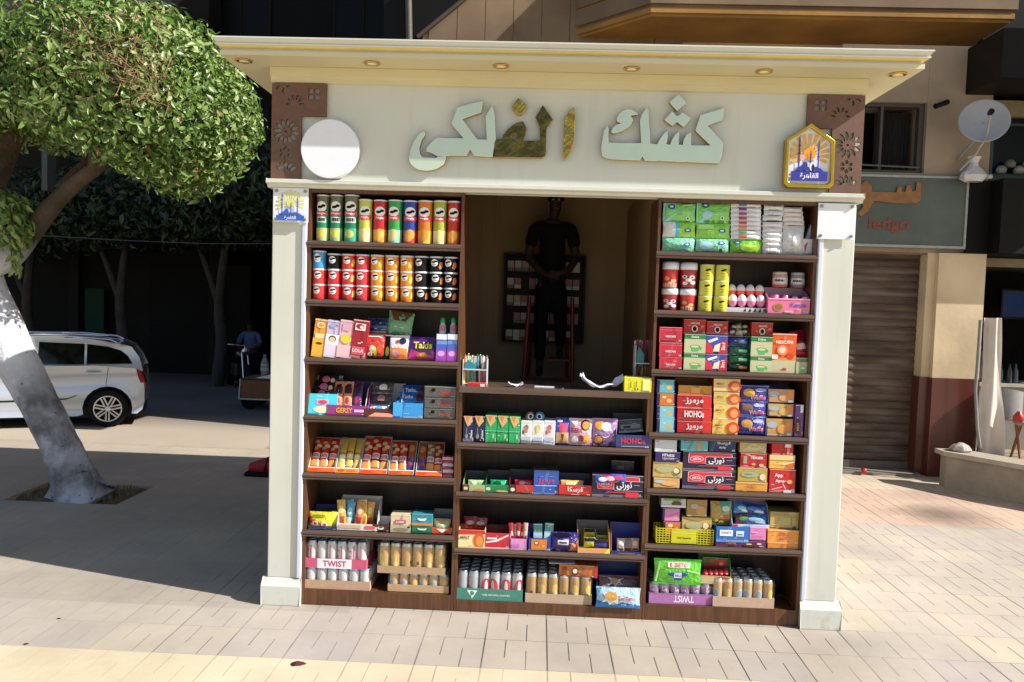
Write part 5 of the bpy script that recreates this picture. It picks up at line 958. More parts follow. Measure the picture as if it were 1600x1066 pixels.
# shelf 5
z = SHELF[3][4]; R5 = 'on right unit fifth shelf'
carton((1021, 747, 1062, 763), 'd8a468', 'orange tan biscuit carton, bottom left '+R5, [('e', .25, .65, .22, .16, 'b8c0c8'), ('e', .6, .5, .3, .25, 'e8b070')], z, name='biscuit_carton', cat='biscuits')
carton((1020, 722, 1066, 747), 'ccb468', 'beige gold biscuit carton second from bottom, leftmost stack '+R5, [('e', .4, .55, .3, .22, 'bcb890'), ('e', .82, .45, .12, .22, '6a4a38'), ('e', .80, .48, .1, .17, 'f0e0c0'), ('r', 0, .0, 1, .05, '7a6a30')], None, name='biscuit_carton', cat='biscuits', Y=.02)
carton((1024, 706, 1063, 722), '382468', 'dark purple cracker carton with white lettering, leftmost stack '+R5, [('t', 'FITNESS', .52, .66, .26, .62, 'f4f0f8'), ('t', 'CRACKER', .52, .34, .2, .5, 'd8d0e4')], None, name='biscuit_carton', cat='biscuits')
carton((1023, 687, 1058, 706), 'd4d8de', 'silvery white carton on top of the leftmost stack '+R5, [('r', .05, .8, .2, .9, 'a0a8b0'), ('r', .3, .2, .9, .25, 'c0c4cc')], None, name='carton', cat='box')
torti((1066, 735, 1149, 766), 'dark purple cake carton with white Arabic lettering, lower of two on right unit', z, .025); torti((1067, 706, 1150, 735), 'dark purple cake carton with white Arabic lettering, upper of two on right unit', None, .028)
carton((1064, 685, 1107, 705), '68b4c0', 'teal biscuit carton with gingerbread picture on the dark purple cartons', [('e', .66, .5, .1, .2, 'c89850'), ('e', .66, .25, .08, .12, 'c89850'), ('e', .26, .75, .16, .09, '3a4a58'), ('e', .26, .75, .13, .06, '68b4c0')], None, name='biscuit_carton', cat='biscuits', rz=.02)
carton((1108, 685, 1150, 706), '1c2c64', 'navy carton with white Arabic lettering on the dark purple cartons', [('t', 'فريسكا', .55, .66, .36, .55, 'f0f0f8'), ('t', 'derby', .5, .3, .22, .5, 'e0e4f0')], None, name='cake_carton', cat='cake', rz=0)
carton((1149, 753, 1199, 767), 'e8a040', 'orange carton at the bottom of third stack '+R5, [('t', 'SPRO', .5, .5, .4, .3, 'd06c60'), ('r', 0, .85, 1, .95, 'f0c070')], z, name='biscuit_carton', cat='biscuits')
carton((1153, 731, 1199, 754), 'bca450', 'olive beige biscuit carton, second from bottom of third stack '+R5, [('e', .4, .55, .3, .2, 'a8b090'), ('t', 'Digestive', .35, .55, .14, .4, '4a7a70'), ('e', .84, .4, .1, .22, 'f0dcb8')], None, name='biscuit_carton', cat='biscuits', rz=0)
carton((1157, 708, 1198, 732), 'c02830', 'red tea biscuit carton with white lettering, third stack '+R5, [('t', 'TEASER', .62, .70, .18, .5, 'f8eaea'), ('r', .1, .3, .24, .8, 'a0a088'), ('e', .5, .28, .08, .08, 'e0b060'), ('e', .8, .22, .09, .1, 'e0c070')], None, name='biscuit_carton', cat='biscuits', rz=0)
carton((1156, 687, 1198, 708), 'c8b47c', 'pale gold biscuit carton on top of third stack '+R5, [('p', [(.1, .2), (.5, .8), (.9, .4), (.6, .2)], 'd8c894'), ('r', .4, .45, .7, .5, 'b09050')], None, name='biscuit_carton', cat='biscuits', rz=0)
carton((1202, 733, 1243, 769), 'cc2430', 'large red cracker carton with white script, bottom right '+R5, [('t', 'App', .35, .72, .20, .45, 'f8f0f0'), ('t', 'Apna', .4, .48, .17, .5, 'f8f0f0'), ('e', .78, .47, .11, .09, 'e8a860'), ('r', .55, .0, .97, .12, 'f0dce0'), ('p', [(.5, .38), (.62, .16), (.64, .17), (.53, .39)], 'f0e0e0'), ('p', [(.1, .1), (.5, .22), (.5, .28), (.1, .16)], 'f0a0a0')], z, name='cracker_carton', cat='biscuits', rz=0, Y=.015)
carton((1202, 711, 1242, 733), 'f0b850', 'yellow orange malt carton above the large red cracker carton', [('r', 0, .65, 1, 1, 'f4d090'), ('e', .82, .25, .14, .22, 'e06828'), ('p', [(.1, .4), (.6, .3), (1, .5), (1, .6), (.5, .4)], 'f8e0a8')], None, name='biscuit_carton', cat='biscuits', rz=0)
carton((1206, 687, 1240, 712), 'cc2028', 'plain red carton with white label, top right '+R5, [('r', .60, .52, .88, .85, 'f4e4e8'), ('r', .70, .1, .82, .48, 'e08890')], None, name='biscuit_carton', cat='biscuits', rz=0)
# shelf 6
z = SHELF[3][5]; R6 = 'on right unit sixth shelf'
# yellow lattice basket
a = at(1025, 855, .02); b = at(1114, 855, .02); W = b.x-a.x; H = .088; mb = MB(); ym = mat('e6dc28', .35, var=.04)
def bar(p, q): mb.box(p, q, ym)
for yy in (0, .12):
    for k in range(19):
        x = W*k/18
        if yy or x < W*.26 or x > W*.70: mb.box((x-.002, yy, .0), (x+.002, yy+.003, H), ym)
    for k in range(7):
        zz = H*k/6
        if yy: mb.box((0, yy+.0005, zz-.002), (W, yy+.0035, zz+.002), ym)
        else: mb.box((0, -.0005, zz-.002), (W*.26, .0025, zz+.002), ym); mb.box((W*.70, -.0005, zz-.002), (W, .0025, zz+.002), ym)
for xx in (0, W):
    for k in range(7): mb.box((xx-.0015, .004, H*k/6-.002), (xx+.0015, .119, H*k/6+.002), ym)
mb.box((0, .004, -.0), (W, .119, .003), ym)
o = tag(mb.build('lattice_basket', None, (a.x, .02, z+.003)), 'bright yellow plastic lattice basket on right unit sixth shelf', 'basket')
mb = MB(); mb.box((W*.26, -.003, .0), (W*.70, .004, H), mat('dcd828', .3)); art(mb, [('t', 'Old Season', .5, .4, .16, .75, '6a5a10'), ('r', .05, .72, .95, .76, 'f4f080')], lambda u, v, h: (W*(.26+.44*u), -.0032-h, H*v), W*.44, H); mb.build('name_plate', o)
carton((1036, 815, 1064, 835), '32306c', 'orange fronted carton inside the yellow basket', [('r', .12, .0, .95, .95, 'e07830'), ('e', .4, .7, .14, .14, 'f0e0d0'), ('r', .65, .3, .85, .6, 'f4b070')], None, .05, D=.1, name='biscuit_carton', cat='biscuits', rz=0)
carton((1035, 794, 1063, 814), '32306c', 'pink fronted carton above the orange one behind the yellow basket', [('r', .12, .0, .95, .95, 'e088c4'), ('r', .6, .2, .88, .45, 'f0b090'), ('p', [(.15, .3), (.9, .7), (.9, .6), (.2, .2)], 'd070b0')], None, .05, D=.1, name='biscuit_carton', cat='biscuits', rz=0)
carton((1033, 779, 1072, 793), 'd0d0c8', 'pale carton with green rim and brown picture, top left '+R6, [('r', .1, .75, .8, 1, '7ab048'), ('e', .62, .4, .2, .35, '5a4a40'), ('r', 0, 0, 1, .25, 'e8e8e8')], None, .05, D=.1, name='biscuit_carton', cat='biscuits', rz=0)
carton((1065, 808, 1112, 834), 'c8ac60', 'gold beige biscuit carton directly above the yellow basket', [('e', .4, .5, .28, .25, 'b8b48c'), ('e', .82, .45, .12, .24, '6a4a38'), ('e', .80, .5, .1, .2, 'f0dcb8'), ('p', [(0, 1), (.5, .78), (1, 1)], 'a89048')], None, .05, D=.12, name='biscuit_carton', cat='biscuits', rz=0)
tray((1073, 778, 1105, 807), 'b08850', 'tan open display box with curved front, upper left '+R6, [('e', .38, .6, .2, .16, 'b8b4a8'), ('e', .7, .35, .24, .28, 'd0a060'), ('r', .05, 0, .25, .08, 'e8e8e8')], None, fh=.9, inner='32306c', Y=.05, D=.12, rz=0)
pouch((1110, 784, 1143, 820), 'c8a858', 'yellow and teal sachet bag with flower field picture '+R6, [('p', [(.45, 1), (1, .95), (1, .4), (.55, .5)], '50a898'), ('e', .72, .7, .2, .12, 'd8e8b8'), ('p', [(.6, .45), (.9, .45), (.75, .15)], 'd85030'), ('r', .05, .05, .95, .25, '6a5a20'), ('e', .25, .2, .12, .08, 'f0c840'), ('e', .5, .12, .12, .08, 'f0d060')], None, .06, rx=-.1, bulge=.02, name='snack_bag')
for k, (b, c, l) in enumerate((((1199, 848, 1248, 862), 'e89438', 'lower'), ((1199, 828, 1249, 849), 'ec9c3c', 'upper'))):
    carton(b, c, f'orange carton, {l} of two at right end {R6}', [('t', 'SPRO', .5, .66, .24, .35, 'd04858'), ('t', 'BOY', .5, .32, .22, .25, 'c84060'), ('r', 0, .92, 1, .97, 'f4c070')], z if k == 0 else None, name='biscuit_carton', cat='biscuits', rz=0, group='orange cartons on the sixth shelf')
carton((1203, 800, 1249, 828), 'c0a860', 'beige gold carton with open flap on the orange cartons', [('p', [(0, .95), (.6, 1), (.7, .75), (.2, .78)], 'a89050'), ('e', .5, .5, .22, .18, 'b8bca0'), ('e', .5, .5, .18, .13, 'c0a860'), ('e', .84, .12, .07, .1, '40342c'), ('r', .72, 0, .74, .8, 'a08840')], None, .035, D=.14, name='biscuit_carton', cat='biscuits', rz=0)
carton((1118, 845, 1197, 861), '6a2468', 'long purple date biscuit carton, lowest layer '+R6, [('t', 'TAMR', .3, .6, .5, .35, 'c88840'), ('e', .68, .4, .14, .3, '5a2c28'), ('e', .66, .5, .06, .12, 'e8c8a0'), ('e', .86, .6, .05, .16, 'f0d0c0'), ('e', .9, .2, .04, .12, 'd8a8c0')], z, name='date_biscuit_carton', cat='biscuits', rz=0, D=.16)
tray((1119, 817, 1171, 847), '2a6cc0', 'bright blue open box with white lettering panels '+R6, [('r', .10, .38, .50, .78, 'f0f4f8'), ('t', 'DANDY', .3, .6, .14, .34, '2a5cb0'), ('r', .60, .38, .84, .74, 'd8e4f0'), ('r', .64, .45, .8, .55, '6a8ab8'), ('r', 0, 0, 1, .06, '58a0e0')], None, fh=.80, inner='304a80', Y=.012, D=.13, rz=.03)
carton((1171, 824, 1197, 845), 'e088c4', 'small square pink carton beside the bright blue open box', [('r', .1, .6, .5, .68, 'f0b8dc'), ('r', .1, .3, .75, .34, 'd070b4')], None, name='biscuit_carton', cat='biscuits', rz=0)
tray((1144, 783, 1204, 825), 'c8dcec', 'big pale pink and blue open box of blue packets, top of '+R6[3:], [('r', 0, .0, .15, 1, 'c03860'), ('r', .3, .3, .9, .6, '90b8d8')], None, fh=.12, inner='d8a8c8', sides='b0d4e4', Y=.03, D=.13, rz=.05)
for k, b in enumerate(((1146, 786, 1170, 803), (1158, 788, 1197, 804), (1150, 802, 1175, 819), (1160, 804, 1199, 821))):
    pouch(b, ('3a88c8', '204c90', '7a3050', '2c70b8')[k], f'{("light blue", "navy striped", "maroon and green", "mid blue")[k]} packet in the big pale open box', [('e', .5, .5, .3, .2, ('a8d8f0', '4a80c8', '50a050', '88b0d0')[k]), ('r', .5, .2, .9, .4, ('e0f0f8', 'c8d8e8', '2c4c90', 'a8b8c0')[k])], None, .04+.02*(1-k//2), rx=-.3, ry=(.1, .12, -.1, .05)[k], bulge=.015, name='sweet_packet', cat='sweets', n=10)
# bottom
z = SHELF[3][6]
can_pack((1015, 911, 1112, 950), z, 6, 4, [cn['pu']], 'b878b4', .065, 'pack of purple grey cans with mauve TWIST band, right unit bottom shelf', [('T', 'TWIST', .55, .5, .66, .32, 'f0e8f4')], Y=.02, rz=.02)
can_pack((1115, 906, 1209, 955), z, 6, 4, [cn['gc'], cn['go'], cn['gc'], cn['gc']], 'd0b098', .062, 'pack of pale gold cans with silver crests, right unit bottom shelf', Y=.012)
pouch((1021, 873, 1096, 913), '6cd040', 'lime green film wrapped pack with red lettering on the purple cans', [('r', .28, .68, .76, .88, 'f0e8e0'), ('t', 'BEBETO', .52, .78, .15, .44, 'd83848'), ('e', .5, .42, .22, .10, '3a50b8'), ('r', .42, .28, .58, .5, 'e8ecf4'), ('t', 'mini', .5, .38, .09, .13, '283880'), ('r', .42, .18, .58, .26, '3858b0'), ('p', [(.02, .1), (.1, .9), (.14, .88), (.06, .1)], 'b0f090'), ('p', [(.7, .62), (.98, .5), (.97, .44), (.7, .56)], 'a8e888'), ('p', [(0, 0), (1, .0), (1, .08), (0, .08)], '50b838')], None, .02, rx=0, bulge=.02, crimp=.03, name='sweets_multipack', cat='sweets')
tray((1094, 869, 1143, 913), 'b83828', 'green and red open box with strawberry pictures beside the lime pack', [('r', 0, 0, 1, 1, 'c8a878'), ('e', .75, .45, .24, .45, '50802c'), ('e', .75, .45, .2, .38, 'd83c38'), ('e', .75, .45, .1, .2, 'f0b8a8'), ('r', 0, .0, .45, .9, 'd8c090')], None, fh=.30, inner='4c7c30', sides='70a048', Y=.03, D=.12, rz=-.05)
carton((1097, 871, 1140, 890), '44702c', 'green strawberry print flap carton at the back of the strawberry box', [('e', .7, .5, .22, .4, 'd02c2c'), ('e', .3, .3, .28, .18, 'b82c28'), ('e', .7, .5, .08, .14, 'f0a090'), ('e', .35, .75, .12, .14, 'c03028')], None, .11, D=.01, name='sweet_carton', cat='sweets', rz=-.05)
for k in range(5):
    x0, x1, z0, z1 = spot((1097+8*k, 890, 1107+8*k, 902), .05); mb = MB(); R = (x1-x0)/2*1.02
    mb.lathe([(R*math.sin(PI*t/8), R*1.2*(1-math.cos(PI*t/8))) for t in range(9)], gl('d8303c'), 14); art(mb, [('e', .6, .6, .15, .1, 'f0a0a0')], cyl_fn(R, 2*R), PI*R, 2*R, div=4)
    tag(mb.build('red_sweet', None, ((x0+x1)/2, .06, z0)), f'round red sweet, {ORD[k]} from left in the strawberry box', 'sweets', 'round red sweets')
mb = MB(); pts = [at(1212, 932, .2), at(1222, 930, .18), at(1232, 936, .12), at(1237, 944, .07), at(1238, 951, .04)]
mb.tube(pts, .0022, mat('a87838', .5), 6); tag(mb.build('brown_cable'), 'thin brown cable curling on the right unit bottom shelf', 'cable')
mb = MB(); mb.tube([at(1240, 938, .05), at(1241, 947, .05), at(1239, 953, .04)], .0022, mat('c02818', .5), 6); mb.tube([at(1244, 942, .06), at(1240, 950, .045)], .0018, mat('c02818', .5), 6)
tag(mb.build('red_wire'), 'frayed red wire end at the right unit bottom corner', 'wire')

# ------------------------------------------------------------------ whitewashed tree
def bark_mat(ground, high, split, soft=.5):
    m = bpy.data.materials.new('whitewashed_bark'); m.use_nodes = True; N, L = nodes(m); b = N['Principled BSDF']
    g = N.new('ShaderNodeNewGeometry'); sp = N.new('ShaderNodeSeparateXYZ'); L.new(g.outputs['Position'], sp.inputs[0])
    n1 = N.new('ShaderNodeTexNoise'); n1.inputs['Scale'].default_value = 3.2; n1.inputs['Detail'].default_value = 9; n1.inputs['Roughness'].default_value = .65; L.new(g.outputs['Position'], n1.inputs['Vector'])
    n2 = N.new('ShaderNodeTexNoise'); n2.inputs['Scale'].default_value = 26; n2.inputs['Detail'].default_value = 5; L.new(g.outputs['Position'], n2.inputs['Vector'])
    lo = ramp_node(N, L, n1.outputs[0], [(.40, ground[0]), (.50, ground[1]), (.62, ground[2])])
    hi = ramp_node(N, L, n1.outputs[0], [(.35, high[0]), (.65, high[1])])
    f = N.new('ShaderNodeMapRange'); f.inputs[1].default_value = split; f.inputs[2].default_value = split+soft
    L.new(math_node(N, L, 'MULTIPLY_ADD', n1.outputs[0], .3, sp.outputs[2]), f.inputs[0])
    x = N.new('ShaderNodeMix'); x.data_type = 'RGBA'; L.new(f.outputs[0], x.inputs[0]); L.new(lo, x.inputs[6]); L.new(hi, x.inputs[7])
    up_ = N.new('ShaderNodeMapRange'); up_.inputs[1].default_value = 1.0; up_.inputs[2].default_value = 1.4; L.new(math_node(N, L, 'MULTIPLY_ADD', n1.outputs[0], .3, sp.outputs[2]), up_.inputs[0])  # sunlit white of the upper trunk put into the whitewash colour
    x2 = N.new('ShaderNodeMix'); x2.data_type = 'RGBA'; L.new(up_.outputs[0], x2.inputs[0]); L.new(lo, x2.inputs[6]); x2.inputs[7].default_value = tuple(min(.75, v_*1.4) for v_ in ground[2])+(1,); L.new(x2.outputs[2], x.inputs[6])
    v = N.new('ShaderNodeTexVoronoi'); v.inputs['Scale'].default_value = 11; L.new(g.outputs['Position'], v.inputs['Vector'])
    kn = math_node(N, L, 'LESS_THAN', v.outputs['Distance'], .11)
    y = N.new('ShaderNodeMix'); y.data_type = 'RGBA'; L.new(math_node(N, L, 'MULTIPLY', kn, .7), y.inputs[0]); L.new(x.outputs[2], y.inputs[6]); y.inputs[7].default_value = (.05, .045, .05, 1)
    L.new(y.outputs[2], b.inputs['Base Color']); b.inputs['Roughness'].default_value = .85
    bp = N.new('ShaderNodeBump'); bp.inputs['Strength'].default_value = .55; bp.inputs['Distance'].default_value = .03; L.new(n2.outputs[0], bp.inputs['Height']); L.new(bp.outputs[0], b.inputs['Normal'])
    return m
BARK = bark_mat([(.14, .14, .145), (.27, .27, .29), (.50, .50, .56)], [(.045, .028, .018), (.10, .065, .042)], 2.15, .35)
def leaf_mat(a, b_, c):
    m = bpy.data.materials.new('leaf'); m.use_nodes = True; N, L = nodes(m); b = N['Principled BSDF']
    at_ = N.new('ShaderNodeAttribute'); at_.attribute_name = 'tint'
    col = ramp_node(N, L, at_.outputs['Fac'], [(0, a), (.5, b_), (.93, c), (.99, (c[0]*1.1, c[1]*.55, c[2]*.7))]); L.new(col, b.inputs['Base Color']); b.inputs['Roughness'].default_value = .38
    t = N.new('ShaderNodeBsdfTranslucent'); L.new(col, t.inputs[0]); ms = N.new('ShaderNodeMixShader'); ms.inputs[0].default_value = .28
    L.new(b.outputs[0], ms.inputs[1]); L.new(t.outputs[0], ms.inputs[2]); L.new(ms.outputs[0], N['Material Output'].inputs[0])
    return m
def foliage(name, blobs, n, size, m, parent, seed, droop=.3, shell=.55, keep=None):
    rnd = random.Random(seed); V = []; F = []; T = []
    tot = sum(b[3]*b[4]*b[5] for b in blobs)
    for (cx, cy, cz, rx, ry, rz) in blobs:
        k = int(n*rx*ry*rz/tot)
        for _ in range(k):
            while True:
                d = Vector((rnd.gauss(0, 1), rnd.gauss(0, 1), rnd.gauss(0, 1))).normalized()
                r = 1-shell*rnd.random()**1.7 if rnd.random() < .9 else rnd.random()
                lump = 1+.10*noise.noise(d*2.6+Vector((cx, cy, cz)))+.05*noise.noise(d*6)
                p = Vector((cx+d.x*rx*r*lump, cy+d.y*ry*r*lump, cz+d.z*rz*r*lump))
                if keep and not keep(p): continue
                break
            if noise.noise(p*3.1) < -.33 and rnd.random() < .75: continue
            nrm = (d+Vector((rnd.gauss(0, .55), rnd.gauss(0, .55), rnd.gauss(0, .55)+.25))).normalized()
            ax = nrm.cross(Vector((rnd.gauss(0, 1), rnd.gauss(0, 1), rnd.gauss(0, 1)-droop))).normalized()
            ax = (ax+Vector((0, 0, -droop))).normalized(); sd = ax.cross(nrm)
            if sd.length < .1: continue
            sd.normalize(); nn = sd.cross(ax)
            l = size*rnd.uniform(.5, 1.45); w_ = l*rnd.uniform(.36, .5)
            o = len(V)
            V += [p, p+ax*l*.35+sd*w_*.5+nn*l*.07, p+ax*l*.35-sd*w_*.5+nn*l*.07, p+ax*l*.4, p+ax*l*.75+sd*w_*.33+nn*l*.02, p+ax*l*.75-sd*w_*.33+nn*l*.02, p+ax*l-nn*l*.08]
            F += [(o, o+3, o+1), (o, o+2, o+3), (o+1, o+3, o+6, o+4), (o+3, o+2, o+5, o+6)]
            t = 1. if rnd.random() < .012 else min(.93, max(0, .48+.28*rnd.gauss(0, 1)+.25*noise.noise(p*1.7))); T += [t]*4
    me = bpy.data.meshes.new(name); me.from_pydata(V, [], F); me.materials.append(m)
    a = me.attributes.new('tint', 'FLOAT', 'FACE'); a.data.foreach_set('value', T)
    o = bpy.data.objects.new(name, me); sc.collection.objects.link(o); o.parent = parent
    return o
GREEN = leaf_mat((.040, .090, .014), (.15, .25, .045), (.36, .44, .16))
TR = empty('tree', (0, 0, 0), 'leaning whitewashed street tree with a clipped dense green crown left of the kiosk', 'tree')
def limb(mb, pts, rs, m, seg=16, rough=.03, seed=0):
    # smooth tapered limb with bumps
    P = [Vector(p) for p in pts]; out = []; R = []
    n = len(P)
    for i in range(n-1):
        p0, p1, p2, p3 = P[max(0, i-1)], P[i], P[i+1], P[min(n-1, i+2)]
        for k in range(6):
            t = k/6; out.append(.5*((2*p1)+(p2-p0)*t+(2*p0-5*p1+4*p2-p3)*t*t+(3*p1-p0-3*p2+p3)*t**3)); R.append(rs[i]+(rs[i+1]-rs[i])*t)
    out.append(P[-1]); R.append(rs[-1])
    o = len(mb.v); mb.tube(out, R, m, seg, True)
    for i in range(len(mb.v)-o):
        v = Vector(mb.v[o+i]); k = min(i//seg, len(out)-1); d = v-out[k]
        if d.length > 1e-5: v = out[k]+d*(1+rough*3*noise.noise(v*3.+Vector((seed, 0, 0)))+rough*noise.noise(v*11))
        mb.v[o+i] = tuple(v)
def pt(px, py, Y): return at(px, py, Y)
mb = MB()
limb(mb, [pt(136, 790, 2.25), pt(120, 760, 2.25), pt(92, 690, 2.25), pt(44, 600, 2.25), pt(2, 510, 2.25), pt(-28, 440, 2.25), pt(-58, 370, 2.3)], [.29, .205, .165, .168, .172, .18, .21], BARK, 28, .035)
for a in (.3, 1.3, 2.4, 3.6, 4.6, 5.6):
    c = pt(122, 765, 2.25); e = Vector((c.x+.27*math.cos(a), 2.25+.22*math.sin(a), -.05)); limb(mb, [(c.x+.07*math.cos(a), 2.25+.07*math.sin(a), .2), (c.x+.17*math.cos(a), 2.25+.14*math.sin(a), .05), e], [.10, .075, .04], BARK, 10, .05, a)
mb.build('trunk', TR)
BR = [([pt(-50, 425, 2.28), pt(15, 400, 2.24), pt(70, 335, 2.15), pt(105, 298, 2.1), pt(150, 262, 2.0), pt(210, 215, 2.0), pt(270, 160, 2.0)], [.145, .11, .085, .07, .06, .042, .025]),
      ([pt(-35, 390, 2.3), pt(-20, 300, 2.4), pt(20, 220, 2.5), pt(70, 140, 2.6)], [.2, .13, .09, .03]),
      ([pt(95, 300, 2.1), pt(160, 240, 2.3), pt(230, 220, 2.6), pt(310, 210, 2.7)], [.07, .055, .04, .02]),
      ([pt(150, 262, 2.0), pt(150, 190, 1.8), pt(170, 120, 1.7), pt(200, 60, 1.7)], [.06, .045, .03, .012]),
      ([pt(-20, 390, 2.28), pt(-90, 330, 2.3), pt(-170, 250, 2.3), pt(-260, 200, 2.3)], [.17, .12, .08, .04])]
mb = MB()
for p, r in BR: limb(mb, p, r, BARK, 12, .03)
mb.build('limb', TR)
c0 = pt(194, 158, 2.1); c1 = pt(60, 178, 2.3); c2 = pt(-120, 205, 2.3)
def crown_keep(p): return p.z > 2.68+.62*min(1, max(0, (-3.2-p.x)/1.2))+.10*noise.noise(p*2) and not (p.z < 2.85 and p.x > -2.75)
blobs = [(c0.x, 2.1, c0.z-.05, 1.13, 1.1, .88), (c0.x-.15, 1.9, c0.z+.25, .9, .85, .68), (c1.x, 2.3, c1.z-.02, 1.0, 1.1, .78), (c2.x, 2.3, c2.z, 1.1, 1.1, .9), (c0.x+.45, 2.15, c0.z-.12, .72, .85, .66)]
foliage('crown', blobs, 52000, .066, GREEN, TR, 3, keep=crown_keep)
dk = pt(25, 300, 2.0)
foliage('low_branch_foliage', [(pt(15, 300, 2.0).x, 2.0, pt(15, 318, 2.0).z, .16, .2, .12), (pt(25, 370, 2.0).x, 2.0, pt(25, 355, 2.0).z, .14, .16, .16), (pt(26, 400, 2.0).x, 2.0, pt(26, 400, 2.0).z, .05, .06, .20)], 620, .08, GREEN, TR, 9, droop=1.2, shell=1)
TW = mat('a07c5e', .8, var=.3, scale=20)
mb = MB(); rnd = random.Random(5)
for (px, py, n, s) in ((150, 95, 110, 55), (225, 125, 90, 50), (110, 60, 40, 40), (210, 55, 40, 60)):
    mb = MB()
    for k in range(n):
        a = pt(px+rnd.gauss(0, s*.6), py+rnd.gauss(0, s*.45), 1.06+rnd.random()*.22+.0008*abs(px-200)); d = Vector((rnd.gauss(.2, 1), rnd.gauss(-.3, .5), rnd.gauss(.2, .8))).normalized(); l = rnd.uniform(.06, .2)
        mb.tube([a, a+d*l*.5+Vector((rnd.gauss(0, .015), 0, rnd.gauss(0, .015))), a+d*l], [.0036, .0026, .0013], TW, 5, False)
    tag(mb.build('dead_twigs', TR), kind='stuff')

# ------------------------------------------------------------------ parked estate car
RZ = -.3
car_p = mat('b9bdc6', .22, metal=.35, var=.02, scale=2, coat=1., fac=1); blk = mat('101012', .35, var=.1); glassd = mat('06070a', .04, var=.0, coat=1.)
rub = mat('1b1b1d', .85, var=.15, scale=30); alloy = mat('c4c6ca', .25, metal=.85, var=.05, fac=1); chrome = mat('d0d2d6', .12, metal=1, var=.02, fac=1)
def wheel_center(px, py, Y): return at(px, py, Y)
YC = 7.38; S = .86; wc = at(168, 640, YC)     # rear wheel centre on the near side
CAR = empty('parked_car', (wc.x, YC, RZ), 'silver estate car with roof rails parked behind the whitewashed trunk', 'car', rz=.42)
# side profile, x from rear wheel (0) toward front (negative), z above ground; metres
def arc(cx, cz, r, a0, a1, n=9): return [(cx+r*math.cos(a0+(a1-a0)*i/n), cz+r*math.sin(a0+(a1-a0)*i/n)) for i in range(n+1)]
WR = .295; WB = 2.42
low = [(.50, .28), (.53, .42), (.53, .60), (.51, .80), (.47, .93)]
body = [(-.36, .20)]+[]
prof = low+[(-.2, .985), (-1.5, .965), (-2.3, .93), (-2.75, .88), (-3.1, .72), (-3.17, .5), (-3.15, .27), (-2.95, .2)]
prof += arc(-WB, .30, .36, -.28+0, PI+.28, 12)[0:0]
a1 = arc(-WB, .30, .355, PI+.25, -.25, 12); a2 = arc(0, .30, .355, PI+.25, -.25, 12)
prof += a1+[(-WB+.42, .19), (-.42, .19)]+a2+[(.42, .21)]
HW = .76
mb = MB(); Wd = [(0, 0)]
def side_y(z): return .035*max(0, (z-.55))**1.2*2+.04*max(0, .5-z)
n = len(prof); T = tessellate_polygon([[Vector((p[0], p[1], 0)) for p in prof]])
vs = [(x, side_y(z), z) for x, z in prof]+[(x, 2*HW-side_y(z), z) for x, z in prof]
mb.add(vs, [tuple(reversed(t)) for t in T]+[tuple(n+i for i in t) for t in T]+[(i, n+i, n+(i+1) % n, (i+1) % n) for i in range(n)], car_p)
bo = mb.build('body', CAR); bevel(bo, .035, 3, 40)
for p in bo.data.polygons: p.use_smooth = True
gh = [(.465, .925), (.42, 1.10), (.31, 1.255), (.16, 1.33), (-.4, 1.385), (-1.1, 1.40), (-1.6, 1.36), (-2.25, .94)]
def gy(z): return .035+.26*max(0, z-.95)
mb = MB(); n = len(gh); T = tessellate_polygon([[Vector((p[0], p[1], 0)) for p in gh]])
vs = [(x, gy(z), z) for x, z in gh]+[(x, 2*HW-gy(z), z) for x, z in gh]
mb.add(vs, [tuple(reversed(t)) for t in T]+[tuple(n+i for i in t) for t in T]+[(i, n+i, n+(i+1) % n, (i+1) % n) for i in range(n)], car_p)
o = mb.build('roof', CAR); bevel(o, .04, 3, 30)
for p in o.data.polygons: p.use_smooth = True
def side_panel(name, pts, m, lift=.006, par=CAR):
    mb = MB(); T = tessellate_polygon([[Vector((p[0], p[1], 0)) for p in pts]]); k = len(pts)
    f = lambda x, z, d: (x, (gy(z) if z > .95 else side_y(z))-d, z)
    vs = [f(x, z, lift) for x, z in pts]+[f(x, z, -.01) for x, z in pts]
    mb.add(vs, [tuple(t) for t in T]+[(i, (i+1) % k, k+(i+1) % k, k+i) for i in range(k)], m); return mb.build(name, par)
side_panel('window', [(-.30, .985), (.0, 1.0), (.345, 1.02), (.285, 1.13), (.18, 1.22), (.0, 1.275), (-.30, 1.315)], glassd)
side_panel('window', [(-.97, .965), (-.335, .983), (-.335, 1.318), (-.96, 1.345)], glassd)
side_panel('window', [(-1.85, .965), (-1.13, .962), (-1.11, 1.345), (-1.5, 1.31)], glassd)
side_panel('belt_trim', [(-2.2, .952), (.35, 1.005), (.34, 1.019), (-2.2, .963)], chrome, .009)
side_panel('side_strip', [(-2.0, .44), (-.56, .475), (-.42, .53), (-.46, .50), (-.58, .455), (-2.0, .42)], blk, .012)
side_panel('door_seam', [(-.965, .30), (-.957, .30), (-.957, .96), (-.965, .96)], blk, .002)
side_panel('door_seam', [(-.03, .66), (-.022, .66), (.01, .95), (.002, .95)], blk, .002)
mb = MB(); mb.box((-.31, -.022, .855), (-.10, -.004, .885), chrome); bevel(mb.build('door_handle', CAR), .008)
mb = MB(); T = [(.40, .93), (.475, .90), (.535, .70), (.545, .62), (.48, .66), (.42, .82)]; mb.prism(T, lambda q, t: (q[0]+.008, t, q[1]), .008, .25, mat('8c1218', .15, coat=1.)); mb.build('tail_light', CAR)
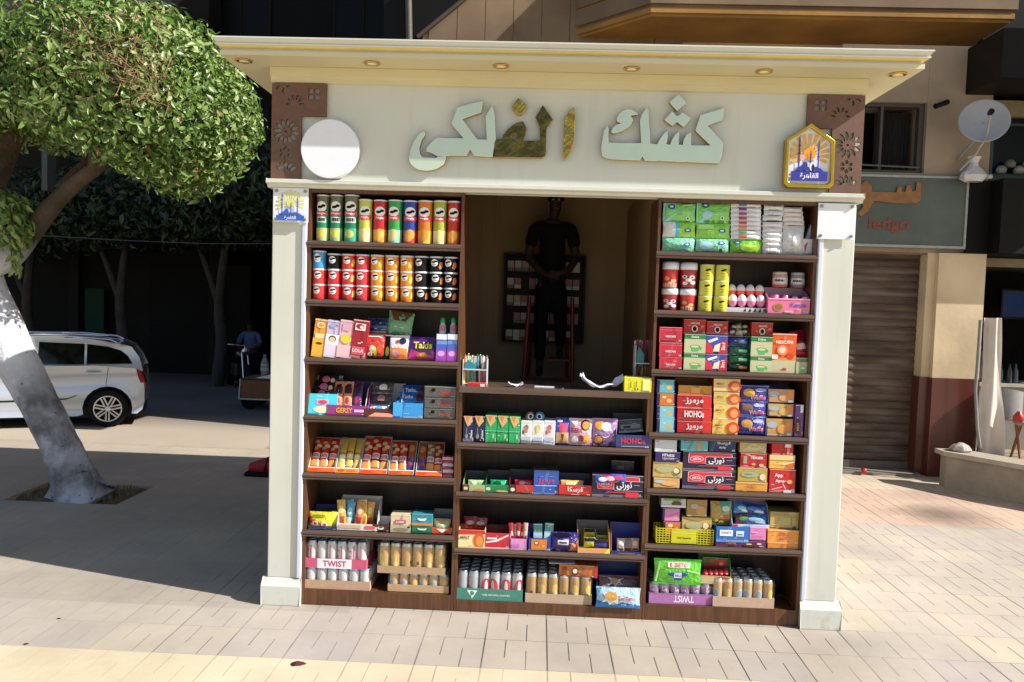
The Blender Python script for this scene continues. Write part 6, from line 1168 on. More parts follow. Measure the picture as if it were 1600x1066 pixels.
for yy in (.17, 2*HW-.17):
    mb = MB(); mb.tube([(.12, yy, 1.335), (.02, yy, 1.385), (-.5, yy, 1.43), (-1.3, yy, 1.435), (-1.45, yy, 1.38)], .016, chrome, 8); mb.box((-.62, yy-.015, 1.37), (-.5, yy+.015, 1.42), blk); mb.build('roof_rail', CAR)
mb = MB(); mb.tube([(.0, .2, 1.452), (-.55, .2, 1.468)], .014, chrome, 8); mb.tube([(-.68, .3, 1.475), (-1.2, .3, 1.49)], .014, chrome, 8); mb.build('roof_bar', CAR)
def wheel(x, y, s):
    mb = MB(); mb.lathe([(.200, .12), (.200, -.01), (.25, -.02), (.285, -.008), (WR, .02), (WR, .16), (.27, .18), (.1, .18)], rub, 36, (x, y, WR), 'y', caps=False); o = mb.build('wheel', CAR)
    mb = MB(); mb.lathe([(.205, -.012), (.200, .01), (.185, .03), (.185, .10), (0.0, .10)], mat('141416', .6), 32, (x, y, WR), 'y', caps=False); mb.lathe([(.207, -.014), (.192, -.018), (.186, .0)], alloy, 32, (x, y, WR), 'y', caps=False)
    for k in range(7):
        a = 2*PI*k/7+.2
        for d in (-.10, .10):
            c, s_ = math.cos(a+d), math.sin(a+d); c2, s2 = math.cos(a+d*1.5), math.sin(a+d*1.5)
            q = [(x+.045*math.cos(a-PI/2)*(.5)+.04*c, y-.005, WR+.04*s_), ]
            mb.add([(x+.045*math.cos(a+d*3), y-.006, WR+.045*math.sin(a+d*3)), (x+.19*math.cos(a+d*.55), y-.014, WR+.19*math.sin(a+d*.55)), (x+.19*math.cos(a+d*1.9), y-.014, WR+.19*math.sin(a+d*1.9)), (x+.055*math.cos(a+d*6), y-.006, WR+.055*math.sin(a+d*6))], [(0, 1, 2, 3)], alloy)
    mb.lathe([(.0, -.014), (.035, -.012), (.05, -.004), (.05, .03)], alloy, 16, (x, y, WR), 'y'); mb.build('rim', o)
for x in (0, -WB):
    wheel(x, .03, 1)
    mb = MB(); mb.lathe([(.1, -.18), (.27, -.18), (WR, -.15), (WR, -.02), (.2, 0)], rub, 28, (x, 2*HW-.02, WR), 'y'); mb.build('wheel', CAR)
mb = MB(); mb.box((-2.9, .10, .15), (.5, 2*HW-.1, .33), blk); mb.box((-.40, .22, .3), (.40, 1.3, .62), blk); mb.build('underbody', CAR)
CAR.scale = (1, 1, 1)

# ------------------------------------------------------------------ building on the right
YB = 4.65
plas = mat('d0ba98', .85, var=.2, scale=1.6, bump=.15, bscale=12, fac=.9); plasd = mat('8c745a', .85, var=.25, scale=1.5, fac=.75); plasw = mat('bca58c', .85, var=.25, scale=1.4, bump=.15, bscale=10, fac=.62)
darkw = mat('1c1a18', .4, var=.2); brownp = mat('5a2a20', .35, var=.12, scale=3, fac=.8, coat=.2)
B = empty('apartment_building', (0, 0, 0), 'beige plastered building with shuttered shop, stained pillar and heavy balcony right of the kiosk', 'building')
mb = MB()
mb.box((-2.0, 7.2, 0), (1.2, 30, 15), plas)                     # recessed left block
mb.box((3.3, YB+.25, 2.62), (3.40, 7.2, 5.0), plas); mb.box((1.201, 7.28, 0), (20, 30, 15), plas)
mb.box((3.4, YB+.25, 4.36), (4.30, 7.2, 4.999), plasw); mb.box((3.40, YB+.25, 2.62), (4.30, 7.2, 3.52), plasw)
mb.box((3.4, YB+.6, 3.52), (4.3, 7.2, 4.36), darkw)
mb.box((4.302, YB, 2.62), (5.04, 7.2, 5.0), plasw); mb.box((3.42, YB+.001, 2.62), (4.30, YB+.249, 3.54), plasw); mb.box((3.42, YB+.001, 4.35), (4.30, YB+.249, 5.0), plasw)
mb.box((3.3, YB+.3, 0), (3.42, 7.2, 2.618), plasd)
mb.box((3.3, YB+.002, 2.64), (3.418, YB+.248, 5.0), plasw)
mb.box((7.6, YB, 0), (20, 7.2, 5), plas)
mb.box((5.042, YB+.5, 4.42), (7.6, 7.2, 5), darkw)
mb.build('wall', B)
# left gable: panel cladding with a sloping dark coping and dark glazing beyond
YL = 7.19
q = [at(645, 60, YL), at(740, -12, YL), at(1060, -30, YL), at(1060, 75, YL)]; mb = MB()
for k in range(9):
    xa = -1.9+.42*k; mb.box((xa+.004, YL-.03, 4.0), (xa+.414, YL-.002, 8), plasd)
mb.build('wall_cladding', B)
mb = MB(); a = at(652, 58, YL-.1); b = at(760, -30, YL-.1); mb.tube([a, b], .035, mat('54483c', .5), 6); mb.build('sloping_rail', B)
mb = MB(); mb.add([at(600, 80, YL-.06), at(652, 58, YL-.06), at(770, -38, YL-.06), at(600, -38, YL-.06)], [(0, 1, 2, 3)], mat('1a1816', .5)); mb.build('dark_window', B)
mb = MB(); a = at(640, 90, YL-.12); b = at(638, -20, YL-.12); mb.tube([a, b], .05, mat('5c5248', .6), 6); mb.build('window_post', B)
# balcony with canted corner
KS = 1.28
def far(x): return (x+.1035)*KS-.1035
YW, YFB = (YB+4.689)*KS-4.689, (3.85+4.689)*KS-4.689
bal = [(far(.18), YW), (far(.98), YFB), (far(4.72), YFB), (far(4.72), YW)]
orange = mat('b4843e', .8, var=.25, scale=1.3, bump=.2, bscale=10, fac=.72)
mb = MB(); zf = (4.985-1.923)*KS+1.923
mb.prism(bal, lambda p, t: (p[0], p[1], t), zf, zf+.06, orange)
mb.build('balcony_floor', B)
def outset(P, d): return [(P[0][0]-d*1.41, P[0][1]), (P[1][0]-d*.41, P[1][1]-d), (P[2][0]+d, P[2][1]-d), (P[3][0]+d, P[3][1])]
mb = MB()
for d, z0, z1, m in ((.04, .04, .11, orange), (.02, .11, .155, plasd), (.065, .155, .38, plasd), (.04, .38, .41, orange), (.07, .41, 1.15, plasd)):
    Q = outset(bal, d); mb.prism(Q, lambda p, t: (p[0], p[1], t), zf+z0+.0008, zf+z1, m)
mb.build('balcony_parapet', B)
mb = MB(); mb.box((6.5, 3.0, 3.95), (7.0, YB-.01, 7.4), plasw); mb.build('unseen_shade_block', B)  # unseen block added to shade the upper wall and sign
mb = MB(); mb.box((far(4.72)+.12, YW-.17, 5.0), (15, YW-.02, 13), darkw); mb.build('dark_backing', B)  # dark panel put in for the darkness beyond the balcony
mb = MB(); mb.box((-2.8, 5.6, 3.6), (-1.6, 7.19, 5.0), darkw); mb.build('hidden_shade_box', B)  # hidden box added only to shade the rear of the car
# roller shutter
def shutter_mat():
    m = bpy.data.materials.new('rusty_shutter'); m.use_nodes = True; N, L = nodes(m); b = N['Principled BSDF']
    g = N.new('ShaderNodeNewGeometry'); mp = N.new('ShaderNodeMapping'); mp.inputs['Scale'].default_value = (1.2, 1, 7); L.new(g.outputs['Position'], mp.inputs[0])
    n_ = N.new('ShaderNodeTexNoise'); n_.inputs['Scale'].default_value = 1.4; n_.inputs['Detail'].default_value = 8; L.new(mp.outputs[0], n_.inputs['Vector'])
    L.new(ramp_node(N, L, n_.outputs[0], [(.3, (.04, .022, .014)), (.5, (.085, .052, .035)), (.7, (.15, .11, .08))]), b.inputs['Base Color']); b.inputs['Roughness'].default_value = .6; b.inputs['Metallic'].default_value = .1
    return m
mb = MB(); sm = shutter_mat(); z = .12; x0, x1 = 3.1, 4.40; Ys = YB+.18; prof = []
while z < 2.62: prof += [(Ys, z), (Ys-.012, z+.02), (Ys-.016, z+.05), (Ys-.006, z+.085)]; z += .09
vs = [(x0, y, q) for y, q in prof]+[(x1, y, q) for y, q in prof]; n = len(prof)
mb.add(vs, [(i, n+i, n+i+1, i+1) for i in range(n-1)], sm); mb.box((x0, Ys-.03, .03), (x1, Ys+.02, .12), mat('6a625a', .5, metal=.3)); mb.build('roller_shutter', B)
mb = MB(); mb.box((3.0, YB-.12, -.0), (4.42, YB+.3, .028), mat('8a8074', .8, bump=.3)); mb.build('door_step', B)
mb = MB(); p = at(1350, 735, 4.5); mb.lathe([(0, 0), (.03, .004), (.03, .05), (0, .055)], mat('c83020', .4), 12, (p.x, 4.5, .03)); tag(mb.build('red_lock'), 'small red plastic lid lying at the foot of the shutter', 'lid')
# pillar with brown dado
mb = MB(); mb.box((4.405, YB-.0, 1.165), (4.50, YB+.4, 2.6195), plas); mb.box((4.502, YB-.07, 1.165), (5.04, YB+.4, 2.6195), plas)
mb.build('pillar', B)
mb = MB(); mb.box((4.385, YB-.012, 0), (4.50, YB+.4, 1.164), brownp); mb.box((4.4995, YB-.085, 0), (5.042, YB+.4, 1.164), brownp)
mb.build('dado', B)
mb = MB(); mb.box((3.4, YB+.02, 2.60), (4.404, YB+.4, 2.6195), plasd); mb.build('lintel', B)
# upstairs window and frame
mb = MB()
for a, b in (((3.42, 3.545), (4.30, 3.58)), ((3.42, 4.31), (4.30, 4.348)), ((4.24, 3.58), (4.30, 4.31)), ((3.80, 3.58), (3.83, 4.31))): mb.box((a[0], YB+.06, a[1]), (b[0], YB+.14, b[1]), mat('4a4038', .5))
fr = mb.build('window_frame', B)
mb = MB(); cur = mat('2c2a28', .8); vs = []; n = 60
for i in range(n+1): x = 3.83+.42*i/n; y = YB+.3+.012*math.sin(i*1.1); vs += [(x, y, 3.6), (x, y, 4.3)]
mb.add(vs, [(2*i, 2*i+2, 2*i+3, 2*i+1) for i in range(n)], cur, True); mb.build('curtain', fr)
mb = MB(); mb.tube([(3.45, YB-.02, 3.62), (4.24, YB-.02, 3.60)], .012, mat('5a5650', .5), 8); mb.build('window_rail', fr)
# small dark camera on the pillar wall
mb = MB(); p = at(1471, 164, YB-.10); mb.tube([p+Vector((-.09, -.04, -.03)), p+Vector((.07, .0, .035))], [.028, .030], mat('18181a', .4), 12); mb.tube([p+Vector((.03, 0, .02)), p+Vector((.05, .13, .02))], .010, mat('303030', .4), 6)
tag(mb.build('security_camera'), 'small dark camera on the stained pillar wall left of the satellite dish', 'camera')
# shop sign
mb = MB(); W, H = 1.42, .83; SX = 3.375
mb.box((SX, YB-.06, 2.67), (SX+W, YB-.01, 2.67+H), mat('565e54', .45, var=.2, scale=3)); sgn = mb.build('shop_sign'); tag(sgn, 'faded grey green shop sign with orange lettering above the roller shutter', 'sign')
mb = MB(); fm = mat('a8a8a0', .4, metal=.3)
for a, b in (((0, 0), (W, .03)), ((0, H-.025), (W, H)), ((W-.03, .03), (W, H-.025))): mb.box((SX+a[0], YB-.075, 2.67+a[1]), (SX+b[0], YB-.0605, 2.67+b[1]), fm)
mb.build('frame', sgn)
og = mat('9a6838', .6, var=.2); rd_ = mat('8e4634', .6, var=.2)
KEY = [(1342,290),(1352,283),(1361,290),(1362,300),(1400,301),(1402,292),(1408,292),(1408,300),(1414,300),(1416,290),(1422,290),(1424,299),(1430,298),(1432,284),(1438,286),(1438,312),(1432,318),(1400,318),(1365,314),(1356,330),(1345,338),(1338,334),(1348,324),(1344,306)]
curve_obj('orange_lettering', [[(p.x, p.z) for p in (at(a, b, YB-.07) for a, b in KEY)]], sgn, YB-.075, .02, og)
V, F, wd = text_tris('ledgo'); mb = MB(); h = .155; c = at(1392, 352, YB-.07)
mb.add([(c.x-.02+x*h*1.35, YB-.068, c.z+y*h*1.2) for x, y in V], F, rd_); mb.build('red_lettering', sgn)
# satellite dish
dc = at(1537, 190, 4.2); mb = MB(); R = .245; ax = Vector((-.30, -1, .18)).normalized(); ex = ax.cross(Vector((0, 0, 1))).normalized(); ez = ex.cross(ax)
dm = mat('a4a6aa', .6, var=.08, scale=6); vs = []; seg = 40; rings_ = [0, .35, .7, .94, 1.0, 1.02]
for q in rings_:
    for k in range(seg):
        t = 2*PI*k/seg; vs.append(dc+ex*(R*q*math.cos(t))*1.02+ez*(R*q*math.sin(t))*.98+ax*(.055*q*q-.02 if q < 1.01 else .03))
mb.add(vs, [(i*seg+k, i*seg+(k+1) % seg, (i+1)*seg+(k+1) % seg, (i+1)*seg+k) for i in range(len(rings_)-1) for k in range(seg)], dm, True)
vb = [v-ax*.006 for v in vs]; mb.add(vb, [(i*seg+(k+1) % seg, i*seg+k, (i+1)*seg+k, (i+1)*seg+(k+1) % seg) for i in range(len(rings_)-1) for k in range(seg)], dm, True)
dish = tag(mb.build('satellite_dish'), 'grey satellite dish bracketed to the stained pillar corner', 'satellite dish')
mb = MB(); lo_ = dc-ez*R*.95+ax*.03; tip = dc+ax*.30-ez*.02+ex*.06*0; mb.tube([lo_, lo_+ax*.12+ez*.02, tip], .011, fm, 8); mb.build('feed_arm', dish)
mb = MB(); mb.tube([tip-ax*.03, tip+ax*.03], .030, mat('202022', .4), 12); mb.build('feed_horn', dish)
mb = MB(); mb.tube([dc-ax*.02, dc+Vector((.05, .18, -.12)), Vector((dc.x-.02, YB, dc.z-.34))], .018, fm, 8); mb.tube([lo_, lo_+Vector((-.02, .1, -.12)), Vector((dc.x-.12, 4.4, 3.54))], .012, fm, 8); mb.build('mount', dish)
mb = MB(); pw = mat('d6d4d4', .5, var=.1); rnd = random.Random(2); c = at(1522, 262, 4.45); vs = []
for j in range(9):
    for i in range(13):
        t = i/12*2*PI; r = (.10+.05*math.sin(j*.8))*(1-.03*j)*(1+.25*noise.noise(Vector((i*.9, j*.7, 2)))); vs.append((c.x+r*math.cos(t), c.y+.7*r*math.sin(t), c.z-.16+.035*j))
mb.add(vs, [(j*13+i, j*13+i+1, (j+1)*13+i+1, (j+1)*13+i) for j in range(8) for i in range(12)], pw); tag(mb.build('plastic_bag'), 'crumpled white plastic bag on the sign below the satellite dish', 'bag')
for k in range(2):
    mb = MB(); c = at(1536+10*k, 276, 4.55); mb.lathe([(0, 0), (.03, .0), (.036, .02), (.028, .045), (0, .05)], pw, 14, (c.x, 4.55, c.z-.025)); tag(mb.build('white_connector'), f'small round white fitting under the dish, {("left", "right")[k]} of two', 'fitting')
# dark awning box, cafe front
mb = MB(); mb.box((5.045, 4.35, 2.62), (7.9, YB+.4, 3.46), mat('17130f', .6, var=.15, scale=2, fac=.8)); mb.box((4.79, 4.60, 2.62), (5.04, YB-.075, 3.46), mat('17130f', .6, fac=.8)); tag(mb.build('black_shop_fascia'), 'plain black shop fascia above the cafe entrance', 'fascia')
mb = MB(); mb.box((4.722, 3.95, 4.45), (6.45, 7, 4.97), mat('1a1410', .5, var=.2, fac=.8)); tag(mb.build('dark_awning'), 'big dark awning box projecting above the satellite dish', 'awning')
mb = MB(); grn = mat('2a4238', .5, metal=.2); mb.box((5.05, YB+.02, 3.48), (7.6, YB+.14, 3.56), grn); mb.box((5.05, YB+.02, 4.22), (7.6, YB+.14, 4.40), mat('8a7c5c', .6)); mb.box((5.05, YB+.02, 3.56), (5.09, YB+.12, 4.22), grn); mb.box((5.09, YB+.06, 4.12), (7.6, YB+.1, 4.15), grn)
fw2 = mb.build('wide_window', B)
mb = MB(); mb.box((5.09, YB+.10, 3.56), (7.6, YB+.11, 4.22), mat('0e1214', .35)); mb.build('pane', fw2)
for k in range(5):
    mb = MB(); x = 5.16+.1*k; mb.lathe([(0, 0), (.05, 0), (.06, .05), (.03, .09), (0, .09)], mat(('8a8a84', '70706a', '9a9a94')[k % 3], .6), 12, (x+.02, YB-.0, 3.56+.07*(k % 2))); tag(mb.build('white_bundle'), f'pale bundle on the wide upstairs window sill, {ORD[k]} from the left', 'bundle', 'bundles on the window sill')
# cafe interior
mb = MB(); iw = mat('2a2622', .8, var=.15)
mb.box((5.062, 7.1, 0), (7.498, 7.18, 2.548), iw); mb.box((7.5, YB, 0), (7.598, 7.18, 2.62), iw); mb.box((5.062, YB+.4, 2.55), (7.498, 7.18, 2.619), mat('5c605c', .7)); mb.box((5.044, YB+.41, 0), (5.06, 7.18, 2.55), iw)
mb.box((5.05, YB+.30, 2.50), (7.5, YB+.36, 2.6), mat('8a8068', .6)); mb.build('cafe_room', B)
mb = MB(); mb.box((0, 0, 0), (.62, .05, .40), mat('101418', .3)); c = at(1563, 498, 6.2)
scn = tag(mb.build('wall_screen', None, (c.x, 6.2, c.z)), 'dark blue wall screen inside the cafe above the curtain', 'screen')
mb = MB(); mb.box((.02, -.003, .03), (.60, -.0005, .38), mat('1c3f86', .6, var=.3, scale=4)); mb.build('screen_glass', scn)
mb = MB(); mb.lathe([(.0, 0), (.10, .0), (.11, .02), (.11, .06), (0, .06)], mat('30302e', .5), 20, (5.28, 6.0, 2.12), 'y'); tag(mb.build('wall_fan'), 'round dark wall fan beside the blue screen', 'fan')
# curtain at the entrance
mb = MB(); vs = []; ni, nj = 40, 30; a0 = at(1538, 497, 4.3); a1 = at(1566, 497, 4.3); b1 = at(1568, 712, 4.3); b0 = at(1529, 712, 4.3)
for j in range(nj+1):
    t = j/nj
    for i in range(ni+1):
        s_ = i/ni; p = (a0*(1-s_)+a1*s_)*(1-t)+(b0*(1-s_)+b1*s_)*t; pin = 1-.10*math.exp(-((t-.45)/.15)**2)
        vs.append((p.x*1+(p.x-(a0.x+a1.x)/2)*(pin-1), 4.3+.018*math.sin(s_*9+t*2.)*(1-.3*t)+.05*noise.noise(Vector((s_*2.5, t*2.2, 0))), p.z))
mb.add(vs, [(j*(ni+1)+i, j*(ni+1)+i+1, (j+1)*(ni+1)+i+1, (j+1)*(ni+1)+i) for j in range(nj) for i in range(ni)], mat('d8ccc0', .7, var=.08, scale=4), True)
tag(mb.build('entrance_curtain'), 'pale hanging curtain at the cafe entrance beside the brown pillar', 'curtain')
mb = MB(); mb.tube([at(1532, 500, 4.25), at(1528, 560, 4.25), at(1524, 610, 4.25), at(1527, 670, 4.22), at(1533, 712, 4.2)], .018, mat('8a8684', .6), 8); tag(mb.build('grey_pipe'), 'thin grey hose hanging beside the curtain on the pillar', 'pipe')
# ramp wall
conc = mat('a09484', .85, var=.2, scale=4, bump=.4, bscale=25); P0 = at(1478, 704, 4.0)
mb = MB(); mb.prism([(4.40, 0), (6.6, 0), (6.6, .34), (4.75, .40), (4.40, .41)], lambda q, t: (q[0], t, q[1]), 3.35, 3.5, conc)
vs = None
mb2 = MB()
top = [at(1480, 706, 4.05), at(1600, 742, 3.25), at(1720, 770, 2.8)]
mb2.v = []; A_ = (4.42, 4.10); B_ = (4.86, 3.42); C_ = (6.3, 2.4); zt = .40
pl = [(4.42, 4.12), (4.42, 4.0), (4.95, 3.28), (6.4, 1.9), (6.6, 2.1), (5.10, 3.50), (4.62, 4.12)]
mb2.prism(pl, lambda p, t: (p[0], p[1], t), .0, .36, conc); mb2.prism([(4.37, 4.16), (4.37, 3.98), (4.93, 3.22), (6.4, 1.82), (6.64, 2.1), (5.12, 3.54), (4.66, 4.16)], lambda p, t: (p[0], p[1], t), .361, .41, mat('b4a894', .8, bump=.3)); 
mb2.box((4.72, 4.16, .0), (7.5, 7.5, .30), conc)
tag(mb2.build('ramp_wall'), 'low concrete parapet running from the brown pillar toward the cafe', 'wall')
mb = MB(); c = at(1503, 695, 4.0); mb.lathe([(.10, 0), (.12, .02), (.09, .06), (.03, .09), (0, .095)], mat('b8b0a4', .9, bump=1.), 7, (c.x, 4.02, .412), smooth=False); tag(mb.build('stone_block'), 'rough pale stone lump lying on the low concrete parapet', 'stone')
# cafe furniture
gy_ = mat('a4a2a0', .4, var=.04); wd_ = mat('9a5a2c', .5, var=.15, scale=8)
def chair(x, y, z0, rz, label):
    o = empty('cafe_chair', (x, y, z0), label, 'chair', None, rz); mb = MB(); mb.box((-.21, -.2, .42), (.21, .2, .455), gy_); bevel(mb.build('seat', o), .015)
    mb = MB(); vs = []; n = 12
    for j in range(6):
        for i in range(n+1):
            t = (i/n-.5)*2.2; vs.append((.23*math.sin(t), .23*math.cos(t)*.8+.02, .46+.34*j/5*(1-.12*abs(t))))
    mb.add(vs, [(j*(n+1)+i, j*(n+1)+i+1, (j+1)*(n+1)+i+1, (j+1)*(n+1)+i) for j in range(5) for i in range(n)], gy_, True); mb.build('backrest', o)
    for a in (-1, 1):
        for b in (-1, 1): mb = MB(); mb.tube([(a*.15, b*.14, .42), (a*.21, b*.2, 0)], [.018, .012], wd_, 8); mb.build('leg', o)
    return o
chair(5.30, 4.55, .30, 2.6, 'pale grey cafe chair with wooden legs right of the curtain')
o = empty('cafe_table', (5.52, 4.2, .30), 'small white table with wooden legs behind the concrete parapet', 'table'); mb = MB(); mb.lathe([(.24, .40), (.25, .41), (.25, .43), (.24, .44)], gy_, 28); mb.build('tabletop', o)
for a in (-1, 1):
    for b in (-1, 1): mb = MB(); mb.tube([(a*.12, b*.12, .40), (a*.18, b*.18, 0)], [.018, .014], wd_, 8); mb.build('leg', o)
mb = MB(); rc = mat('c0281c', .4); p = Vector((5.28, 4.18, .745)); mb.lathe([(.045, 0), (.055, .01), (.06, .05), (.03, .09), (.02, .11)], rc, 14, tuple(p)); mb.tube([p+Vector((.05, 0, .03)), p+Vector((.10, 0, .06)), p+Vector((.06, 0, .09))], .008, rc, 6); tag(mb.build('red_pot'), 'small red pot on the cafe table', 'pot')
mb = MB(); mb.box((5.10, 4.9, .30), (6.6, 5.4, 1.06), mat('8c8880', .6)); mb.box((5.08, 4.88, 1.06), (6.62, 5.42, 1.10), mat('b8b0a0', .4)); tag(mb.build('cafe_counter'), 'grey cafe counter with pale top behind the chair', 'counter')
mb = MB(); mb.box((5.12, 4.95, 1.10), (5.34, 5.25, 1.48), mat('3a3a3c', .4)); mb.box((5.14, 4.94, 1.15), (5.32, 4.948, 1.30), mat('5a5a5c', .3)); mb.box((5.17, 5.0, 1.48), (5.28, 5.1, 1.53), gy_); tag(mb.build('coffee_machine'), 'dark grey coffee machine on the cafe counter', 'coffee machine')
for k in range(4):
    mb = MB(); mb.lathe([(.03, 0), (.034, .01), (.034, .14), (.014, .19), (.014, .24), (0, .24)], mat(('2a3440', '30706c', '283038', '485058')[k], .2), 14, (5.42+.09*k, 4.95+.03*(k % 2), 1.10)); tag(mb.build('bottle'), f'{("dark slate", "teal", "dark grey", "grey blue")[k]} bottle, {ORD[k]} from left on the cafe counter', 'bottle', 'bottles on the cafe counter')

# ------------------------------------------------------------------ people
def skin(name, joints, edges, m, parent, lv=2, root=0):
    me = bpy.data.meshes.new(name); me.from_pydata([j[:3] for j in joints], edges, []); me.materials.append(m)
    o = bpy.data.objects.new(name, me); sc.collection.objects.link(o); o.parent = parent
    s = o.modifiers.new('skin', 'SKIN'); s.use_smooth_shade = True
    ly = me.skin_vertices[0] if me.skin_vertices else None
    if ly is None:
        bm = bmesh.new(); bm.from_mesh(me); bm.verts.layers.skin.verify(); bm.to_mesh(me); bm.free(); ly = me.skin_vertices[0]
    for i, j in enumerate(joints):
        r = j[3]; ly.data[i].radius = r if isinstance(r, tuple) else (r, r); ly.data[i].use_root = (i == root)
    sb = o.modifiers.new('sub', 'SUBSURF'); sb.levels = lv; sb.render_levels = lv
    return o
sk = mat('3c281f', .7, var=.06, scale=8); hair = mat('14100e', .6)
def head_hair(parent, c, r, m):
    mb = MB(); vs = []; n = 16
    for j in range(8):
        for i in range(n):
            t = 2*PI*i/n; ph = PI*.56*j/7; x, y, z = math.sin(ph)*math.cos(t), math.sin(ph)*math.sin(t), math.cos(ph)
            vs.append((c[0]+x*r*.86, c[1]+.012+y*r*1.02, c[2]+.022+z*r*1.05*(1 if y > -.2 else .96)))
    mb.add(vs, [(j*n+i, j*n+(i+1) % n, (j+1)*n+(i+1) % n, (j+1)*n+i) for j in range(7) for i in range(n)], m, True); return mb.build('hair', parent)
def hand(J, E, base, wrist, d, side, palm_dir, s=1.0):
    # palm plus four curled fingers and a thumb as connected skin chains
    w0 = Vector(J[wrist][:3]); d = Vector(d).normalized(); sd = Vector(side).normalized(); cu = Vector(palm_dir).normalized()
    p = w0+d*.045*s; i0 = len(J); J.append((*p, (.030*s, .016*s))); E.append((wrist, i0))
    for k in range(4):
        off = (k-1.5)*.017*s; L_ = (.062, .074, .070, .055)[k]*s; a = w0+d*.078*s+sd*off; i = len(J)
        J.append((*a, .0095*s)); E.append((i0, i)); b = a+d*L_*.55+cu*.012*s; J.append((*b, .0085*s)); E.append((i, i+1)); c = b+d*L_*.25+cu*.030*s; J.append((*c, .0075*s)); E.append((i+1, i+2))
    i = len(J); a = w0+d*.035*s-sd*.032*s; J.append((*a, .011*s)); E.append((i0, i)); b = a+d*.03*s-sd*.012*s+cu*.015*s; J.append((*b, .009*s)); E.append((i, i+1))
# man on a step ladder inside the kiosk (facing the viewer, hands joined in front)
PX, PY_, PZ = -.02, 1.62, 1.315
MAN = empty('person', (PX, PY_, PZ), 'man in dark T-shirt and trousers standing on a red step ladder inside the kiosk', 'person'); MAN.scale = (.74, .9, .90)
J = [(0, 0, .80, (.125, .09)), (0, 0, 1.0, (.13, .09)), (0, .0, 1.2, (.155, .095)), (0, .0, 1.33, (.13, .07)), (0, -.005, 1.41, .052), (.015, -.02, 1.47, (.062, .07)), (.018, -.025, 1.55, (.074, .09)), (.018, -.02, 1.62, (.062, .075))]
E = [(i, i+1) for i in range(7)]
J += [(-.20, 0, 1.31, .062), (-.265, .0, 1.06, .046), (-.12, -.16, .93, .034), (-.045, -.22, .90, .026)]; E += [(3, 8), (8, 9), (9, 10), (10, 11)]
hand(J, E, 0, 11, (.9, -.3, -.1), (0, .3, 1), (0, 1, 0))
k = len(J); J += [(.20, 0, 1.31, .062), (.262, .0, 1.06, .046), (.17, -.17, .94, .034), (.09, -.23, .92, .026)]; E += [(3, k), (k, k+1), (k+1, k+2), (k+2, k+3)]
hand(J, E, 0, k+3, (-.9, -.2, -.1), (0, .3, 1), (0, 1, 0))
k = len(J); J += [(-.095, 0, .74, .088), (-.10, .0, .42, .058), (-.10, .01, .12, .042), (-.10, -.02, .05, .04), (-.10, -.14, .03, .034)]; E += [(0, k), (k, k+1), (k+1, k+2), (k+2, k+3), (k+3, k+4)]
k = len(J); J += [(.095, 0, .74, .088), (.12, .0, .45, .058), (.12, .10, .25, .042), (.12, .10, .21, .04), (.12, -.02, .19, .034)]; E += [(0, k), (k, k+1), (k+1, k+2), (k+2, k+3), (k+3, k+4)]
skin('body', J, E, sk, MAN)
skin('t_shirt', [(0, 0, .70, (.165, .125)), (0, 0, .86, (.16, .12)), (0, 0, 1.02, (.155, .112)), (0, 0, 1.2, (.175, .115)), (0, 0, 1.34, (.14, .08)), (-.205, 0, 1.31, .080), (-.245, 0, 1.14, .068), (.205, 0, 1.31, .080), (.245, 0, 1.14, .068)], [(0, 1), (1, 2), (2, 3), (3, 4), (4, 5), (5, 6), (4, 7), (7, 8)], mat('16161c', .8), MAN)
skin('trousers', [(0, 0, .96, (.135, .10)), (0, 0, .80, (.155, .115)), (-.098, 0, .72, .100), (-.10, 0, .42, .072), (-.10, .01, .12, .060), (.098, 0, .72, .100), (.12, 0, .45, .072), (.12, .10, .27, .060)], [(0, 1), (1, 2), (2, 3), (3, 4), (1, 5), (5, 6), (6, 7)], mat('14181f', .85), MAN)
for x, y, z in ((-.10, 0, 0), (.12, .11, .16)): skin('shoe', [(x, y+.03, z+.045, (.042, .045)), (x, y-.08, z+.04, (.046, .036)), (x, y-.17, z+.03, (.04, .026))], [(0, 1), (1, 2)], mat('22242a', .6), MAN)
head_hair(MAN, (.018, -.02, 1.57), .105, hair)
mb = MB()
for s in (-1, 1): mb.lathe([(0, -.004), (.008, -.002), (.010, .004)], mat('e8e0d8', .3), 10, (.018+s*.030, -.108, 1.565), 'y'); mb.lathe([(0, -.006), (.004, -.0045)], mat('1a100a', .2), 8, (.018+s*.030, -.108, 1.565), 'y')
mb.build('eyes', MAN)
mb = MB(); mb.prism([(-.012, 1.515), (.012, 1.515), (.006, 1.56), (-.006, 1.56)], lambda q, t: (.018+q[0], t, q[1]), -.128 if 0 else -.125, -.09, sk); mb.build('nose', MAN)
mb = MB(); mb.box((-.004, -.122, 1.487), (.040, -.105, 1.495), mat('6a3a34', .5)); mb.build('mouth', MAN)
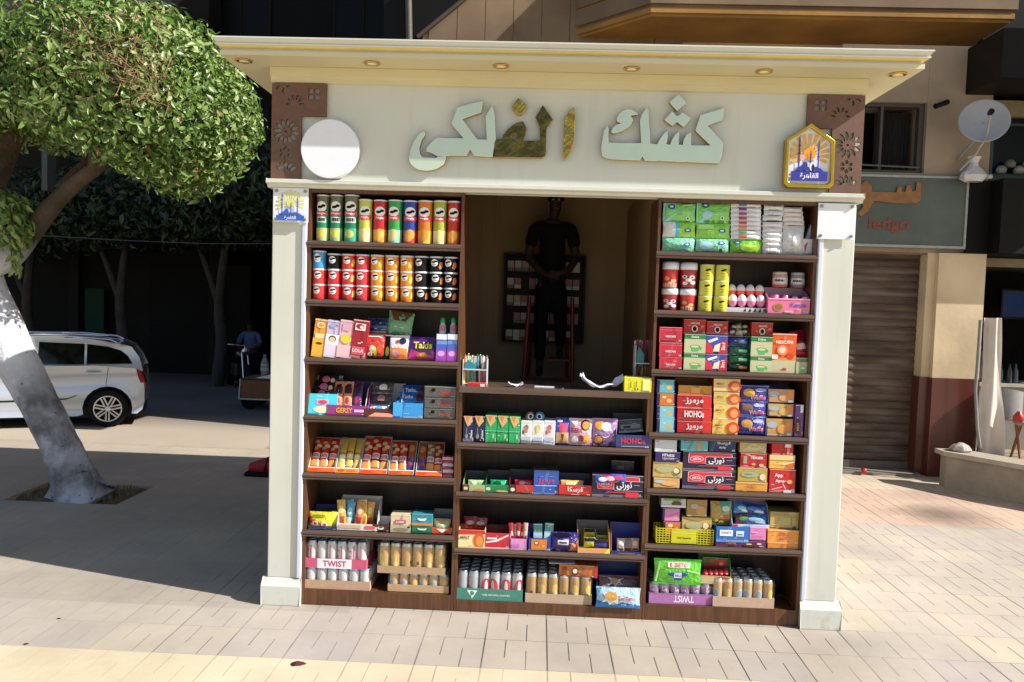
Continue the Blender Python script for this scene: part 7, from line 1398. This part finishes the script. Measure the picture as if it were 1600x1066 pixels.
# red step ladder
LD = empty('step_ladder', (0, 0, 0), 'red step ladder carrying the man inside the dim kiosk', 'ladder'); rm = mat('8a1c18', .4)
for s, n_ in ((-1, 0), (1, 0)):
    mb = MB(); mb.tube([(PX-.01+s*.24, 1.30, .04), (PX+s*.17, 1.55, 1.95)], .016, rm, 8); mb.build('front_rail', LD)
    mb = MB(); mb.tube([(PX-.01+s*.22, 2.02, .04), (PX+s*.15, 1.88, 1.62)], .014, rm, 8); mb.build('rear_rail', LD)
mb = MB(); mb.box((PX+.0, 1.60, 1.438), (PX+.17, 1.86, 1.456), rm); mb.build('step', LD)
for z in (.35, .66, .98, 1.285): mb = MB(); y = 1.30+.25*z/1.95; mb.box((PX-.20, y-.13 if z > 1.2 else y-.05, z-.012), (PX+.20, y+.20 if z > 1.2 else y+.05, z+.012), mat('7a7064', .5) if z > 1.2 else rm); mb.build('step', LD)
# wall cabinet with cigarette packs
CB = empty('wall_cabinet', (0, 0, 0), 'black wall cabinet of small packs behind the man in the kiosk', 'cabinet'); bk = mat('0e0c0c', .4)
cx0, cx1, cz0, cz1 = -.42, .275, 1.565, 2.315; yc = 2.07; mb = MB()
mb.box((cx0, yc-.10, cz0), (cx0+.02, yc, cz1), bk); mb.box((cx1-.02, yc-.10, cz0), (cx1, yc, cz1), bk); mb.box((cx0, yc-.006, cz0), (cx1, yc, cz1), bk)
for k in range(6): z = cz0+(cz1-cz0-.015)*k/5; mb.box((cx0+.02, yc-.10, z), (cx1-.02, yc-.007, z+.015), bk)
mb.build('case', CB)
rnd = random.Random(4)
for k in range(5):
    ix = 0; x = cx0+.03; z = cz0+(cz1-cz0-.015)*k/5+.0155
    while x < cx1-.09:
        if rnd.random() < .8:
            mb = MB(); c = rnd.choice(['c8c4bc', 'd8d4cc', 'a83c34', 'b8a888', '8a8478', 'c0b8b0', '905048']); mb.box((0, 0, 0), (.055, .022, .088), gl(c)); art(mb, [('r', .0, .0, 1, .35, rnd.choice(['d8d0c8', '6a5a50', '8c2c28']))], lambda u, v, h: (.055*u, -h, .088*v), .055, .088)
            tag(mb.build('cigarette_pack', None, (x, yc-.085, z)), f'cigarette pack, {ORD[ix]} from left on the {("lowest", "second", "third", "fourth", "top")[k]} shelf of the black wall cabinet', 'cigarettes', f'packs on the {("lowest", "second", "third", "fourth", "top")[k]} cabinet shelf')
            ix += 1
        x += .062

# ------------------------------------------------------------------ far left street in shade
grey = mat('3a3632', .85, var=.25, scale=.8, fac=.4); dk = mat('1c1b1c', .7, var=.2, scale=1, fac=.5); dsh = mat('24211e', .7, var=.2, scale=2, fac=.45)  # near-black base colours hold part of the street's deep shade
YF = 15.6
FB = empty('far_building', (0, 0, 0), 'dark shaded building with closed shopfronts across the street at left', 'building')
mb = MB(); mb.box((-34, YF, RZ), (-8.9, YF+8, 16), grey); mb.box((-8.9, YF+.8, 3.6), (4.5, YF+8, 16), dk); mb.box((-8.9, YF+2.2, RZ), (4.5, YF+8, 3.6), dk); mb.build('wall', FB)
for k in range(6):
    x0 = -24+k*3.4; mb = MB(); z = RZ+.1; x1 = x0+2.7
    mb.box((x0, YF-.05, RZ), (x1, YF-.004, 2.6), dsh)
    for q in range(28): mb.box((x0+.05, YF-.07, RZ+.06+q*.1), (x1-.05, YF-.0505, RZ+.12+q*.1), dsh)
    mb.build('roller_shutter', FB)
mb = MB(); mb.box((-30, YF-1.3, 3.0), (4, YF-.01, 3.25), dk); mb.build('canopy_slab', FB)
for k in range(7):
    x0 = -19+k*3.3
    for z in (5.2, 8.4, 11.6):
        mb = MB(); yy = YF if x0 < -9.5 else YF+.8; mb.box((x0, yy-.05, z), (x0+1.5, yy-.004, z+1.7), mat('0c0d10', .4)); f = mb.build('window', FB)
        mb = MB(); 
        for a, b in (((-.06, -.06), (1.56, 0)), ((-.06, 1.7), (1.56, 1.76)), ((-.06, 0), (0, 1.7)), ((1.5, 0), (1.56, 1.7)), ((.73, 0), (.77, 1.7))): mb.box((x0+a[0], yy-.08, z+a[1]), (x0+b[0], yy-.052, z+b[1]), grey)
        mb.build('frame', f)
for px in (118, 335):
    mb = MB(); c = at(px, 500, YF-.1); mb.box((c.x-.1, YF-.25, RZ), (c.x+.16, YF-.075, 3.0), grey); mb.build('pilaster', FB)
mb = MB(); c = at(149, 487, YF-.3); mb.box((c.x-.25, YF-.34, c.z-.6), (c.x+.25, YF-.31, c.z+.6), mat('0c4a30', .5, fac=.4)); tag(mb.build('green_poster'), 'dark green poster panel on the shaded shopfront behind the car', 'poster')
# pale siding and rails at the top left
mb = MB(); sd_ = mat('6a6a66', .7, var=.1, fac=.6); a = at(-30, 70, 11.5); b = at(88, -30, 11.5)
for k in range(14): mb.box((a.x-3, 11.5, a.z-.3+k*.21), (b.x-.25, 11.6, a.z-.3+k*.21+.2), sd_)
mb.box((b.x-.25, 11.4, 3.9), (b.x-.13, 11.7, 8), mat('4a4a4a', .6)); tag(mb.build('grey_cladding_panel'), 'grey horizontal cladding high above the tree at the top left', 'cladding')
mb = MB(); c = at(252, 24, 15.2)
mb.box((c.x-.4, 14.9, c.z-.35), (c.x+.4, 15.5, c.z+.3), mat('6c6c68', .6, fac=.6)); mb.lathe([(.05, 0), (.22, -.01), (.24, -.02)], dk, 20, (c.x-.1, 14.89, c.z), 'y'); tag(mb.build('air_conditioner'), 'grey air conditioner unit high on the dark facade above the tree', 'air conditioner')
# street trees in the shade
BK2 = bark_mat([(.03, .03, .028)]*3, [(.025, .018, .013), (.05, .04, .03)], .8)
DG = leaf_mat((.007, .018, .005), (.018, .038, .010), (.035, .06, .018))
for i, (px, Y, h, r, n) in enumerate(((186, 13.6, 3.6, 2.2, 4200), (340, 13.2, 3.7, 2.3, 4600), (40, 14.0, 3.4, 2.3, 3600), (480, 12.6, 4.2, 2.6, 2500))):
    c = at(px, 580, Y); t = empty('street_tree', (c.x, Y, RZ), ('shaded street tree behind the rear window of the car', 'shaded street tree beyond the dark road left of the motorcycle', 'shaded street tree behind the whitewashed trunk', 'shaded street tree hidden behind the kiosk top')[i], 'tree', 'shaded trees across the street')
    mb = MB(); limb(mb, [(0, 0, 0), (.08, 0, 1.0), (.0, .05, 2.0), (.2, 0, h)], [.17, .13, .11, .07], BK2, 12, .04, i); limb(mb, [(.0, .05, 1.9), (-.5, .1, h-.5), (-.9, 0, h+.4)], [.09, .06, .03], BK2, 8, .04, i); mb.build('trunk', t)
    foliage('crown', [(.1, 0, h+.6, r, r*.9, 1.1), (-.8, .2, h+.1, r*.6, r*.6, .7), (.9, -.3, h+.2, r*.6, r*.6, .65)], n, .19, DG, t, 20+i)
# hanging wire
mb = MB(); mb.tube([at(60, 368, 11), at(200, 376, 11), at(330, 381, 11), at(440, 381, 11)], .006, mat('6a6a6a', .5), 5, False); tag(mb.build('overhead_wire'), 'thin overhead wire sagging across the dark street', 'wire')
# motorcycle
def moto():
    c = at(372, 588, 13.0); o = empty('motorcycle', (c.x, 13.0, RZ), 'dark motorcycle parked on the shaded street beside the seated man', 'motorcycle', rz=-.9)
    for x in (-.62, .62):
        mb = MB(); mb.lathe([(.20, -.05), (.28, -.05), (.30, -.02), (.30, .02), (.28, .05), (.20, .05)], rub, 28, (x, 0, .30), 'y'); w_ = mb.build('wheel', o); mb = MB(); mb.lathe([(.02, -.03), (.05, -.03), (.05, .03), (.02, .03)], chrome, 12, (x, 0, .30), 'y')
        for k in range(8): a = PI*k/4; mb.tube([(x, 0, .30), (x+.2*math.cos(a), 0, .3+.2*math.sin(a))], .005, chrome, 5, False)
        mb.build('rim', w_)
    mb = MB(); limb(mb, [(-.5, 0, .68), (-.1, 0, .70), (.25, 0, .80), (.42, 0, .72)], [.08, .11, .14, .06], mat('2a0f0e', .3, coat=.5), 12, .0); mb.build('tank', o)
    mb = MB(); limb(mb, [(-.72, 0, .80), (-.4, 0, .78), (-.02, 0, .76)], [.07, .12, .10], blk, 12, 0); mb.build('seat', o)
    mb = MB(); mb.box((-.2, -.12, .28), (.2, .12, .58), mat('3c3c40', .4, metal=.7)); bevel(mb.build('engine', o), .03)
    mb = MB(); mb.tube([(.62, .07, .3), (.45, .06, .85), (.40, .0, 1.02)], .018, chrome, 8); mb.tube([(.62, -.07, .3), (.45, -.06, .85)], .018, chrome, 8); mb.tube([(.30, -.34, 1.03), (.42, 0, 1.0), (.30, .34, 1.03)], .013, chrome, 8); mb.build('handlebar', o)
    mb = MB(); mb.lathe([(.03, 0), (.08, .04), (.09, .09), (.08, .10), (0, .11)], chrome, 16, (.44, 0, .88), 'x'); mb.build('headlight', o)
    mb = MB(); mb.tube([(.1, .14, .30), (-.3, .15, .26), (-.75, .16, .33)], [.02, .03, .04], chrome, 10); mb.build('exhaust', o)
moto()
c = at(392, 540, 13.6)
SM = empty('person', (c.x, 13.6, RZ), 'person in a light blue shirt sitting in the dark street beyond the motorcycle', 'person')
J = [(0, 0, .72, (.14, .11)), (0, 0, .92, (.13, .10)), (0, -.03, 1.14, (.16, .10)), (0, -.04, 1.24, (.11, .07)), (0, -.05, 1.31, .05), (0, -.09, 1.38, (.065, .075)), (0, -.09, 1.47, (.07, .085)), (0, -.08, 1.52, (.05, .06))]; E = [(i, i+1) for i in range(7)]
for s in (-1, 1):
    k = len(J); J += [(s*.19, -.04, 1.20, .055), (s*.27, -.10, .98, .045), (s*.15, -.30, .88, .034), (s*.05, -.36, .88, .026)]; E += [(3, k), (k, k+1), (k+1, k+2), (k+2, k+3)]; hand(J, E, 0, k+3, (-s*.8, -.5, 0), (0, .3, 1), (0, 1, 0))
    k = len(J); J += [(s*.10, -.06, .66, .085), (s*.16, -.45, .64, .065), (s*.15, -.46, .30, .045), (s*.15, -.46, .08, .04), (s*.15, -.60, .04, .034)]; E += [(0, k), (k, k+1), (k+1, k+2), (k+2, k+3), (k+3, k+4)]
skin('body', J, E, mat('4a3026', .6), SM)
skin('shirt', [(0, 0, .72, (.155, .125)), (0, 0, .92, (.155, .12)), (0, -.03, 1.14, (.18, .12)), (0, -.04, 1.25, (.12, .08)), (-.195, -.04, 1.20, .07), (-.27, -.10, .98, .06), (.195, -.04, 1.20, .07), (.27, -.10, .98, .06)], [(0, 1), (1, 2), (2, 3), (3, 4), (4, 5), (3, 6), (6, 7)], mat('5a74ac', .8, fac=.6), SM)
skin('trousers', [(0, 0, .72, (.15, .12)), (-.10, -.06, .66, .10), (-.16, -.45, .64, .08), (-.15, -.46, .14, .06), (.10, -.06, .66, .10), (.16, -.45, .64, .08), (.15, -.46, .14, .06)], [(0, 1), (1, 2), (2, 3), (0, 4), (4, 5), (5, 6)], mat('14161c', .8), SM)
head_hair(SM, (0, -.09, 1.43), .10, hair)
mb = MB(); mb.box((-.25, -.2, 0), (.25, .2, .56), blk); bevel(tag(mb.build('street_stool', None, (c.x, 13.6, RZ)), 'dark block stool under the person in the light blue shirt', 'stool'), .03)
# hand cart with goods
YK = 9.7; p0 = at(374, 624, YK); CX = p0.x
CT = empty('hand_cart', (CX, YK, RZ), 'small brown sided hand cart with white frame beside the kiosk', 'cart'); tan = mat('7a5638', .7, var=.1); wf_ = mat('c8ccd0', .4)
zb_, zt_ = at(390, 623, YK).z-RZ, at(390, 594, YK).z-RZ
mb = MB(); mb.box((.03, 0, zb_), (1.25, .7, zb_+.02), tan); mb.box((.03, 0, zb_+.02), (1.25, .015, zt_), tan); mb.box((.03, .685, zb_+.02), (1.25, .70, zt_), tan); mb.box((.03, .015, zb_+.02), (.045, .685, zt_), tan); mb.box((1.235, .015, zb_+.02), (1.25, .685, zt_), tan); mb.build('box', CT)
mb = MB(); mb.tube([(0, -.02, zb_-.01), (1.28, -.02, zb_-.01)], .014, wf_, 8); mb.tube([(.0, -.02, zb_), (.02, -.02, zt_+.02)], .013, wf_, 8); mb.tube([(0, -.02, zt_+.02), (1.28, -.02, zt_+.02)], .010, mat('3a2a20', .6), 8); mb.build('frame', CT)
for yy in (.1, .6): mb = MB(); mb.lathe([(.05, -.02), (.15, -.025), (.17, 0), (.15, .025), (.05, .02)], rub, 22, (.16, yy, .17), 'y'); mb.tube([(.16, yy, .17), (.16, yy, zb_)], .014, wf_, 6); mb.build('wheel', CT)
for yy in (.1, .6): mb = MB(); mb.tube([(1.15, yy, 0), (1.15, yy, zb_)], .016, wf_, 8); mb.build('leg', CT)
b_ = at(412, 590, YK+.15); mb = MB(); h = .44; clear = mat('b8c4cc', .08, var=.05, trans=.6)
mb.lathe([(.05, 0), (.075, .02), (.07, .12), (.078, .2), (.066, .30), (.03, .39), (.022, .40), (.022, h-.02)], clear, 20); o = mb.build('water_bottle', None, (b_.x, YK+.2, RZ+zt_+.035)); tag(o, 'large clear plastic water bottle standing on the hand cart', 'bottle')
mb = MB(); mb.lathe([(.026, h-.03), (.026, h), (0, h+.002)], mat('6a8ac0', .4), 14); mb.build('cap', o); mb = MB(); mb.lathe([(.0765, .13), (.0775, .2), (.0715, .26)], mat('9aa8b4', .4), 20); mb.build('label_band', o)
mb = MB(); mb.box((.03, .02, zt_+.0245), (1.24, .68, zt_+.034), tan); mb.build('lid', CT)
mb = MB(); mb.prism([(0, 0), (.5, .0), (.5, .14), (.42, .10), (.1, .03)], lambda q, t: (q[0], t, q[1]), 0, .3, mat('d8dce2', .5)); tag(mb.build('folded_sheet', None, (b_.x-.12, YK+.02, RZ+zt_+.0355)), 'folded white sheet lying on the hand cart in front of the bottle', 'sheet')
# red and black bag on the pavement
c = at(403, 735, 3.25); mb = MB(); rr_ = mat('b01c1c', .5, var=.1, bump=.3); bk_ = mat('161418', .6)
limb(mb, [(-.24, 0, .07), (-.12, 0, .08), (.05, 0, .11), (.22, 0, .11)], [.05, .085, .11, .08], rr_, 16, .02)
o = tag(mb.build('holdall', None, (c.x+.12, 3.35, .0)), 'red and black holdall on the shaded pavement beside the kiosk', 'bag')
mb = MB(); mb.box((-.27, -.11, .0), (.26, .11, .045), bk_); bevel(mb.build('base', o), .02); mb = MB(); mb.tube([(-.05, -.10, .06), (-.03, -.06, .18), (.06, 0, .28), (.13, .04, .30), (.2, 0, .1)], .016, bk_, 8); mb.build('strap', o)
mb = MB(); mb.box((0, 0, 0), (.16, .12, .34), bk_); bevel(tag(mb.build('black_case', None, (c.x+.13, 3.55, .0), (0, .12, 0)), 'upright black case standing against the red holdall', 'case'), .03)
# litter on the paving
for i, (px, py, col, d, s) in enumerate(((465, 1038, '5a2028', 'dark red crumpled wrapper on the paving in front of the kiosk', .035), (40, 1007, '202020', 'small black pebble near the left front edge of the paving', .012), (92, 967, '282828', 'tiny dark scrap on the paving at far left', .01), (145, 662+116, 'c8a868', 'dry leaf lying beside the tree pit', .03))):
    p_ = fw+rt*((px-800)/FPX)+up*((533-py)/FPX); q_ = CAM+p_*(-CAM.z/p_.z); mb = MB(); k = 7
    mb.add([(0, 0, s*.5)]+[(s*(1+.5*random.random())*math.cos(2*PI*j/k), s*.6*(1+.5*random.random())*math.sin(2*PI*j/k), random.random()*s*.2+.001) for j in range(k)], [(0, 1+j, 1+(j+1) % k) for j in range(k)], mat(col, .6))
    tag(mb.build('litter_scrap', None, (q_.x, q_.y, .001)), d, 'litter')
